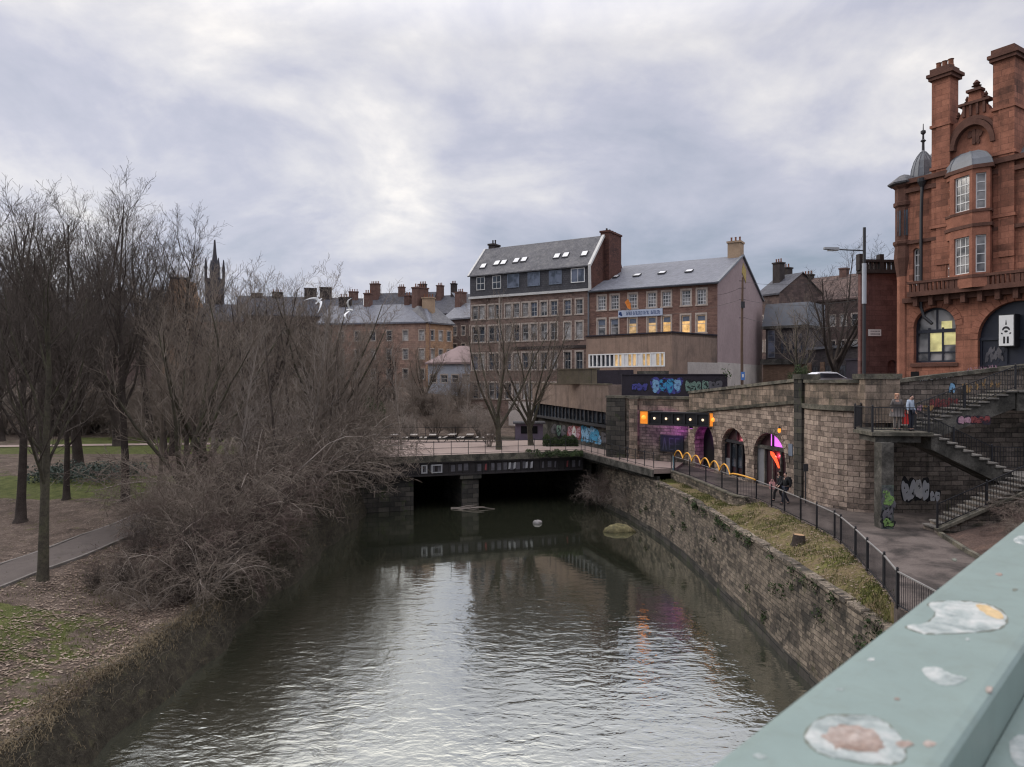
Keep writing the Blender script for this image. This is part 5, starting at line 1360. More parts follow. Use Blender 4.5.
for u0, u1, z0, z1, row, i in wl:
    pane = 'glass_blind' if row == 0 else ('glass_blind' if i < 2 else ('glass_lit2' if i in (2, 3) else 'glass_lit'))
    w = window(fB, u0, u1, z0, z1, t, 'white' if row == 0 or i < 2 else 'offwhite', pane, .16, 3 if row == 0 else 1, 4 if row == 0 else 2, .08, 'surround', .2)
    if row == 1: 
        m2 = MB(); fB.box(m2, u0 + .1, u1 - .1, z1 - .75, z1 - .1, -.19, -.172); m2.build('blind', 'bluegrey', w)
def bp3(u, z, d): return fB.pt(u, z, -d)
mb = MB(); Lb = fB.len
mb.poly([bp3(Lb, 13.2, 0), bp3(Lb, 13.2, dep), bp3(Lb, ez, dep), bp3(Lb, rz + .15, dep / 2), bp3(Lb, ez, 0)]); mb.build('gable_wall', 'pink', t)
mb = MB(); mb.poly([bp3(Lb, 4, 0), bp3(Lb, 4, dep), bp3(Lb, 13.2, dep), bp3(Lb, 13.2, 0)]); mb.build('gable_base', 'cream', t)
mb = MB(); mb.poly([bp3(0, 4, 0), bp3(0, 4, dep), bp3(0, ez, dep), bp3(0, rz, dep / 2), bp3(0, ez, 0)]); mb.poly([bp3(0, 4, dep), bp3(Lb, 4, dep), bp3(Lb, ez, dep), bp3(0, ez, dep)]); mb.build('back_wall', 'brick_brown', t)
mb = MB(); th = .18
for sgn in (0, 1):
    e = -.35 if sgn == 0 else dep + .35
    mb.quadbox([bp3(-.1, ez - .1, e), bp3(Lb + .12, ez - .1, e), bp3(Lb + .12, rz, dep / 2), bp3(-.1, rz, dep / 2), bp3(-.1, ez + th - .1, e), bp3(Lb + .12, ez + th - .1, e), bp3(Lb + .12, rz + th, dep / 2), bp3(-.1, rz + th, dep / 2)])
rf = mb.build('roof', 'slate_pale', t)
mb = MB()
for k in (0, 1):
    a, b = bp3(Lb + .06, ez + .02, -.3 if k == 0 else dep + .3), bp3(Lb + .06, rz + .22, dep / 2); mb.bar(a, b, .35, .22)
mb.build('verge_flashing', 'lead', rf)
mb = MB(); mb.bar(bp3(-.1, ez - .12, -.42), bp3(Lb + .2, ez - .12, -.42), .16, .16); mb.build('gutter', 'iron', rf)
def sky_light(px, py, wu, parent, fB_, e0, e1, z0, z1, mat='skylight'):
    """roof light lying in a slope from depth e0 (height z0) to e1 (z1)"""
    k = (px - 512) / FPX; best = None
    for i in range(200):
        s_ = i / 199; d = e0 + (e1 - e0) * s_; z = z0 + (z1 - z0) * s_
        o = fB_.o - fB_.n * d; u = (o.y * k - o.x) / (fB_.d.x - fB_.d.y * k); Y = o.y + fB_.d.y * u
        err = abs(EYE + (HZ - py) / FPX * Y - z)
        if best is None or err < best[0]: best = (err, u, s_)
    _, u, s_ = best; ds = .045
    def q(uu, ss, up): return fB_.pt(uu, z0 + (z1 - z0) * ss + up, -(e0 + (e1 - e0) * ss))
    hw = wu / 2; hs = .55 / math.hypot(e1 - e0, z1 - z0)
    m1 = MB(); m1.quadbox([q(u - hw, s_ - hs, .1), q(u + hw, s_ - hs, .1), q(u + hw, s_ + hs, .1), q(u - hw, s_ + hs, .1), q(u - hw, s_ - hs, .28), q(u + hw, s_ - hs, .28), q(u + hw, s_ + hs, .28), q(u - hw, s_ + hs, .28)])
    o = m1.build('skylight', 'dark_metal', parent)
    m2 = MB(); h2, w2 = hs * .82, hw * .84; m2.poly([q(u - w2, s_ - h2, .285), q(u + w2, s_ - h2, .285), q(u + w2, s_ + h2, .285), q(u - w2, s_ + h2, .285)]); m2.build('pane', mat, o)
for px, py in ((616, 278), (637, 276.5), (662, 274), (689, 272.5)):
    sky_light(px, py, .95 if px > 620 else .7, rf, fB, -.35, dep / 2, ez + .05, rz + .1)
cx_, cy_ = bp3(Lb - .9, 0, dep / 2)[:2]
chimney(rf, cx_, cy_, rz - 1.6, rz + 2.1, 1.7, 1.9, math.atan2(fB.d.y, fB.d.x), 'chim_buff', 3)
M['yellow'] = m_plain('dirty yellow panel', (.42, .30, .08), .6, .3, 2)
fG = F(B_R, bp3(Lb, 0, dep)[:2])
mb = MB(); uc = fG.len / 2 + .6; fG.plate(mb, [(uc - .9, 25.6), (uc + 1.2, 24.4), (uc + 1.3, 26.2), (uc - .3, 27.0)], (), .06, .1); mb.build('gable_panel', 'yellow', t)
# long blue sign: a logo and four blurred words (unreadable in the photo)
M['blue_sign'] = m_plain('pale blue sign ground', (.44, .50, .60), .5, .1, 2)
M['sign_navy'] = m_plain('dark blue sign lettering', (.02, .05, .16), .5, .2, 2)
u0, u1 = fB.u_at(618.6), fB.u_at(662.8)
s = thing('name_sign', 'long pale blue sign with dark blue lettering on the brown hall', 'sign', fB.pt(u0, 18.9, .1))
mb = MB(); fB.box(mb, u0, u1, 19.22, 20.12, .06, .16); mb.build('panel', 'blue_sign', s)
mb = MB(); rr = random.Random(12); W = u1 - u0
fB.plate(mb, blob(rr, u0 + W * .055, 19.66, W * .035, .26, 14, .5), (), .164); mb.build('logo', 'sign_navy', s)
for a, b, n in ((.19, .325, 7), (.345, .56, 10), (.58, .71, 5), (.745, .955, 8)):
    mb = MB()
    for k in range(n):
        x0 = u0 + W * (a + (b - a) * k / n); x1 = x0 + W * (b - a) / n * .78; st = W * (b - a) / n * .26
        fB.plate(mb, rect(x0, x0 + st, 19.45, 19.9), (), .164)
        if k % 3 != 1: fB.plate(mb, rect(x0, x1, 19.81, 19.9), (), .1655)
        if k % 2: fB.plate(mb, rect(x0, x1, 19.63, 19.71), (), .167)
        if k % 4 != 2: fB.plate(mb, rect(x0, x1, 19.45, 19.53), (), .1685)
        if k % 3 == 0: fB.plate(mb, rect(x1 - st, x1, 19.45, 19.9), (), .17)
    mb.build('lettering', 'sign_navy', s)
M['orange_cloth'] = m_plain('orange cloth', (.75, .25, .05), .8, .3, 3)
p = fB.pt(fB.u_at(628), 20.2, .1)
s = thing('orange_flag', 'small orange flag hanging above the blue sign', 'flag', p)
mb = MB(); mb.tube([p, (p[0] - .1, p[1] - .7, p[2] + 1.3)], .03, 6); mb.build('staff', 'dark_metal', s)
mb = MB(); q = [(p[0] - .1, p[1] - .7, p[2] + 1.3), (p[0] - .5, p[1] - .72, p[2] + .9), (p[0] - .15, p[1] - .8, p[2] + .1), (p[0] + .3, p[1] - .6, p[2] - .1), (p[0] + .25, p[1] - .65, p[2] + .7)]
mb.poly(q); mb.poly([(x + .02, y + .03, z) for x, y, z in q]); mb.build('cloth', 'orange_cloth', s)
# annex
C0, C1, C2 = (9.3, 90.2), (18.2, 82.0), (25.0, 87.9)
f2 = F(C0, C1); f3 = F(C1, C2)
t = thing('annex', 'brown rendered annex with a white window strip in front of the brown hall', 'building', (18, 85, 9))
wz0, wz1 = 12.55, 14.2; wu0, wu1 = f2.u_at(588.5), f2.u_at(665)
mb = MB(); f2.plate(mb, rect(0, f2.len, 4.2, 16.4), [rect(wu0, wu1, wz0, wz1)], 0, 0, .2); f3.plate(mb, [(0, 4.2), (f3.len, 4.2), (f3.len, 16.4), (0, 16.4)], (), 0)
mb.prism([C0, C1, C2, (11.0, 96.5)], 16.1, 16.396); mb.build('wall', 'render', t)
mb = MB(); f2.box(mb, -.05, f2.len + .1, 16.4, 16.55, -.4, .1); f3.box(mb, .0, f3.len, 16.4, 16.55, -.4, .1); mb.build('coping', 'conc_dark', t)
mb = MB(); f3.box(mb, f3.u_at(687.5), f3.len + .4, 9, 13.1, -.2, .02); mb.build('painted_base', 'cream', t)
mb = MB(); f2.box(mb, wu0, wu1, wz0, wz0 + .15, -.16, .04); f2.box(mb, wu0, wu1, wz1 - .13, wz1, -.16, .04)
nn = 17; lit = []
for i in range(nn + 1):
    u = wu0 + (wu1 - wu0) * i / nn; w_ = .09 if i not in (0, 8, 12, 17) else .2
    f2.box(mb, max(wu0, u - w_), min(wu1, u + w_), wz0 + .15, wz1 - .13, -.16, .02)
for i in (8, 11, 14): 
    u = wu0 + (wu1 - wu0) * (i + .5) / nn; f2.box(mb, u - .25, u + .25, wz0 + .15, wz1 - .13, -.15, -.02)
wf = mb.build('window_strip', 'white', t)
mb = MB(); f2.plate(mb, rect(wu0, wu1, wz0, wz1), (), -.17); mb.build('pane', 'glass', wf)
for i in (6, 7, 9, 10, 12, 13, 15, 16):
    mb = MB(); u = wu0 + (wu1 - wu0) * i / nn; f2.plate(mb, rect(u + .08, wu0 + (wu1 - wu0) * (i + 1) / nn - .08, wz0 + .15, wz1 - .13), (), -.165); mb.build('lit_pane', 'glass_lit2', wf)
# timber utility pole with wires
x, y = at_pt(742.2, 80)
t = thing('utility_pole', 'brown timber utility pole with wires in front of the pink gable', 'utility pole', (x, y, 9.4))
mb = MB(); mb.tube([(x, y, 9.2), (x - .05, y, 15), (x + .03, y, 22.4)], [.17, .15, .11], 8); mb.build('pole', 'timber_pole', t)
mb = MB()
for z in (22.0, 21.2, 19.9, 17.9): mb.bar((x - .35, y, z), (x + .35, y, z), .07, .06)
mb.box(x - .2, x + .2, y - .25, y - .1, 19.0, 19.7); mb.build('crossarm', 'dark_metal', t)
mb = MB()
def wire(mb, a, b, sag, r=.018):
    a, b = Vector(a), Vector(b); mb.tube([a.lerp(b, k / 10) - Vector((0, 0, sag * 4 * (k / 10) * (1 - k / 10))) for k in range(11)], r, 4, cap=False)
wx, wy = at_pt(862.3, 50)
for z, z2 in ((21.9, 18.3), (19.9, 16.6), (17.9, 14.8)): wire(mb, (x + .3, y, z), (wx, wy, z2), .5)
wire(mb, (x - .3, y, 21.2), fB.pt(fB.len - .5, 21.4, .1), .2); wire(mb, (x - .3, y, 19.9), fB.pt(fB.len - 7, 19.3, .1), .3)
mb.build('wire', 'black', t)
M['blue_plate'] = m_plain('blue plate', (.08, .2, .5), .5, .1, 2)
mb = MB(); mb.box(x - .2, x + .22, y - .2, y - .17, 11.0, 11.9); mb.build('blue_plate', 'blue_plate', t)
mb = MB(); mb.box(x - .09, x + .11, y - .215, y - .203, 11.3, 11.65); mb.build('white_square', 'white', t)
# ------------------------------------------------------------------ dark tenement with the slate mansard
fA = F(A_L, A_R); La = fA.len; dA = 14.0
t = thing('slate_tenement', 'tall brown tenement with a black slate mansard and a row of skylights', 'building', (2, 102, 4.4))
ap3 = lambda u, z, d: fA.pt(u, z, -d)
holes, wl = [], []
cols = [.75, 1.95, 3.65, 4.85, 6.5, 7.9, 9.4, 10.8, 12.4, 14.0, 16.1, 17.9]
for row, (z0, z1) in enumerate(((20.0, 21.95), (16.6, 18.9), (12.5, 14.85), (8.3, 10.6))):
    for i, c in enumerate(cols):
        c = c * La / 19.6 + .1; hw = .5
        holes.append(rect(c - hw, c + hw, z0, z1)); wl.append((c - hw, c + hw, z0, z1, row, i))
mb = MB(); fA.plate(mb, rect(0, La, 4.2, 23.1), holes, 0, 0, .25); mb.build('front_wall', 'brick_brown', t)
rr = random.Random(21)
for u0, u1, z0, z1, row, i in wl: window(fA, u0, u1, z0, z1, t, 'offwhite', rr.choice(['glass', 'glass_blind', 'glass', 'glass_curtain', 'glass_blue']), .18, 2 if i > 6 else 1, 3 if row == 0 else 2, .07, 'surround', .19)
zr = 31.0; zb = 26.4; rd = 4.2
mb = MB()
fA.plate(mb, rect(-.05, La + .05, 23.35, zb), (), .02); sf = mb.build('slate_storey', 'slate_front', t)
mb = MB(); th = .15
mb.quadbox([ap3(-.2, zb - .1, -.35), ap3(La + .1, zb - .1, -.35), ap3(La + .1, zr, rd), ap3(-.2, zr, rd), ap3(-.2, zb + th - .1, -.35), ap3(La + .1, zb + th - .1, -.35), ap3(La + .1, zr + th, rd), ap3(-.2, zr + th, rd)])
mb.quadbox([ap3(-.2, 23.0, dA + .2), ap3(La + .1, 23.0, dA + .2), ap3(La + .1, zr, rd), ap3(-.2, zr, rd), ap3(-.2, 23.15, dA + .2), ap3(La + .1, 23.15, dA + .2), ap3(La + .1, zr + th, rd), ap3(-.2, zr + th, rd)])
rf = mb.build('roof', 'slate', t)
mb = MB(); fA.box(mb, -.15, La + .1, 23.0, 23.34, -.1, .34); mb.build('eaves_cornice', 'offwhite', t)
mb = MB(); fA.box(mb, 7.2, La, 15.35, 15.75, 0, .12); mb.build('band', 'chim_dark', t)
for k, (px, w_, mat) in enumerate(((481, 1.5, 'offwhite'), (497, 1.5, 'offwhite'), (513.5, 2.0, 'bluegrey'), (534, 2.0, 'bluegrey'), (555.5, 2.0, 'bluegrey'), (578, 2.1, 'white'))):
    u = fA.u_at(px); window(fA, u - w_ / 2, u + w_ / 2, 24.25, 26.2, sf, mat, 'glass_blue' if k > 1 else 'glass', -.10, 2, 2 if k < 2 else 1, .11, None, d=.0)
for px, py in ((483.2, 267.5), (496.8, 264.5), (503.6, 263.8), (516.2, 262), (524, 261), (556.8, 257.5), (565.6, 256.5), (584.3, 255.2)):
    sky_light(px, py, .95, rf, fA, -.35, rd, zb - .02, zr + .05)
mb = MB()
mb.poly([ap3(La, 4, 0), ap3(La, 4, dA), ap3(La, 23.1, dA), ap3(La, 30.2, 9.2), ap3(La, zr, rd), ap3(La, zb, -.05), ap3(La, 23.1, 0)]); 
mb.build('gable_wall', 'brick_red', t)
mb = MB(); mb.poly([ap3(0, 4, 0), ap3(0, 4, dA), ap3(0, 23.1, dA), ap3(0, zr, rd), ap3(0, zb, -.05), ap3(0, 23.1, 0)]); mb.poly([ap3(0, 4, dA), ap3(La, 4, dA), ap3(La, 23.1, dA), ap3(0, 23.1, dA)]); mb.build('back_wall', 'brick_brown', t)
mb = MB(); mb.bar(ap3(La + .08, zb, -.35), ap3(La + .08, zr + .15, rd), .4, .3); mb.bar(ap3(La + .08, 23.1, -.2), ap3(La + .08, zb, -.35), .4, .35); mb.bar(ap3(-.15, zb, -.35), ap3(-.15, zr + .1, rd), .3, .25); mb.build('verge_flashing', 'offwhite', rf)
rotA = math.atan2(fA.d.y, fA.d.x)
x_, y_ = ap3(La + .15, 0, rd + 2.4)[:2]; mb = MB()
c_ = chimney(rf, x_, y_, 24.0, 31.9, 1.3, 4.3, rotA, 'brick_red', 0)
for k in range(4):
    p = ap3(La + .15, 0, rd + .9 + k); m2 = MB(); m2.lathe(p[0], p[1], [(.16, 31.9), (.17, 32.1), (.13, 32.15), (.13, 32.3)], 8); m2.build('chimney_pot', 'chim_dark', c_)
x_, y_ = ap3(.9, 0, rd + .9)[:2]; chimney(rf, x_, y_, 29.5, 31.9, .9, 1.8, rotA, 'chim_dark', 2, potmat='chim_dark')
mb = MB(); p = fA.pt(La - .15, 0, .16); mb.tube([(p[0], p[1], 4.5), (p[0], p[1], 23.0)], .11, 8); mb.build('rain_pipe', 'lead', t)
mb = MB(); p = fA.pt(fA.u_at(500), 0, .14); mb.tube([(p[0], p[1], 4.5), (p[0], p[1], 23.0)], .12, 8); mb.build('rain_pipe', 'surround', t)
mb = MB(); ff = F((3.6, 92), (8.5, 88.5)); ff.box(mb, -5, 5, 7.6, 8.2, -.2, 0); ff.box(mb, -5, 5, 5.0, 7.59, -.25, -.04); 
tag(mb.build('yard_wall', 'cream'), 'pale low yard wall in front of the slate mansard tenement', 'wall')

# ------------------------------------------------------------------ far tenements
def tenement(label, pL, pR, base, eave, ridge, depth, wall, roof, rows, ncol, chims, hip=(0, 0), win=(1.0, 1.9), group=None, name='tenement', gable=None, simple=True):
    f = F(pL, pR); t = thing(name, label, 'tenement', (pL[0], pL[1], base), group)
    hs, wl = [], []
    for z in rows:
        for i in range(ncol):
            u = f.len * (i + .5) / ncol; h = rect(u - win[0] / 2, u + win[0] / 2, z, z + win[1]); hs.append(h); wl.append(h)
    mb = MB(); f.plate(mb, rect(0, f.len, base - 2, eave), hs, 0, 0, .22)
    q = lambda u, z, d: f.pt(u, z, -d)
    for u in (0, f.len):
        mb.poly([q(u, base - 2, 0), q(u, base - 2, depth), q(u, eave, depth)] + ([q(u, ridge, depth / 2)] if not hip[0 if u == 0 else 1] else []) + [q(u, eave, 0)])
    mb.poly([q(0, base - 2, depth), q(f.len, base - 2, depth), q(f.len, eave, depth), q(0, eave, depth)])
    mb.build('wall', wall, t)
    mb = MB(); o = .35; r0 = hip[0]; r1 = f.len - hip[1]
    A, B, C, D = q(-o, eave, -o), q(f.len + o, eave, -o), q(f.len + o, eave, depth + o), q(-o, eave, depth + o); E, G_ = q(r0 - (o if not hip[0] else 0), ridge, depth / 2), q(r1 + (o if not hip[1] else 0), ridge, depth / 2)
    mb.poly([A, B, G_, E]); mb.poly([D, C, G_, E]); 
    if hip[0]: mb.poly([A, D, E])
    if hip[1]: mb.poly([B, C, G_])
    mb.poly([q(-o, eave - .3, -o), q(f.len + o, eave - .3, -o), B, A])
    rf = mb.build('roof', roof, t)
    for h in wl: window(f, h[0][0], h[1][0], h[0][1], h[2][1], t, 'offwhite', rr.choice(['glass', 'glass', 'glass_blind', 'glass_curtain']), .15, 1, 2, .08, 'surround', .16, simple=True)
    rot = math.atan2(f.d.y, f.d.x)
    for (u, d, z0, z1, wx, wy, mat, pots) in chims:
        p = q(u, 0, d); chimney(rf, p[0], p[1], z0, z1, wx, wy, rot, mat, pots)
    return t, f, rf
def X(px, Y): return (px - 512) / FPX * Y
# facing tenement in warm sandstone, two ranges meeting at a corner
tenement('warm sandstone tenement with a grey slate roof and a buff chimney, beyond the trees', (X(318, 142), 142), (X(430, 137), 137), 9.2, 22.1, 26.2, 12, 'far_stone', 'slate_pale', (18.6, 15.0, 11.2), 7,
         [(21.2, 5, 22.5, 27.3, 2.2, 1.5, 'chim_buff', 4), (16.4, 6.5, 25, 28.0, 1.1, 1.8, 'chim_red', 2), (8, 6, 25, 28.6, 1.4, 1.2, 'chim_red', 3), (3, 6, 25, 27.9, 2.4, 1.2, 'chim_dark', 4)], hip=(0, 3))
tenement('orange sandstone tenement range with a hipped dark slate roof beside the buff chimney', (X(428, 136.8), 136.8), (X(453, 142), 142), 9.2, 22.0, 25.6, 10, 'yellow_stone', 'slate', (18.6, 15.0, 11.2), 3, [(3.6, 6, 24, 29.4, 3.0, 1.6, 'chim_red', 5)], hip=(2, 0))
tenement('sandstone tenement with a pale grey roof tucked against the slate mansard', (X(443, 152), 152), (X(476, 146), 146), 9.0, 23.8, 27.6, 11, 'far_dark', 'slate_pale', (20.2, 16.6), 4, [(0.4, 5, 25, 30.0, 1.6, 2.0, 'chim_red', 3)])
tenement('dark roofed tenement with red chimneys behind the warm sandstone range', (X(362, 190), 190), (X(428, 186), 186), 9.0, 27.5, 34.5, 12, 'far_dark', 'slate_far', (), 6, [(1.6, 5, 31, 37.0, 2.4, 1.6, 'chim_red', 5), (9, 5.5, 31, 36, 1.6, 1.2, 'chim_red', 3), (15, 5.5, 33, 36.6, 1.8, 1.2, 'chim_dark', 4)])
tenement('dark roofed tenement with a white valley flashing left of the slate mansard', (X(428, 186), 186), (X(474, 180), 180), 9.0, 28.0, 33.4, 12, 'far_dark', 'slate_far', (), 4, [(.6, 5, 30, 36.0, 1.4, 1.6, 'chim_red', 3), (4.2, 6, 31, 36.4, 1.2, 1.4, 'chim_dark', 3)], hip=(0, 4))
fl_ = F((X(449, 178), 178), (X(470, 178), 178))
tag((lambda mb: (fl_.plate(mb, [(.6, 32.6), (4.8, 32.6), (3.2, 30.3), (2.4, 30.3)], (), 0, .1), mb.build('roof_flashing', 'pale_metal'))[1])(MB()), 'pale triangular roof flashing between the dark roofs left of the mansard', 'flashing')
tenement('long dark tenement with stubby chimneys behind the bare saplings', (X(236, 176), 176), (X(362, 182), 182), 9.0, 27.0, 32.3, 12, 'far_dark', 'slate_far', (22.4,), 12,
         [(17.2, 6, 30, 34.6, 3.0, 1.5, 'chim_dark', 0), (21, 6, 30, 34.9, 3.0, 1.5, 'chim_dark', 0), (9, 6, 30, 33.4, 2.4, 1.5, 'chim_dark', 4), (4, 6, 30, 33.0, 2.6, 1.5, 'chim_dark', 0), (28, 6, 30, 34.0, 2.4, 1.5, 'chim_red', 4)])
tenement('red sandstone tenement beside the ochre gable behind the tall park trees', (X(189, 168), 168), (X(242, 172), 172), 9.0, 25.0, 29.5, 11, 'far_stone', 'slate_far', (20.8, 17), 7, [(6, 6, 28, 31.2, 2.2, 1.4, 'chim_dark', 3)])
tenement('long brown tenement with a low roof behind the park trees on the far left', (X(-60, 172), 172), (X(163, 172), 172), 9.0, 26.0, 31.0, 12, 'far_dark', 'slate_far', (21.5, 17.6), 18, [(k * 9 + 4, 6, 29, 33.2, 2.4, 1.5, 'chim_dark', 4) for k in range(6)])
# ochre gable
f = F((X(162, 166), 166), (X(190, 166), 166)); t = thing('ochre_gable', 'ochre gabled end of a tenement catching the light among the park trees', 'tenement', (X(175, 166), 166, 9)); mb = MB()
f.plate(mb, [(0, 7), (f.len, 7), (f.len, 29), (f.len * .82, 31.5), (f.len * .76, 34.2), (f.len * .30, 34.2), (f.len * .2, 31.5), (0, 29.5)], (), 0, 7); mb.build('wall', 'yellow_stone', t)
mb = MB(); f.box(mb, f.len * .28, f.len * .78, 34.2, 34.7, -2, .15); mb.build('cap', 'chim_dark', t)
for k in range(3):
    p = f.pt(f.len * (.36 + .14 * k), 0, -.8); m2 = MB(); m2.lathe(p[0], p[1], [(.2, 34.7), (.17, 35.3), (.2, 35.4)], 8); m2.build('chimney_pot', 'pot', t)
window(f, f.len * .4, f.len * .52, 21, 23, t, 'offwhite', 'glass', -.05, 1, 2, .1, None, simple=True)
# gothic spire far away
Ys = 360; xs_ = X(215, Ys); k = Ys / FPX
t = thing('gothic_tower', 'dark gothic tower with a needle spire and corner pinnacles on the skyline', 'tower', (xs_, Ys, 10))
M['spire'] = m_plain('distant dark stone', (.055, .052, .06), .9, .25, .2)
hw = 6.8 * k; mb = MB(); mb.box(xs_ - hw, xs_ + hw, Ys - hw, Ys + hw, 0, EYE + 100 * k); mb.box(xs_ - hw * 1.05, xs_ + hw * 1.05, Ys - hw * 1.05, Ys + hw * 1.05, EYE + 97 * k, EYE + 101 * k); mb.build('shaft', 'spire', t)
mb = MB(); mb.lathe(xs_, Ys, [(hw * .62, EYE + 101 * k), (hw * .6, EYE + 109 * k), (hw * .5, EYE + 114 * k), (hw * .26, EYE + 126 * k), (.35, EYE + 140 * k)], 8); mb.build('spire', 'spire', t)
for sx in (-1, 1):
    for sy in (-1, 1):
        mb = MB(); mb.lathe(xs_ + sx * hw * .92, Ys + sy * hw * .92, [(hw * .2, EYE + 96 * k), (hw * .2, EYE + 110 * k), (hw * .24, EYE + 111 * k), (.2, EYE + 121 * k)], 6); mb.build('pinnacle', 'spire', t)
M['pale_wall'] = m_plain('blue grey wall', (.36, .38, .42), .9, .25, .3, fine=.1); M['dull_pink'] = m_plain('dull pink roof', (.24, .175, .17), .8, .2, .3)
# low pale building with a pink roof among the trees
t, f, rf = tenement('low pale blue grey building with a shallow pinkish roof below the mansard tenement', (X(428, 116), 116), (X(472, 112), 112), 6.5, 13.8, 16.6, 9, 'pale_wall', 'dull_pink', (10.6,), 4, [], hip=(3, 0), win=(1.2, 1.2), name='low_building')

# behind the street on the right
def X2(px, Y): return ((px - 512) / FPX * Y, Y)
tenement('grey gabled tenement with a tall dark chimney directly right of the pink gable', X2(757, 128), X2(779, 124), 9.5, 26.0, 30.0, 12, 'far_dark', 'slate_far', (20.4, 16.0), 3, [(1.4, 4, 27, 32.0, 1.5, 1.4, 'chim_dark', 3), (.1, 8, 27, 31.6, 1.2, 1.4, 'chim_dark', 2)])
tenement('long brown tenement with a shallow roof behind the bare street tree', X2(776, 135), X2(872, 122), 9.5, 25.2, 30.2, 12, 'far_dark', 'far_dark', (20.5, 16.0), 9, [(3, 6, 28, 31.0, 2.2, 1.4, 'chim_dark', 4), (10, 6, 28, 31.4, 1.2, 1.4, 'chim_red', 0), (15, 6, 28, 31.5, 1.4, 1.4, 'chim_dark', 4), (20, 6, 28, 31.2, 3.2, 1.4, 'chim_dark', 0)])
fm = F(X2(763, 104), X2(806, 100)); t = thing('modern_block', 'dark modern block with a grey roof band and a tall glazed slot', 'building', fm.pt(0, 9.5, 0))
M['zinc'] = m_plain('grey zinc cladding', (.13, .14, .155), .5, .2, .8, .4)
M['dark_brick'] = m_masonry('dark grey brick', (.075, .065, .065), (.06, .052, .054), (.05, .045, .045), .4, .15, .01, .2, streak=.2)
M['tan_brick'] = m_masonry('tan brick', (.24, .155, .105), (.2, .13, .09), (.15, .1, .075), .4, .15, .01, .2, streak=.3)
mb = MB(); fm.box(mb, 0, fm.len, 9, 13.2, -8, 0); mb.build('ground_floor', 'tan_brick', t)
mb = MB(); fm.box(mb, .4, fm.len, 14.0, 18.3, -8, .0); mb.build('upper_wall', 'dark_brick', t)
mb = MB(); fm.box(mb, -.3, fm.len + .2, 13.21, 13.98, -8, .35); mb.build('band', 'conc_grey', t); mb = MB(); fm.box(mb, -.2, fm.len + .2, 18.31, 18.7, -8, .35); mb.build('band', 'conc_grey', t)
mb = MB(); mb.quadbox([fm.pt(-.1, 18.71, .2), fm.pt(fm.len, 18.71, .2), fm.pt(fm.len, 18.71, -8), fm.pt(-.1, 18.71, -8), fm.pt(-.1, 22, -1.2), fm.pt(fm.len, 22, -1.2), fm.pt(fm.len, 22, -8), fm.pt(-.1, 22, -8)]); mb.build('roof', 'zinc', t)
window(fm, .7, 1.75, 14.2, 18.1, t, 'lead', 'glass_blue', -.06, 1, 5, .09, None, d=0)
for k in range(3): window(fm, 2.6 + k * 1.1, 3.4 + k * 1.1, 14.8, 17.6, t, 'dark_metal', 'glass', -.05, 1, 2, .06, None, d=0)
fm = F(X2(808, 92), X2(868, 80)); t = thing('low_shops', 'low dark row of shop units with tan brick piers behind the street tree', 'building', fm.pt(0, 9.5, 0))
mb = MB(); fm.box(mb, 0, fm.len, 9, 14.8, -7, 0); mb.build('wall', 'dark_brick', t)
mb = MB(); fm.box(mb, -.2, fm.len + .2, 14.81, 15.1, -7, .3); mb.build('roof', 'zinc', t)
mb = MB()
for k in range(5): u = fm.len * k / 4.2; fm.box(mb, u, u + .9, 9.4, 13.2, .0, .12)
mb.build('brick_piers', 'tan_brick', t)
for k in range(4): window(fm, fm.len * k / 4.2 + 1.1, fm.len * k / 4.2 + 2.3, 10.6, 12.8, t, 'dark_metal', 'glass', -.05, 2, 1, .07, None, d=0, name='window')
fm = F(X2(846, 74), X2(872, 70)); 
mb = MB(); fm.box(mb, 0, fm.len, 9, 13, -3, 0); fm.box(mb, -.1, fm.len, 13.0, 13.2, -3, .1); 
tag(mb.build('garden_hut', 'conc_dark'), 'dark flat roofed hut behind the foot of the street lamp', 'hut')

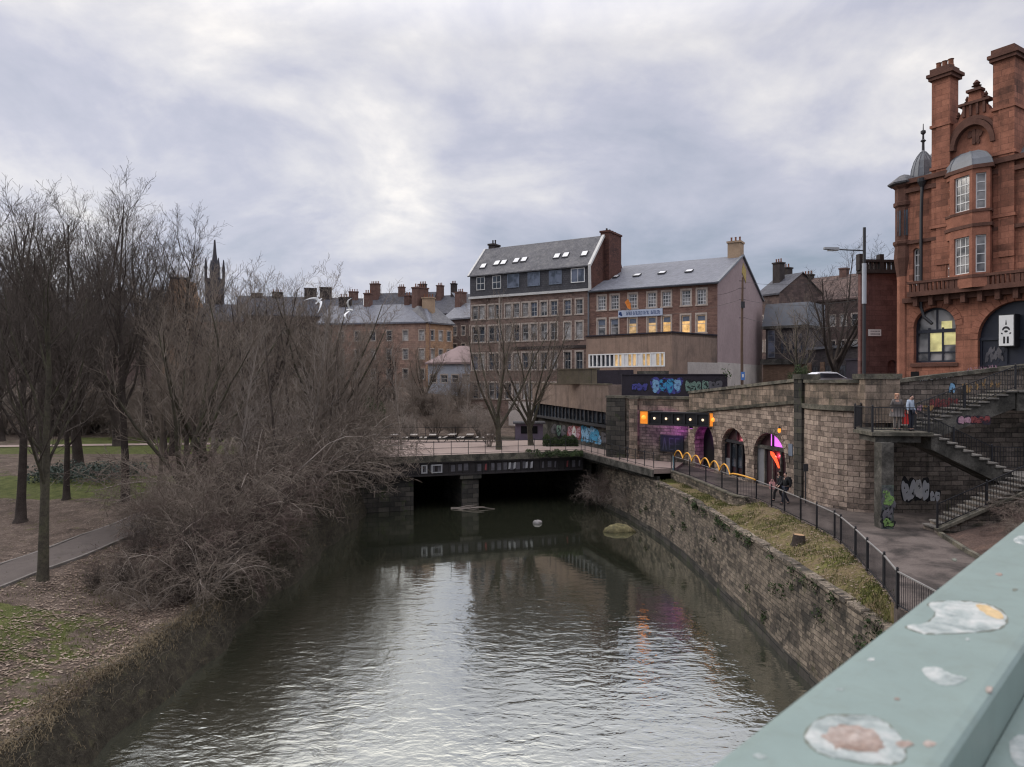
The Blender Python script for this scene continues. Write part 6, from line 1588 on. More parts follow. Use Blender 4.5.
# ------------------------------------------------------------------ white car behind the parapet
def car(loc, rot):
    t = thing('parked_car', 'white hatchback parked behind the stone parapet, only its roof showing', 'car')
    half = [(-2.05, .35), (-2.1, .75), (-2.0, .95), (-1.75, 1.0), (-1.45, 1.32), (-1.1, 1.47), (-.2, 1.50), (.35, 1.42), (1.05, .98), (1.75, .86), (2.05, .70), (2.1, .38), (1.7, .25), (-1.7, .25)]
    ws = lambda z: .86 if z < .99 else .86 - (z - .98) * .42
    mb = MB(); rows = []
    for sx in (-1, -.92, .92, 1):
        rows.append([(x, sx * ws(z), z + (0 if abs(sx) < .95 else -.03 * (z > 1.2))) for x, z in half])
    for a, b in zip(rows, rows[1:]):
        for i in range(len(half)): mb.poly([a[i], a[(i + 1) % len(half)], b[(i + 1) % len(half)], b[i]])
    mb.poly(rows[0]); mb.poly(rows[-1]); mb.build('body', 'car_white', t)
    for sy in (-1, 1):
        g = MB(); y = lambda z: sy * (ws(z) + .008)
        g.poly([(-1.35, y(1.05), 1.03), (.85, y(1.05), 1.03), (.3, y(1.36), 1.36), (-1.05, y(1.38), 1.38)]); g.build('side_window', 'glass', t)
        for xw in (-1.3, 1.3):
            w = MB(); w.v = []; prof = [(.31, -.1), (.33, -.07), (.33, .07), (.31, .1)]
            for r_, o in prof:
                for j in range(16): a = 6.283 * j / 16; w.v.append((xw + r_ * math.cos(a), sy * .8 + o, .33 + r_ * math.sin(a)))
            for i in range(3):
                for j in range(16): w.f.append((i * 16 + j, i * 16 + (j + 1) % 16, (i + 1) * 16 + (j + 1) % 16, (i + 1) * 16 + j)); w.mi.append(0)
            w.f.append(tuple(range(16))); w.f.append(tuple(range(48, 64))); w.mi += [0, 0]; w.build('wheel', 'black', t)
        l = MB(); l.box(1.95, 2.09, sy * .7 - .15, sy * .7 + .15, .66, .78); l.build('headlight', 'skylight', t)
    g = MB(); g.poly([(1.0, -.72, 1.02), (1.0, .72, 1.02), (.4, .62, 1.415), (.4, -.62, 1.415)]); g.build('windscreen', 'glass', t)
    t.location = loc; t.rotation_euler.z = rot
M['car_white'] = m_plain('white car paint', (.72, .73, .75), .25, .05, 1, .5)
car((X(829, 57), 57.0, 10.15), R(4))

# ------------------------------------------------------------------ picnic tables, kiosk, hedge, wire fence on the plaza
def picnic(loc, rz):
    t = thing('picnic_table', 'dark picnic table with pale worn top at the back of the plaza', 'picnic table', (0, 0, 0), 'picnic tables in a row across the plaza')
    mb = MB()
    for k in range(5): mb.box(-.85, .85, -.36 + k * .145, -.36 + k * .145 + .13, .72, .765)
    mb.build('table_top', 'plank_pale', t)
    for sy in (-1, 1):
        mb = MB(); mb.box(-.85, .85, sy * .74 - .13, sy * .74 + .13, .43, .475); mb.build('bench_seat', 'plank_pale', t)
    for sx in (-.6, .6):
        mb = MB(); mb.bar((sx, -.68, 0), (sx, -.22, .72), .09, .05); mb.bar((sx, .68, 0), (sx, .22, .72), .09, .05); mb.bar((sx, -.86, .40), (sx, .86, .40), .05, .09); mb.build('leg_frame', 'wood_black', t)
    t.location = loc; t.rotation_euler.z = rz
    return t
M['plank_pale'] = m_plain('bleached planks', (.36, .33, .30), .85, .25, 3, .2, fine=.2)
pt_ = None; rr = random.Random(31)
for px in (363, 376, 395, 414, 433, 452, 470, 490):
    pos = (X(px, 75), 75 + rr.uniform(-.4, .4), 4.58); rz = R(90) + rr.uniform(-.15, .15)
    if pt_ is None: pt_ = picnic(pos, rz)
    else: c = copy_tree(pt_); c.location = pos; c.rotation_euler.z = rz
railing('wire_fence', 'low wire fence with slim posts behind the picnic tables', [(X(335, 77.5), 77.5, 4.5), (X(515, 78.5), 78.5, 4.5)], 1.35, 3.0, None, post=.05, toprail=.03)
t = thing('kiosk', 'small plum grey kiosk with a flat roof and a dark hatch at the plaza edge', 'kiosk', (X(529, 78), 78, 4.5))
kx = X(529, 79); mb = MB(); mb.box(kx - 1.5, kx + 1.5, 78, 80.2, 4.4, 6.25)
M['kiosk_wall'] = m_plain('plum grey boards', (.16, .13, .17), .8, .25, 1.5); mb.build('wall', 'kiosk_wall', t)
mb = MB(); mb.box(kx - 1.75, kx + 1.75, 77.7, 80.4, 6.254, 6.42); mb.build('roof', 'slate_front', t)
mb = MB(); mb.box(kx - .9, kx + .9, 77.96, 77.99, 5.2, 6.0); mb.build('hatch', 'void', t)
def leafy(name, label, cat, x0, x1, y0, y1, z0, z1, seed, mat='evergreen', n=5200, size=(.05, .1)):
    r_ = random.Random(seed); mb = MB()
    for _ in range(n):
        x = r_.uniform(x0, x1); y = r_.uniform(y0, y1); e = 1 - abs((y - (y0 + y1) / 2) / ((y1 - y0) / 2)) ** 3
        z = z0 + (z1 - z0) * r_.random() ** .7 * (.75 + .25 * math.sin(x * 2.3 + seed) * math.sin(x * 5.1)) * (.6 + .4 * e)
        s = r_.uniform(*size); a = Vector((r_.uniform(-1, 1), r_.uniform(-1, 1), r_.uniform(-1, 1))).normalized(); b = a.orthogonal().normalized(); c = Vector((x, y, z))
        mb.poly([c - a * s, c + b * s * .5, c + a * s, c - b * s * .5])
    return tag(mb.build(name, mat), label, cat)
leafy('evergreen_hedge', 'clipped dark evergreen hedge at the foot of the concrete building', 'hedge', X(543, 70), X(578, 70), 69.5, 71.2, 4.5, 5.75, 3)
leafy('ivy_fringe', 'dark green ivy hanging over the right half of the bridge fascia', 'ivy', 1.0, 6.3, 63.5, 65.3, 4.2, 4.85, 5, n=2600)
leafy('evergreen_shrub', 'small dark evergreen shrub behind the picnic tables left of the wire fence', 'shrub', X(365, 88), X(385, 88), 86, 89, 4.5, 9.5, 8, 'evergreen', 3600, (.06, .14))
M['ivy_pale'] = m_patch('grey green leaves', [(.3, (.05, .06, .05)), (.6, (.10, .12, .10)), (.75, (.15, .17, .14))], 2.5, 9, .4)
leafy('low_shrub', 'low grey green shrub bed on the lawn between the park trees', 'shrub', -33.5, -26.5, 49, 53, 3.9, 5.4, 12, 'ivy_pale', 4200, (.05, .12))
# logs lying on the left bank
for i, (a, b, r_, lab) in enumerate((((-20.6, 29.3, 2.1), (-19.0, 29.9, 2.25), .10, 'short pale sawn log lying at the left edge beyond the leafy bank'), ((-17.8, 33.6, 2.75), (-16.9, 34.6, 3.0), .07, 'thin pale broken branch lying beside the park path'), ((-17.0, 34.6, 2.75), (-13.8, 37.6, 3.1), .16, 'long mossy log lying below the brambles by the path'))):
    mb = MB(); mb.tube([a, ((a[0] + b[0]) / 2, (a[1] + b[1]) / 2, (a[2] + b[2]) / 2 + .03), b], [r_, r_ * .95, r_ * .85], 9)
    tag(mb.build('log', ['cut_wood', 'cut_wood', 'bark_moss'][i]), lab, 'log')
# ------------------------------------------------------------------ bare trees
def tubes_mesh(tubes, name, mat):
    """tubes: list of (points Nx3, radii N, sides)"""
    V, FC = [], []; base = 0
    for pts, rad, sides in tubes:
        pts = np.asarray(pts); k = len(pts); rad = np.asarray(rad)
        d = np.empty_like(pts); d[1:-1] = pts[2:] - pts[:-2]; d[0] = pts[1] - pts[0]; d[-1] = pts[-1] - pts[-2]
        d /= (np.linalg.norm(d, axis=1, keepdims=True) + 1e-9)
        ref = np.array((1.0, 0, 0)) if abs(d[0][0]) < .8 else np.array((0, 1.0, 0))
        a = ref - d * (d @ ref)[:, None]; a /= (np.linalg.norm(a, axis=1, keepdims=True) + 1e-9); b = np.cross(d, a)
        th = 2 * np.pi * np.arange(sides) / sides
        ring = pts[:, None, :] + rad[:, None, None] * (a[:, None, :] * np.cos(th)[None, :, None] + b[:, None, :] * np.sin(th)[None, :, None])
        V.append(ring.reshape(-1, 3))
        i = np.arange(k - 1)[:, None] * sides; j = np.arange(sides)[None, :]; j2 = (j + 1) % sides
        FC.append(np.stack([base + i + j, base + i + j2, base + i + sides + j2, base + i + sides + j], -1).reshape(-1, 4)); base += k * sides
    V = np.concatenate(V); FC = np.concatenate(FC)
    me = bpy.data.meshes.new(name)
    me.vertices.add(len(V)); me.vertices.foreach_set('co', V.ravel())
    me.loops.add(FC.size); me.loops.foreach_set('vertex_index', FC.ravel().astype(np.int32))
    me.polygons.add(len(FC)); me.polygons.foreach_set('loop_start', np.arange(0, FC.size, 4, dtype=np.int32))
    me.polygons.foreach_set('use_smooth', np.ones(len(FC), dtype=bool))
    me.update(calc_edges=True); me.materials.append(M[mat]); return me

def grow(rng, p, d, length, r0, lvl, spec, out):
    s = spec[lvl]; nseg = s['seg']; pts = [p]; rad = [r0]; dd = d; step = length / nseg
    tip = max(r0 * s['taper'], .0045 * SPEC_MIN)
    for i in range(nseg):
        j = np.array([rng.gauss(0, 1), rng.gauss(0, 1), rng.gauss(0, 1)]) * s['wig']
        dd = dd + j + np.array((0, 0, s['up'])) * (1 + i * .3) / nseg
        if s.get('out') is not None:
            h = np.array((dd[0], dd[1], 0)); dd = dd + h * s['out'] / nseg
        dd = dd / np.linalg.norm(dd); p = p + dd * step; pts.append(p); rad.append(r0 + (tip - r0) * ((i + 1) / nseg) ** .85)
    out[lvl].append((pts, rad, s['sides']))
    if lvl + 1 >= len(spec): return
    n = s['n'] if lvl else s['n']
    n = max(1, int(round(n * (.75 + .5 * rng.random()))))
    az = rng.uniform(0, 6.28)
    for c in range(n):
        f = s['f0'] + (1 - s['f0']) * ((c + rng.random()) / n); q = f * nseg; i = min(int(q), nseg - 1); t_ = q - i
        pp = pts[i] + (pts[i + 1] - pts[i]) * t_; ax = pts[i + 1] - pts[i]; ax = ax / np.linalg.norm(ax)
        o = np.cross(ax, np.array((0, 0, 1.0)) if abs(ax[2]) < .9 else np.array((1.0, 0, 0))); o /= np.linalg.norm(o); o2 = np.cross(ax, o)
        az += 2.4 + rng.uniform(-.5, .5); side = o * math.cos(az) + o2 * math.sin(az)
        ang = R(rng.uniform(*s['ang'])); nd = ax * math.cos(ang) + side * math.sin(ang)
        rr_ = rad[i] + (rad[i + 1] - rad[i]) * t_
        ln = length * rng.uniform(*s['len']) * (1 - s['fall'] * (f - s['f0']))
        grow(rng, pp, nd, ln, min(rr_ * .8, max(.006 * SPEC_MIN, rr_ * s['rk'])), lvl + 1, spec, out)
SPEC_MIN = 1.0
def tree_meshes(kind, seed, H):
    """trunk with its limbs, and the twig crown"""
    global SPEC_MIN
    rng = random.Random(seed); out = {i: [] for i in range(6)}
    if kind == 'park':
        SPEC_MIN = 1.8
        spec = [dict(seg=9, taper=.25, wig=.035, up=.25, sides=9, n=15, f0=.30, ang=(20, 44), len=(.36, .54), fall=.35, rk=.5),
                dict(seg=7, taper=.22, wig=.09, up=.55, sides=6, n=8, f0=.2, ang=(22, 48), len=(.3, .55), fall=.3, rk=.55),
                dict(seg=5, taper=.3, wig=.12, up=.4, sides=4, n=6, f0=.12, ang=(22, 55), len=(.3, .6), fall=.3, rk=.6),
                dict(seg=4, taper=.4, wig=.14, up=.3, sides=3, n=4, f0=.1, ang=(25, 55), len=(.35, .7), fall=.2, rk=.65),
                dict(seg=3, taper=.6, wig=.14, up=.25, sides=3, n=0, f0=0, ang=(0, 0), len=(0, 0), fall=0, rk=0)]
        grow(rng, np.array((0., 0., -.2)), np.array((rng.gauss(0, .03), rng.gauss(0, .03), 1.)), H * .9, H * .0185, 0, spec, out); split = 2
    elif kind == 'vase':     # forked low into several upswept limbs
        SPEC_MIN = 1.8
        spec = [dict(seg=4, taper=.75, wig=.05, up=.1, sides=9, n=6, f0=.45, ang=(12, 34), len=(2.6, 3.6), fall=.1, rk=.62),
                dict(seg=8, taper=.18, wig=.06, up=.30, sides=7, n=11, f0=.15, ang=(22, 48), len=(.26, .42), fall=.5, rk=.5),
                dict(seg=5, taper=.28, wig=.10, up=.45, sides=4, n=8, f0=.12, ang=(25, 55), len=(.3, .55), fall=.3, rk=.55),
                dict(seg=4, taper=.4, wig=.13, up=.3, sides=3, n=4, f0=.1, ang=(25, 55), len=(.35, .65), fall=.2, rk=.65),
                dict(seg=3, taper=.6, wig=.14, up=.25, sides=3, n=0, f0=0, ang=(0, 0), len=(0, 0), fall=0, rk=0)]
        grow(rng, np.array((0., 0., -.2)), np.array((rng.gauss(0, .05), rng.gauss(0, .05), 1.)), H * .25, H * .021, 0, spec, out); split = 2
    elif kind == 'sapling':  # tall thin upright
        SPEC_MIN = 1.5
        spec = [dict(seg=10, taper=.12, wig=.03, up=.2, sides=6, n=17, f0=.15, ang=(20, 44), len=(.2, .36), fall=.5, rk=.42),
                dict(seg=5, taper=.25, wig=.08, up=.6, sides=4, n=8, f0=.1, ang=(25, 50), len=(.25, .5), fall=.3, rk=.6),
                dict(seg=4, taper=.4, wig=.12, up=.4, sides=3, n=6, f0=.1, ang=(25, 55), len=(.3, .6), fall=.2, rk=.65),
                dict(seg=3, taper=.6, wig=.14, up=.25, sides=3, n=0, f0=0, ang=(0, 0), len=(0, 0), fall=0, rk=0)]
        grow(rng, np.array((0., 0., -.2)), np.array((rng.gauss(0, .05), rng.gauss(0, .05), 1.)), H, H * .013, 0, spec, out); split = 1
    else:                    # shrub: many stems from the ground, arching over
        SPEC_MIN = 2.3
        arch_ = kind == 'arching'
        spec = [dict(seg=8, taper=.2, wig=.10, up=-.75 if arch_ else .15, sides=6, n=10, f0=.22, ang=(25, 65), len=(.25, .48), fall=.35, rk=.5, out=.3),
                dict(seg=5, taper=.3, wig=.16, up=-.35 if arch_ else .3, sides=4, n=8, f0=.1, ang=(25, 65), len=(.3, .6), fall=.3, rk=.6),
                dict(seg=4, taper=.4, wig=.18, up=-.15 if arch_ else .25, sides=3, n=3, f0=.08, ang=(25, 65), len=(.35, .7), fall=.2, rk=.65),
                dict(seg=3, taper=.6, wig=.18, up=0.05, sides=3, n=0, f0=0, ang=(0, 0), len=(0, 0), fall=0, rk=0)]
        ns = 11 if arch_ else 12
        for k in range(ns):
            a = 2 * math.pi * k / ns + rng.uniform(-.3, .3); tl = rng.uniform(.1, .75 if arch_ else .5)
            d = np.array((math.cos(a) * tl, math.sin(a) * tl, 1.)); d /= np.linalg.norm(d)
            grow(rng, np.array((math.cos(a) * .25, math.sin(a) * .25, -.2)), d, H * rng.uniform(.75, 1.15), H * .0125, 0, spec, out)
        split = 1
    if kind in ('park', 'vase', 'sapling'):      # root flare
        p, r_, sd = out[0][0]; q = p[0] + (p[1] - p[0]) * .22; out[0][0] = ([p[0], q] + p[1:], [r_[0] * 1.75, r_[0] * 1.12] + r_[1:], sd)
    A = [x for i in range(split) for x in out[i]]; B = [x for i in range(split, 6) for x in out[i]]
    return A, B
TMESH = {}
def tree_kind(key, kind, seed, H, bark, twig):
    A, B = tree_meshes(kind, seed, H); TMESH[key] = (tubes_mesh(A, 'trunk', bark), tubes_mesh(B, 'crown', twig), float(np.quantile(np.array([q[2] for x in A + B for q in x[0]]), .998)))
tree_kind('park_a', 'park', 11, 19, 'bark', 'twig'); tree_kind('park_b', 'park', 25, 19, 'bark', 'twig'); tree_kind('park_c', 'park', 39, 17, 'bark', 'twig')
tree_kind('mossy', 'park', 52, 14, 'bark_moss', 'twig')
tree_kind('vase_a', 'vase', 4, 14, 'bark_moss', 'twig_brown'); tree_kind('vase_b', 'vase', 9, 14, 'bark_moss', 'twig_brown'); tree_kind('vase_c', 'vase', 17, 16, 'bark', 'twig')
tree_kind('sap_a', 'sapling', 3, 11, 'twig_brown', 'twig_brown'); tree_kind('sap_b', 'sapling', 8, 11, 'twig_grey', 'twig_grey'); tree_kind('sap_c', 'sapling', 14, 11, 'twig', 'twig_brown')
tree_kind('arch_a', 'arching', 5, 7, 'twig_grey', 'twig_brown'); tree_kind('arch_b', 'arching', 16, 7, 'twig_grey', 'twig_brown'); tree_kind('arch_c', 'arching', 28, 7, 'twig_brown', 'twig_red')
tree_kind('bush_c', 'bush', 31, 6, 'twig', 'twig'); tree_kind('bush_a', 'bush', 6, 6, 'twig_brown', 'twig_brown'); tree_kind('bush_b', 'bush', 19, 6, 'twig_grey', 'twig_grey')
def tree(key, x, y, H, label, name='bare_tree', cat='tree', group=None, rot=None, z=None, wide=1.0):
    tm, cm, h0 = TMESH[key]; s = H / h0
    t = thing(name, label, cat, (x, y, gz(x, y) if z is None else z), group)
    t.rotation_euler.z = random.Random(int(x * 97 + y * 31)).uniform(0, 6.28) if rot is None else rot
    t.scale = (s * wide, s * wide, s)
    for nm, me_ in (('trunk', tm), ('crown', cm)):
        o = bpy.data.objects.new(nm, me_); COL.objects.link(o); o.parent = t
    return t
def tpx(px, py_base, Y): return X(px, Y), Y
G1 = 'tall bare park trees on the left bank'
# the big park trees, told apart by where they stand
tree('park_a', X(125, 44.5), 44.5, 19.5, 'thick mossy footed tree on the lawn, the stoutest trunk left of the brambles', group=G1, rot=.6)
tree('mossy', X(41, 30.5), 30.5, 15.6, 'pale barked tree on the near side of the park path at the left edge', group=G1, rot=2.0, z=1.9)
tree('vase_c', X(78, 56), 56, 22.0, 'leaning bare tree rising behind the low shrub bed on the lawn', group=G1, rot=1.1)
tree('park_c', X(66, 45), 45, 13.2, 'slim dark bare tree just beyond the park path', group=G1, rot=4.1)
tree('park_c', X(172, 63), 63, 21.5, 'thin dark tree by the bright strip of lawn right of the stout mossy footed trunk', group=G1, rot=5.3)
tree('park_b', X(20, 40), 40, 17.6, 'bare tree with many rising limbs at the left edge of the park path', group=G1, rot=3.5)
tree('vase_c', X(-30, 46), 46, 20.2, 'forked bare tree half out of view at the far left', group=G1)
tree('park_a', X(40, 66), 66, 24.6, 'tall bare tree far back on the left lawn beyond the leaning tree', group=G1, rot=2.2)
tree('vase_c', X(118, 72), 72, 26.2, 'tall twiggy tree behind the stout trunk near the far lawn', group=G1, rot=.2)
tree('park_b', X(150, 80), 80, 27.2, 'bare tree at the back of the bright lawn', group=G1, rot=.9)
tree('vase_c', X(0, 78), 78, 27.6, 'forked tree at the back of the park on the left', group=G1)
tree('park_a', X(95, 88), 88, 30.0, 'bare tree at the foot of the wooded slope on the left', group=G1, rot=3.3)
# saplings and bushes on the bank
G2 = 'bare saplings crowding the left riverbank'
rr = random.Random(77)
for i, (px, Y, top, key) in enumerate(((185, 52, 250, 'sap_c'), (205, 47, 270, 'vase_a'), (246, 50, 262, 'sap_c'), (262, 62, 268, 'vase_c'), (283, 54, 270, 'sap_a'), (304, 57.5, 262, 'sap_b'), (322, 64, 275, 'vase_b'), (180, 43, 300, 'vase_a'), (335, 68, 290, 'sap_a'), (232, 45, 315, 'sap_b'), (345, 60, 330, 'sap_a'), (300, 74, 285, 'sap_b'), (214, 62, 255, 'sap_b'), (256, 56, 285, 'sap_b'), (312, 60, 290, 'sap_a'), (328, 58, 318, 'sap_c'), (276, 48, 300, 'sap_c'), (160, 50, 300, 'sap_a'), (348, 66, 318, 'sap_b'), (365, 63, 345, 'sap_a'), (195, 60, 270, 'sap_c'), (225, 56, 285, 'sap_a'), (248, 64, 272, 'sap_c'), (290, 60, 276, 'sap_c'), (310, 52, 300, 'sap_a'), (340, 58, 320, 'sap_c'), (166, 56, 285, 'sap_c'))):
    x = X(px, Y); z = gz(x, Y); H = (EYE + (HZ - top) / FPX * Y - z)
    tree(key, x, Y, H, 'thin upright bare sapling in the thicket on the left riverbank', 'sapling', 'sapling', G2, wide=1.15)
G3 = 'arching bare shrubs massed over the left riverbank'
for i, (px, Y, H, key) in enumerate(((205, 35, 5.4, 'bush_a'), (190, 40, 6.0, 'arch_c'), (228, 38.5, 5.2, 'arch_b'), (250, 43, 6.8, 'arch_b'), (276, 46, 5.2, 'arch_c'), (275, 51, 7.0, 'bush_b'), (305, 50, 5.8, 'arch_b'), (318, 55.5, 6.6, 'arch_a'), (345, 57.5, 6.2, 'arch_b'), (370, 58.4, 4.6, 'arch_c'), (335, 62.5, 6.5, 'bush_b'), (170, 36.5, 4.8, 'bush_a'), (185, 33, 4.2, 'arch_c'), (150, 33.0, 3.0, 'bush_c'), (118, 30.6, 1.9, 'bush_c'), (150, 29.6, 1.7, 'arch_a'), (178, 30.6, 2.4, 'bush_c'), (95, 30.4, 1.3, 'bush_c'), (140, 31.2, 2.2, 'arch_b'), (200, 33, 3.2, 'bush_c'), (240, 40, 4.4, 'bush_c'), (358, 62, 5.4, 'bush_a'), (205, 31.6, 3.4, 'arch_b'), (240, 36, 4.2, 'arch_c'), (262, 40.5, 4.6, 'arch_c'), (392, 58.2, 3.6, 'arch_a'))):
    x = X(px, Y); 
    if x > -12.9: x = -12.9
    tree(key, x, Y, H, 'arching grey brown bare shrub in the thicket overhanging the left side of the river', 'bare_shrub', 'shrub', G3, z=gz(x, Y) - .1, wide=1.2)
# plaza trees
tree('vase_a', X(499, 66.5), 66.5, 14.6, 'bare forked tree on the plaza, nearest the middle of the low bridge', rot=.5, z=4.55)
tree('vase_b', X(531, 71), 71, 14.6, 'bare forked tree on the plaza in front of the kiosk', rot=2.2, z=4.55)
tree('sap_b', X(402, 66), 66, 10.5, 'slim bare tree on the plaza in front of the picnic tables', rot=1.2, z=4.55)
tree('bush_b', X(489, 69), 69, 3.6, 'small greenish shrub at the foot of the forked plaza tree', 'bare_shrub', 'shrub', z=4.55)
G4 = 'bare trees on the wooded slope behind the plaza'
lab4 = 'bare brown tree among others on the wooded slope between the plaza and the tenements'
for i, (px, Y, top, key) in enumerate(((352, 84, 345, 'vase_a'), (376, 92, 352, 'park_c'), (418, 88, 360, 'sap_a'), (425, 104, 340, 'vase_b'), (447, 92, 372, 'sap_b'), (468, 90, 350, 'sap_a'), (330, 95, 318, 'park_b'), (310, 82, 320, 'vase_b'), (395, 106, 335, 'park_c'), (280, 90, 300, 'park_a'), (250, 84, 302, 'park_c'), (225, 95, 295, 'park_b'), (200, 84, 300, 'vase_c'), (175, 96, 300, 'park_a'), (150, 104, 290, 'park_c'), (265, 104, 298, 'vase_a'), (300, 108, 300, 'park_b'), (345, 110, 320, 'vase_a'), (120, 98, 285, 'park_b'), (60, 100, 270, 'park_a'), (20, 96, 270, 'park_c'), (460, 104, 370, 'bush_a'), (435, 84, 405, 'bush_a'), (410, 83, 412, 'bush_b'), (385, 83, 408, 'bush_a'), (480, 84, 400, 'bush_b'), (455, 83, 412, 'bush_a'))):
    x = X(px, Y); z = gz(x, Y); H = EYE + (HZ - top) / FPX * Y - z
    if key.startswith('bush'): tree(key, x, Y, H, 'low bare shrub on the bank behind the picnic tables', 'bare_shrub', 'shrub', 'bare shrubs on the bank behind the picnic tables', wide=1.6)
    else: tree(key, x, Y, H, lab4, group=G4, wide=1.15)
G5 = 'bare shrubs under the trees at the back of the left park'
rr = random.Random(55)
for i in range(30):
    px = rr.uniform(-40, 300) if i < 22 else rr.uniform(335, 475); Y = rr.uniform(83, 100) if i < 22 else rr.uniform(95, 122); x = X(px, Y)
    tree(['bush_a', 'bush_b', 'arch_b', 'bush_a'][i % 4], x, Y, rr.uniform(4.5, 8) * (1 if i < 22 else .62), 'bare shrub in the undergrowth below the trees at the back of the park', 'bare_shrub', 'shrub', G5, wide=1.7)
for i in range(18):
    px = rr.uniform(205, 365); Y = rr.uniform(100, 126); top = rr.uniform(305, 350) if px < 360 else rr.uniform(335, 375); x = X(px, Y); z = gz(x, Y)
    tree(['sap_a', 'vase_a', 'sap_c', 'park_b', 'vase_b', 'sap_b'][i % 6], x, Y, EYE + (HZ - top) / FPX * Y - z, lab4, group=G4, wide=1.3)
for i in range(5):
    px = (-10, 52, 108, 148, 186)[i]; Y = (92, 84, 96, 90, 98)[i]; top = (225, 215, 222, 235, 248)[i]; x = X(px, Y); z = gz(x, Y)
    tree(['park_a', 'vase_c', 'park_b', 'park_c'][i % 4], x, Y, EYE + (HZ - top) / FPX * Y - z, 'bare park tree among the crowded trunks at the back of the left lawn', group='crowded bare trees at the back of the left lawn')
# street tree on the right
tree('vase_c', X(832, 66), 66, 14.6, 'bare twiggy street tree behind the white car', rot=1.7, z=9.9, wide=1.3)
tree('vase_a', X(800, 78), 78, 10.5, 'low bare tree left of the twiggy street tree', rot=.7, z=9.9)
leafy('evergreen_shrub', 'dark evergreen shrub at the corner beside the tan brick ground floor', 'shrub', X(790, 72), X(808, 72), 71, 73, 9.8, 12.8, 18, 'evergreen', 2600, (.06, .12))
# brambles under the stairs
rr = random.Random(14)
for i, (x, y, H) in enumerate(((20.4, 28.8, 1.4), (21.8, 27.6, 1.7), (22.9, 29.2, 1.9), (24.2, 28, 2.2), (19.6, 26.5, 1.2), (24.8, 29.8, 2.4))):
    tree(['arch_c', 'arch_a', 'arch_b'][i % 3], x, y, H, 'reddish bare bramble bush on the planted bed below the stairs', 'bramble', 'bramble', 'brambles on the planted bed below the stairs', z=4.6 + .25 * (x - 18) * .5, wide=1.5)
# brush hanging at the bridge abutments
for i, (x, y, z, H, k) in enumerate(((8.6, 61.5, .6, 3.2, 'arch_c'), (7.6, 62.8, .5, 2.6, 'arch_b'), (9.3, 57.5, 1.0, 2.2, 'arch_b'))):
    tree(k, x, y, H, 'bare brush growing out of the wall foot beside the bridge abutment', 'bare_shrub', 'shrub', 'brush at the right bridge abutment', z=z, wide=1.2)
M['twig_under'] = m_plain('dull undergrowth twigs', (.115, .10, .078), .95, .45, .8, .1)
# undergrowth on the bank slope
tb = []
rng = random.Random(33)
for _ in range(6800):
    y = rng.uniform(15, 59); xb = -12.6 + .2 * math.sin(y * .5) + .13 * math.sin(y * 1.3 + 1); x = xb - .2 - abs(rng.gauss(0, 1.6 if y < 40 else 2.6)) + rng.uniform(0, .9)
    if y < 31: x = max(x, xb - .9) + rng.uniform(-.1, .5)
    if y < 29 and rng.random() < .72: continue
    z = gz(x, y); l = rng.uniform(.5, 1.7) * (.38 if y < 31 else 1); a = rng.uniform(0, 6.28); t_ = rng.uniform(.2, 1.3)
    p0 = np.array((x, y, z - .05)); d = np.array((math.cos(a) * t_ + .35, math.sin(a) * t_, 1.0)); d /= np.linalg.norm(d)
    p1 = p0 + d * l * .5; d2 = d + np.array((math.cos(a) * .6 + .2, math.sin(a) * .6, -.7)); d2 /= np.linalg.norm(d2); p2 = p1 + d2 * l * .5
    r0 = rng.uniform(.006, .014); tb.append(([p0, p1, p2], [r0, r0 * .8, r0 * .5], 3))
o = bpy.data.objects.new('undergrowth', tubes_mesh(tb, 'undergrowth', 'twig_under')); COL.objects.link(o); tag(o, 'tangled bare undergrowth covering the left bank down to the water', 'undergrowth', kind='stuff')

# ------------------------------------------------------------------ people
def skin_mesh(name, joints, edges, radii, mat, parent=None, sub=1, root=None):
    me = bpy.data.meshes.new(name + '_cage'); names = list(joints); idx = {n: i for i, n in enumerate(names)}
    me.from_pydata([joints[n] for n in names], [(idx[a], idx[b]) for a, b in edges], [])
    ob = bpy.data.objects.new(name + '_cage', me); COL.objects.link(ob)
    ob.modifiers.new('skin', 'SKIN').use_smooth_shade = True
    for i, n in enumerate(names):
        r_ = radii[n]; sv = me.skin_vertices[0].data[i]; sv.radius = r_ if isinstance(r_, tuple) else (r_, r_); sv.use_root = (n == (root or names[0]))
    if sub: m_ = ob.modifiers.new('sub', 'SUBSURF'); m_.levels = sub; m_.render_levels = sub
    dg = bpy.context.evaluated_depsgraph_get(); dg.update()
    nm = bpy.data.meshes.new_from_object(ob.evaluated_get(dg)); nm.name = name
    bpy.data.objects.remove(ob); 
    nm.materials.clear(); nm.materials.append(M[mat]); nm.polygons.foreach_set('use_smooth', [True] * len(nm.polygons))
    o = bpy.data.objects.new(name, nm); COL.objects.link(o)
    if parent: o.parent = parent
    return o
M['skin'] = m_plain('skin', (.42, .25, .19), .6, .08, 4, .3)
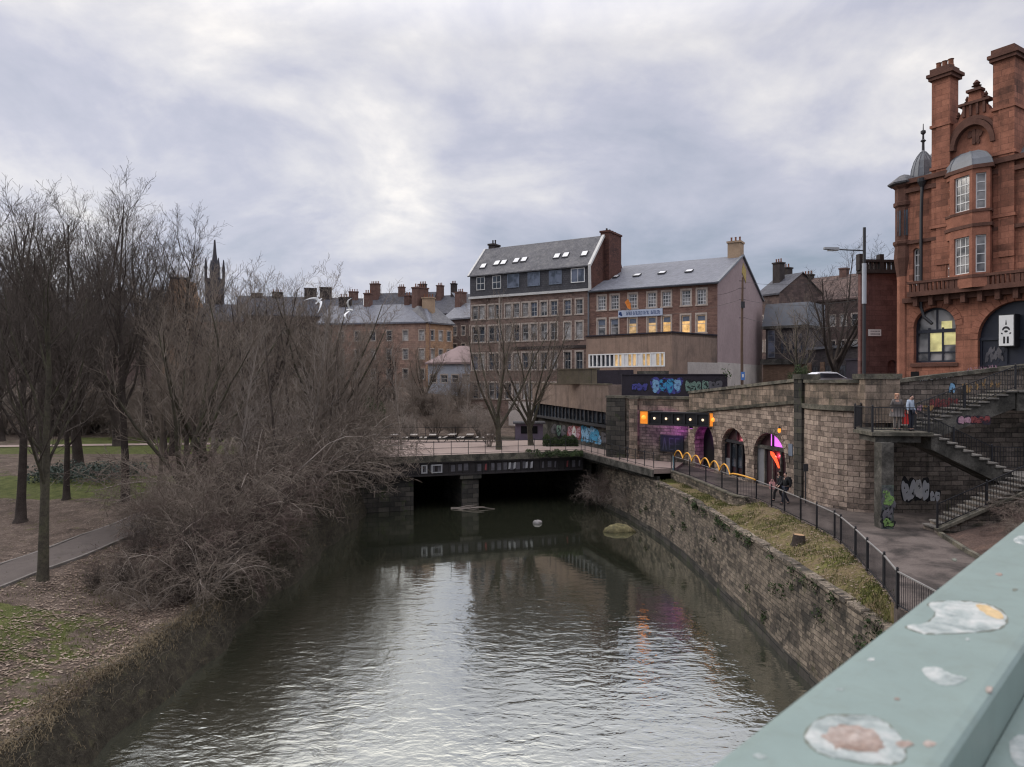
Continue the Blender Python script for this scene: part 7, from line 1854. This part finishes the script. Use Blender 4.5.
def person(label, loc, rot, h, jacket, trousers, hair, pose=None, long_hair=False, shoes='black', coat=0.0):
    J = dict(pelvis=(0, 0, .93), spine=(0, -.01, 1.10), chest=(0, 0, 1.30), neck=(0, .0, 1.47), jaw=(0, .03, 1.53), head=(0, .02, 1.60), crown_=(0, .0, 1.68),
             hipL=(-.09, 0, .90), kneeL=(-.10, .03, .50), ankL=(-.10, 0, .09), toeL=(-.11, .15, .04), hipR=(.09, 0, .90), kneeR=(.10, .03, .50), ankR=(.10, 0, .09), toeR=(.11, .15, .04),
             shL=(-.17, 0, 1.40), elL=(-.23, -.02, 1.14), wrL=(-.22, .10, .92), haL=(-.215, .13, .86), shR=(.17, 0, 1.40), elR=(.23, -.02, 1.14), wrR=(.22, .10, .92), haR=(.215, .13, .86), nose=(0, .115, 1.585))
    if pose: J.update(pose)
    for s_ in 'LR':      # five fingers from each palm
        w, hnd = Vector(J['wr' + s_]), Vector(J['ha' + s_]); d = (hnd - w).normalized(); sd = d.cross(Vector((0, 1, .2))).normalized()
        for k in range(5):
            b = hnd + sd * ((k - 2) * .017); l = (.055, .075, .085, .078, .06)[k]
            J[f'f{s_}{k}'] = tuple(b + d * l * .6 + sd * (k - 2) * .006); J[f'g{s_}{k}'] = tuple(b + d * l + Vector((0, .015, 0)) + sd * (k - 2) * .004)
    E = [('pelvis', 'spine'), ('spine', 'chest'), ('chest', 'neck'), ('neck', 'jaw'), ('jaw', 'head'), ('head', 'crown_'), ('head', 'nose')]
    for s_ in 'LR':
        E += [('pelvis', 'hip' + s_), ('hip' + s_, 'knee' + s_), ('knee' + s_, 'ank' + s_), ('ank' + s_, 'toe' + s_), ('chest', 'sh' + s_), ('sh' + s_, 'el' + s_), ('el' + s_, 'wr' + s_), ('wr' + s_, 'ha' + s_)]
        for k in range(5): E += [('ha' + s_, f'f{s_}{k}'), (f'f{s_}{k}', f'g{s_}{k}')]
    Rd = dict(pelvis=(.135, .10), spine=(.125, .095), chest=(.145, .105), neck=.052, jaw=.066, head=.088, crown_=.062, nose=.012)
    for s_ in 'LR':
        Rd.update({'hip' + s_: .085, 'knee' + s_: .056, 'ank' + s_: .04, 'toe' + s_: .038, 'sh' + s_: .058, 'el' + s_: .042, 'wr' + s_: .03, 'ha' + s_: .032})
        for k in range(5): Rd[f'f{s_}{k}'] = .009; Rd[f'g{s_}{k}'] = .008
    body = thing('person', label, 'person', (0, 0, 0))
    skin_mesh('body', J, E, Rd, 'skin', body, 1, 'pelvis')
    def sub_(keys, grow_, name, mat, extra=None):
        JJ = {k: J[k] for k in keys}; 
        if extra: JJ.update(extra)
        EE = [e for e in E if e[0] in JJ and e[1] in JJ]
        RR = {k: (tuple(x + grow_ for x in Rd[k]) if isinstance(Rd.get(k), tuple) else Rd.get(k, .05) + grow_) for k in JJ}
        return JJ, EE, RR, name, mat
    JJ, EE, RR, nm, mt = sub_(['pelvis', 'spine', 'chest', 'shL', 'elL', 'wrL', 'shR', 'elR', 'wrR', 'neck'], .024, 'jacket', jacket)
    JJ['neck'] = (J['neck'][0], J['neck'][1], J['neck'][2] - .03); RR['pelvis'] = (.17 + coat * .2, .135 + coat * .2)
    if coat: JJ['hem'] = (J['pelvis'][0], J['pelvis'][1], J['pelvis'][2] - .28 * coat - .05); RR['hem'] = (.18, .15); EE.append(('pelvis', 'hem'))
    skin_mesh(nm, JJ, EE, RR, mt, body, 1, 'pelvis')
    JJ, EE, RR, nm, mt = sub_(['pelvis', 'hipL', 'kneeL', 'ankL', 'hipR', 'kneeR', 'ankR'], .018, 'trousers', trousers); skin_mesh(nm, JJ, EE, RR, mt, body, 1, 'pelvis')
    for s_ in 'LR':
        a, b = Vector(J['ank' + s_]), Vector(J['toe' + s_])
        skin_mesh('shoe', {'a': tuple(a + Vector((0, -.05, -.045))), 'b': tuple((a + b) / 2 + Vector((0, 0, -.015))), 'c': tuple(b)}, [('a', 'b'), ('b', 'c')], {'a': .045, 'b': .052, 'c': .042}, shoes, body, 1, 'b')
    hd, cr = Vector(J['head']), Vector(J['crown_']); HJ = {'a': tuple(hd + Vector((0, -.035, .0))), 'b': tuple(cr + Vector((0, -.01, .0))), 'c': tuple(hd + Vector((0, .035, .075)))}; HE = [('a', 'b'), ('b', 'c')]; HR = {'a': .092, 'b': .082, 'c': .052}
    if long_hair: HJ['d'] = tuple(hd + Vector((0, -.085, -.16))); HJ['e'] = tuple(hd + Vector((0, -.10, -.30))); HE += [('a', 'd'), ('d', 'e')]; HR['d'] = (.10, .055); HR['e'] = (.09, .04)
    skin_mesh('hair', HJ, HE, HR, hair, body, 1, 'a')
    m_ = MB()
    for sx in (-1, 1): m_.lathe(hd.x + sx * .034, hd.y + .083, [(.004, hd.z - .002), (.011, hd.z + .004), (.004, hd.z + .010)], 6)
    e_ = m_.build('eyes', 'black', None); e_.parent = body
    m_ = MB(); m_.box(hd.x - .026, hd.x + .026, hd.y + .075, hd.y + .088, hd.z - .065, hd.z - .055); e_ = m_.build('mouth', 'g_red', None); e_.parent = body
    body.location = loc; body.rotation_euler.z = rot; body.scale = (h / 1.74,) * 3
    return body
M['hair_blond'] = m_plain('light reddish hair', (.50, .27, .17), .6, .2, 8); M['hair_dark'] = m_plain('dark hair', (.02, .015, .013), .5, .2, 8)
M['cloth_black'] = m_plain('black cloth', (.016, .016, .018), .85, .3, 6); M['cloth_navy'] = m_plain('dark blue cloth', (.022, .026, .04), .85, .3, 6)
M['cloth_pale'] = m_plain('pale blue jacket', (.36, .42, .50), .75, .15, 6); M['cloth_grey'] = m_plain('grey brown coat', (.13, .115, .11), .85, .25, 6); M['cloth_khaki'] = m_plain('pale grey trousers', (.26, .23, .21), .85, .2, 6)
M['bag_red'] = m_plain('red bag', (.50, .03, .025), .6, .15, 4); M['bag_pink'] = m_plain('pink bag', (.55, .28, .27), .6, .15, 4)
walk = dict(kneeL=(-.10, .22, .54), ankL=(-.10, .26, .12), toeL=(-.11, .41, .08), kneeR=(.10, -.02, .50), ankR=(.10, -.24, .14), toeR=(.11, -.14, .05), elL=(-.24, -.12, 1.16), wrL=(-.23, -.10, .93), haL=(-.23, -.08, .87), elR=(.24, .06, 1.15), wrR=(.22, .24, .99), haR=(.215, .29, .95))
# landing: the one on the left faces us, the other has turned half away
xl, yl = X(897, 33.4), 33.4
person('person with light reddish hair and a dark grey coat on the stair landing', (xl, yl, 8.665), R(165), 1.72, 'cloth_grey', 'cloth_khaki', 'hair_blond', dict(haR=(.23, .16, .95), wrR=(.22, .14, 1.0), elR=(.23, -.03, 1.16)), True, coat=.6)
xr, yr = X(910.5, 33.2), 33.2
person('person in a pale blue jacket and dark trousers beside the red bag on the landing', (xr, yr, 8.665), R(-150), 1.70, 'cloth_pale', 'cloth_navy', 'hair_dark', dict(elR=(.26, .0, 1.14), wrR=(.30, .05, .93), haR=(.31, .06, .87), head=(0, .05, 1.585), crown_=(0, .05, 1.665), jaw=(0, .06, 1.525), nose=(0, .145, 1.56)))
def bag(name, label, x, y, z, w, d, h, mat, handle=.25):
    t = thing(name, label, 'bag', (x, y, z)); mb = MB()
    mb.quadbox([(x - w / 2 * .9, y - d / 2, z), (x + w / 2 * .9, y - d / 2, z), (x + w / 2 * .9, y + d / 2, z), (x - w / 2 * .9, y + d / 2, z), (x - w / 2, y - d / 2 * .7, z + h), (x + w / 2, y - d / 2 * .7, z + h), (x + w / 2, y + d / 2 * .7, z + h), (x - w / 2, y + d / 2 * .7, z + h)])
    mb.build('pouch', mat, t); mb = MB()
    for q in (-1, 1): mb.tube([(x - w * .25, y + q * d * .3, z + h - .01), (x - w * .15, y + q * d * .2, z + h + handle), (x + w * .15, y + q * d * .2, z + h + handle), (x + w * .25, y + q * d * .3, z + h - .01)], .012, 5)
    mb.build('strap', mat, t); return t
bag('shoulder_bag', 'bright red bag held beside the pale blue jacket', xl + .33, yl - .22, 8.665 + .30, .34, .16, .46, 'bag_red', .18)
# the couple on the riverside path
xp, yp = X(786, 38.0), 38.0
p1 = person('person in black with a black backpack walking along the riverside path', (xp, yp, 4.405), R(100), 1.74, 'cloth_black', 'cloth_navy', 'hair_dark', walk, False)
xq, yq = X(779.5, 38.9), 38.9
p2 = person('person in black carrying a pink bag beside the walker with the backpack', (xq, yq, 4.405), R(100), 1.70, 'cloth_black', 'cloth_black', 'hair_dark', {k: (-v[0], v[1], v[2]) for k, v in {a.replace('L', 'T').replace('R', 'L').replace('T', 'R'): b for a, b in walk.items()}.items()}, True)
t = thing('backpack', 'black backpack with a pale panel worn by the walker on the path', 'backpack', (0, 0, 0)); mb = MB()
for z0, z1, w, d in ((1.02, 1.12, .15, .12), (1.12, 1.36, .16, .15), (1.36, 1.47, .13, .11)): mb.box(-w, w, -.13 - d, -.12, z0, z1)
mb.build('pack', 'cloth_black', t); mb = MB(); mb.box(-.10, .10, -.285, -.272, 1.14, 1.34); mb.build('pocket', 'graf_grey', t)
t.location = (xp, yp, 4.405); t.rotation_euler.z = R(100)
bag('shopping_bag', 'pale pink bag carried by the second walker on the riverside path', xq - .42, yq - .1, 4.4 + .72, .30, .15, .38, 'bag_pink', .14)

# ------------------------------------------------------------------ gulls
M['gull_white'] = m_plain('gull white', (.74, .74, .73), .8, .08, 6); M['gull_grey'] = m_plain('gull grey', (.45, .46, .48), .8, .1, 6); M['beak'] = m_plain('yellow beak', (.6, .38, .05), .5, .1, 6)
def gull(label, loc, rx, ry, rz, up, sweep, s=1.0):
    t = thing('gull', label, 'gull', (0, 0, 0))
    skin_mesh('body', {'c': (0, 0, 0), 'f': (0, .13, .015), 'n': (0, .22, .03), 'h': (0, .28, .035), 'b': (0, .33, .03), 'r': (0, -.15, .0), 't': (0, -.26, .01), 't2': (0, -.36, .02)}, [('c', 'f'), ('f', 'n'), ('n', 'h'), ('h', 'b'), ('c', 'r'), ('r', 't'), ('t', 't2')], {'c': .075, 'f': .066, 'n': .045, 'h': .042, 'b': .02, 'r': .05, 't': (.05, .015), 't2': (.08, .008)}, 'gull_white', t, 2, 'c')
    mb = MB(); mb.lathe(0, 0, [(.010, 0), (.002, .05)], 6); bk = mb.build('beak', 'beak', None); bk.parent = t; bk.location = (0, .345, .028); bk.rotation_euler.x = R(-95)
    for sx in (-1, 1):
        prof = [(.04, .10, -.09, .0), (.20, .13, -.11, up * .10), (.36, .10 - sweep * .2, -.12 - sweep * .25, up * .22), (.52, .0 - sweep * .45, -.16 - sweep * .5, up * .27), (.64, -.12 - sweep * .7, -.20 - sweep * .75, up * .24), (.70, -.22 - sweep * .85, -.235 - sweep * .88, up * .2)]
        mb = MB(); 
        for a, b in zip(prof, prof[1:]):
            def ring(q): x, le, te, z = q; return [(sx * x, le, z), (sx * x, (le + te) / 2, z + .018), (sx * x, te, z), (sx * x, (le + te) / 2, z - .006)]
            A, B = ring(a), ring(b)
            for i in range(4): mb.poly([A[i], A[(i + 1) % 4], B[(i + 1) % 4], B[i]])
        w = mb.build('wing', 'gull_white', None, True); w.parent = t
        mb = MB(); a, b = prof[-2], prof[-1]; mb.poly([(sx * a[0], a[1], a[3] + .004), (sx * b[0], b[1], b[3] + .004), (sx * (b[0] + .03), b[2] - .02, b[3]), (sx * a[0], a[2], a[3] + .004)]); k = mb.build('wing_tip', 'gull_grey', None); k.parent = w
    t.location = loc; t.rotation_euler = (rx, ry, rz); t.scale = (s,) * 3
    return t
gull('white gull gliding with bent wings above the thicket, the left of the two gulls', at(319, 301, 34), R(62), R(42), R(0), .9, .75, .62)
gull('white gull seen with wings raised together, the right of the two gulls', at(350, 310, 36), R(25), R(-78), R(20), 1.5, .35, .8)
t_ = None

# ------------------------------------------------------------------ the bridge we stand on
dB = Vector((.693, .721)).normalized(); nB = Vector((dB.y, -dB.x))
def bq(s_, n_, z): q = dB * s_ - nB * n_; return (q.x, q.y, EYE + z)
# n_ is measured outwards from the eye, towards the river
h0 = .55; far_n, near_n = .939 * h0, .482 * h0
t = thing('bridge_parapet', 'pale green painted iron parapet with peeling patches in the foreground', 'parapet', (0, 0, EYE - 1.65))
def run(name, prof, mat, parent, s0=-1.5, s1=26):
    mb = MB(); n = len(prof); ss = [s0, 0, .4, .8, 1.2, 1.8, 3, 6, 12, s1]
    for a, b in zip(ss, ss[1:]):
        for i in range(n):
            p, q = prof[i], prof[(i + 1) % n]
            mb.poly([bq(a, p[0], p[1]), bq(b, p[0], p[1]), bq(b, q[0], q[1]), bq(a, q[0], q[1])])
    for s_ in (s0, s1): mb.poly([bq(s_, *p) for p in prof])
    return mb.build(name, mat, parent)
def green(name, base, chips):
    m, nt, b = _nodes(name); co = coords(nt)
    k = ramp(nt, noise(nt, co, 4.0, 6, .7), [(.3, .90), (.7, 1.06)]); col = mixc(nt, 1.0, base, k, 'MULTIPLY')
    sp = ramp(nt, noise(nt, co, 46, 4, .75), [(.66, 0.0), (.72, .45)]); col = mixc(nt, sp, col, tuple(x * .72 for x in base))
    rs = ramp(nt, noise(nt, co, 17, 5, .75), [(.68, 0.0), (.73, chips)]); col = mixc(nt, rs, col, (.22, .15, .09))
    dr = ramp(nt, noise(nt, co, 9, 7, .8, .5), [(.48, 0.0), (.72, .42)]); col = mixc(nt, dr, col, (.13, .15, .12))
    L(nt, col, b.inputs['Base Color']); b.inputs['Roughness'].default_value = .42; b.inputs['Specular IOR Level'].default_value = .4
    bump(nt, b, noise(nt, co, 30, 4, .7), .12, .003); return m
M['green'] = green('pale green paint', (.188, .245, .224), .5)
M['green_dull'] = green('dirty green paint', (.17, .27, .235), .6)
bv = .012
run('top_plate', [(near_n, -h0 - .10), (far_n - .02, -h0 - .10), (far_n, -h0 - .022), (far_n - .004, -h0 - bv), (far_n - bv, -h0 - .003), (far_n - .03, -h0), (near_n + .02, -h0), (near_n + .006, -h0 - .003), (near_n, -h0 - .010)], 'green', t)
run('inner_ledge', [(near_n - .30, -h0 - .145), (near_n - .002, -h0 - .145), (near_n - .002, -h0 - .098), (near_n - .28, -h0 - .098), (near_n - .30, -h0 - .105)], 'green', t)
run('web_panel', [(near_n + .02, -1.65), (far_n - .06, -1.65), (far_n - .06, -h0 - .101), (near_n + .02, -h0 - .101)], 'green_dull', t)
run('bottom_plate', [(near_n - .1, -1.72), (far_n + .05, -1.72), (far_n + .05, -1.652), (near_n - .1, -1.652)], 'green_dull', t)
M['bare_paint'] = m_patch('old white undercoat', [(.32, (.20, .235, .225)), (.47, (.36, .40, .385)), (.6, (.52, .53, .505)), (.72, (.62, .61, .57))], 14, 60, .12)
M['bare_rust'] = m_patch('pinkish rust bloom', [(.3, (.19, .125, .095)), (.48, (.35, .275, .235)), (.7, (.47, .42, .38))], 22, 70, .3)
M['bare_ochre'] = m_patch('ochre primer', [(.3, (.5, .33, .16)), (.7, (.62, .48, .28))], 20, 60, .2)
M['chip_edge'] = m_plain('lifted paint edge', (.14, .15, .12), .7, .4, 30)
def on_top(px, py, h=h0):   # where a sight line meets the plate
    Y = h * FPX / (py - HZ); return ((px - 512) / FPX * Y, Y)
def chip(outline, mat, lift, name, parent, h=h0, jag=0.0, seed=1):
    r_ = random.Random(seed); pts = []
    n = len(outline)
    for i in range(n):      # smooth closed outline with a torn edge
        p0, p1, p2, p3 = [outline[(i + k) % n] for k in (-1, 0, 1, 2)]
        for k in range(6):
            t_ = k / 6; f_ = lambda a, b, c, d: .5 * (2 * b + (c - a) * t_ + (2 * a - 5 * b + 4 * c - d) * t_ ** 2 + (3 * b - a - 3 * c + d) * t_ ** 3)
            pts.append((f_(p0[0], p1[0], p2[0], p3[0]) + r_.gauss(0, jag), f_(p0[1], p1[1], p2[1], p3[1]) + r_.gauss(0, jag * .6)))
    w = [on_top(*p, h) for p in pts]; mb = MB(); mb.prism(w, EYE - h - .002, EYE - h + lift)
    return mb.build(name, mat, parent)
def grow_o(o, k): cx = sum(p[0] for p in o) / len(o); cy = sum(p[1] for p in o) / len(o); return [(cx + (x - cx) * k, cy + (y - cy) * k) for x, y in o]
o1 = [(907, 627), (926, 624), (936, 614), (930, 604), (960, 602), (990, 606), (1006, 616), (1004, 627), (985, 632), (950, 634), (925, 634)]
chip(grow_o(o1, 1.035), 'chip_edge', .0006, 'paint_edge', t, jag=.4, seed=3); c = chip(o1, 'bare_paint', .0010, 'bare_patch', t, jag=.8)
chip([(976, 606), (990, 607), (1003, 615), (1003, 620), (990, 617)], 'bare_ochre', .0014, 'primer_patch', c, jag=.4)
o2 = [(923, 671), (938, 668), (952, 675), (968, 679), (957, 685), (938, 685)]
chip(o2, 'bare_paint', .0008, 'bare_patch', t, jag=.5, seed=5)
o3 = [(806, 735), (822, 719), (850, 716), (878, 719), (897, 733), (906, 752), (900, 764), (868, 764), (830, 757), (812, 748)]
chip(grow_o(o3, 1.03), 'chip_edge', .0006, 'paint_edge', t, jag=.5, seed=7); c = chip(o3, 'bare_paint', .0010, 'bare_patch', t, jag=1.1, seed=8)
chip([(824, 736), (840, 727), (872, 730), (884, 744), (880, 753), (850, 752), (832, 746)], 'bare_rust', .0014, 'rust_patch', c, jag=1.8, seed=9)
chip([(897, 744), (908, 742), (914, 746), (902, 749)], 'bare_rust', .0012, 'rust_patch', t, jag=.4, seed=10)
chip([(1012, 742), (1024, 736), (1034, 745), (1034, 765), (1020, 768), (1012, 758)], 'bare_paint', .0010, 'bare_patch', t, h=h0 + .098, jag=.5, seed=11)
o4 = [(1014, 540), (1022, 536), (1036, 540), (1036, 546), (1020, 544)]
chip(o4, 'bare_paint', .0009, 'bare_patch', t, jag=.3, seed=13)
rr = random.Random(88)
for i, (px, py, r_) in enumerate(((872, 660, 3), (990, 690, 4), (760, 758, 5), (898, 700, 2.5), (1000, 575, 3), (955, 560, 2), (840, 690, 3), (930, 745, 5), (968, 640, 2.2), (1016, 590, 3))):
    o_ = [(px + r_ * rr.uniform(.6, 1.6) * math.cos(a), py + r_ * .5 * rr.uniform(.6, 1.4) * math.sin(a)) for a in [k * 6.283 / 7 for k in range(7)]]
    chip(o_, rr.choice(['bare_rust', 'chip_edge', 'bare_rust', 'bare_paint']), .0007, 'paint_fleck', t, jag=.25, seed=i)
t = thing('street_bridge', 'road bridge deck carrying the green parapet over the river', 'bridge', (0, 0, 9))
mb = MB(); q = [bq(-30, far_n + .05, 0), bq(34, far_n + .05, 0), bq(34, -9, 0), bq(-30, -9, 0)]; mb.prism([p[:2] for p in q], EYE - 2.4, EYE - 1.73); mb.build('deck', 'asphalt', t)

# ------------------------------------------------------------------ light, sky, camera
SUN_AZ, SUN_EL = R(-62), R(24)     # left of the view, low behind the cloud
w = bpy.data.worlds.new('World'); sc.world = w; w.use_nodes = True; nt = w.node_tree
bg = nt.nodes['Background']
sky = N(nt, 'ShaderNodeTexSky', sky_type='NISHITA'); sky.sun_disc = False; sky.sun_elevation = SUN_EL; sky.sun_rotation = SUN_AZ
tc = N(nt, 'ShaderNodeTexCoord'); sep = N(nt, 'ShaderNodeSeparateXYZ'); L(nt, tc.outputs['Generated'], sep.inputs[0])
zc = math_(nt, 'MAXIMUM', sep.outputs[2], 0.0); den = math_(nt, 'ADD', zc, .34)
cmb = N(nt, 'ShaderNodeCombineXYZ'); L(nt, math_(nt, 'DIVIDE', sep.outputs[0], den), cmb.inputs[0]); L(nt, math_(nt, 'DIVIDE', sep.outputs[1], den), cmb.inputs[1]); cmb.inputs[2].default_value = 1.7
n1 = noise(nt, cmb.outputs[0], 1.9, 8, .56, .35); n2 = noise(nt, cmb.outputs[0], .75, 4, .5, .3); n3 = noise(nt, cmb.outputs[0], 6.5, 5, .55, .4)
d = math_(nt, 'ADD', math_(nt, 'MULTIPLY', n1, .62), math_(nt, 'ADD', math_(nt, 'MULTIPLY', n2, .24), math_(nt, 'MULTIPLY', n3, .14)))
# thinner, brighter cloud overhead and towards the hidden sun
elev = N(nt, 'ShaderNodeMapRange', interpolation_type='SMOOTHSTEP'); L(nt, zc, elev.inputs[0]); elev.inputs[1].default_value = .12; elev.inputs[2].default_value = .55; elev.inputs[3].default_value = 0; elev.inputs[4].default_value = .15
gd = Vector((-.32, .85, .44)).normalized()
dot = N(nt, 'ShaderNodeVectorMath', operation='DOT_PRODUCT'); L(nt, tc.outputs['Generated'], dot.inputs[0]); dot.inputs[1].default_value = gd
glow = N(nt, 'ShaderNodeMapRange', interpolation_type='SMOOTHSTEP'); L(nt, dot.outputs['Value'], glow.inputs[0]); glow.inputs[1].default_value = .80; glow.inputs[2].default_value = 1.0; glow.inputs[3].default_value = 0; glow.inputs[4].default_value = .12
f = math_(nt, 'ADD', d, math_(nt, 'ADD', elev.outputs[0], glow.outputs[0]))
cl = ramp(nt, f, [(.41, (.245, .285, .355)), (.50, (.335, .36, .442)), (.60, (.458, .462, .54)), (.69, (.64, .625, .64)), (.79, (.92, .87, .81))])
up = N(nt, 'ShaderNodeMapRange'); L(nt, zc, up.inputs[0]); up.inputs[1].default_value = .42; up.inputs[2].default_value = .8; up.inputs[3].default_value = 10.0; up.inputs[4].default_value = 30
vm = N(nt, 'ShaderNodeVectorMath', operation='SCALE'); L(nt, cl, vm.inputs[0]); L(nt, up.outputs[0], vm.inputs['Scale'])
skym = mixc(nt, .90, sky.outputs[0], vm.outputs[0])
L(nt, skym, bg.inputs['Color']); bg.inputs['Strength'].default_value = .10
sl = bpy.data.lights.new('sun', 'SUN'); sl.energy = 1.0; sl.angle = R(22); sl.color = (1.0, .93, .85)
so = bpy.data.objects.new('sun', sl); COL.objects.link(so)
sv = Vector((math.sin(SUN_AZ) * math.cos(SUN_EL), math.cos(SUN_AZ) * math.cos(SUN_EL), math.sin(SUN_EL)))
so.rotation_euler = (-sv).to_track_quat('-Z', 'Y').to_euler()
cam = bpy.data.cameras.new('camera'); co_ = bpy.data.objects.new('camera', cam); COL.objects.link(co_); sc.camera = co_
cam.sensor_width = 36; cam.lens = 36 * FPX / 1024; cam.clip_start = .05; cam.clip_end = 5000
co_.location = (0, 0, EYE); co_.rotation_euler = (R(90) - math.atan(3.5 / FPX), 0, 0)
cam.dof.use_dof = True; cam.dof.focus_distance = 42; cam.dof.aperture_fstop = 4
vs = sc.view_settings; vs.view_transform = 'Standard'; vs.look = 'None'; vs.gamma = 1; vs.exposure = 0.38
sc.cycles.filter_width = 1.2; sc.cycles.max_bounces = 5; sc.cycles.diffuse_bounces = 2; sc.cycles.glossy_bounces = 3; sc.cycles.caustics_reflective = False; sc.cycles.caustics_refractive = False
for n_ in ('x',):
    o = bpy.data.objects.get(n_)
    if o: bpy.data.objects.remove(o)
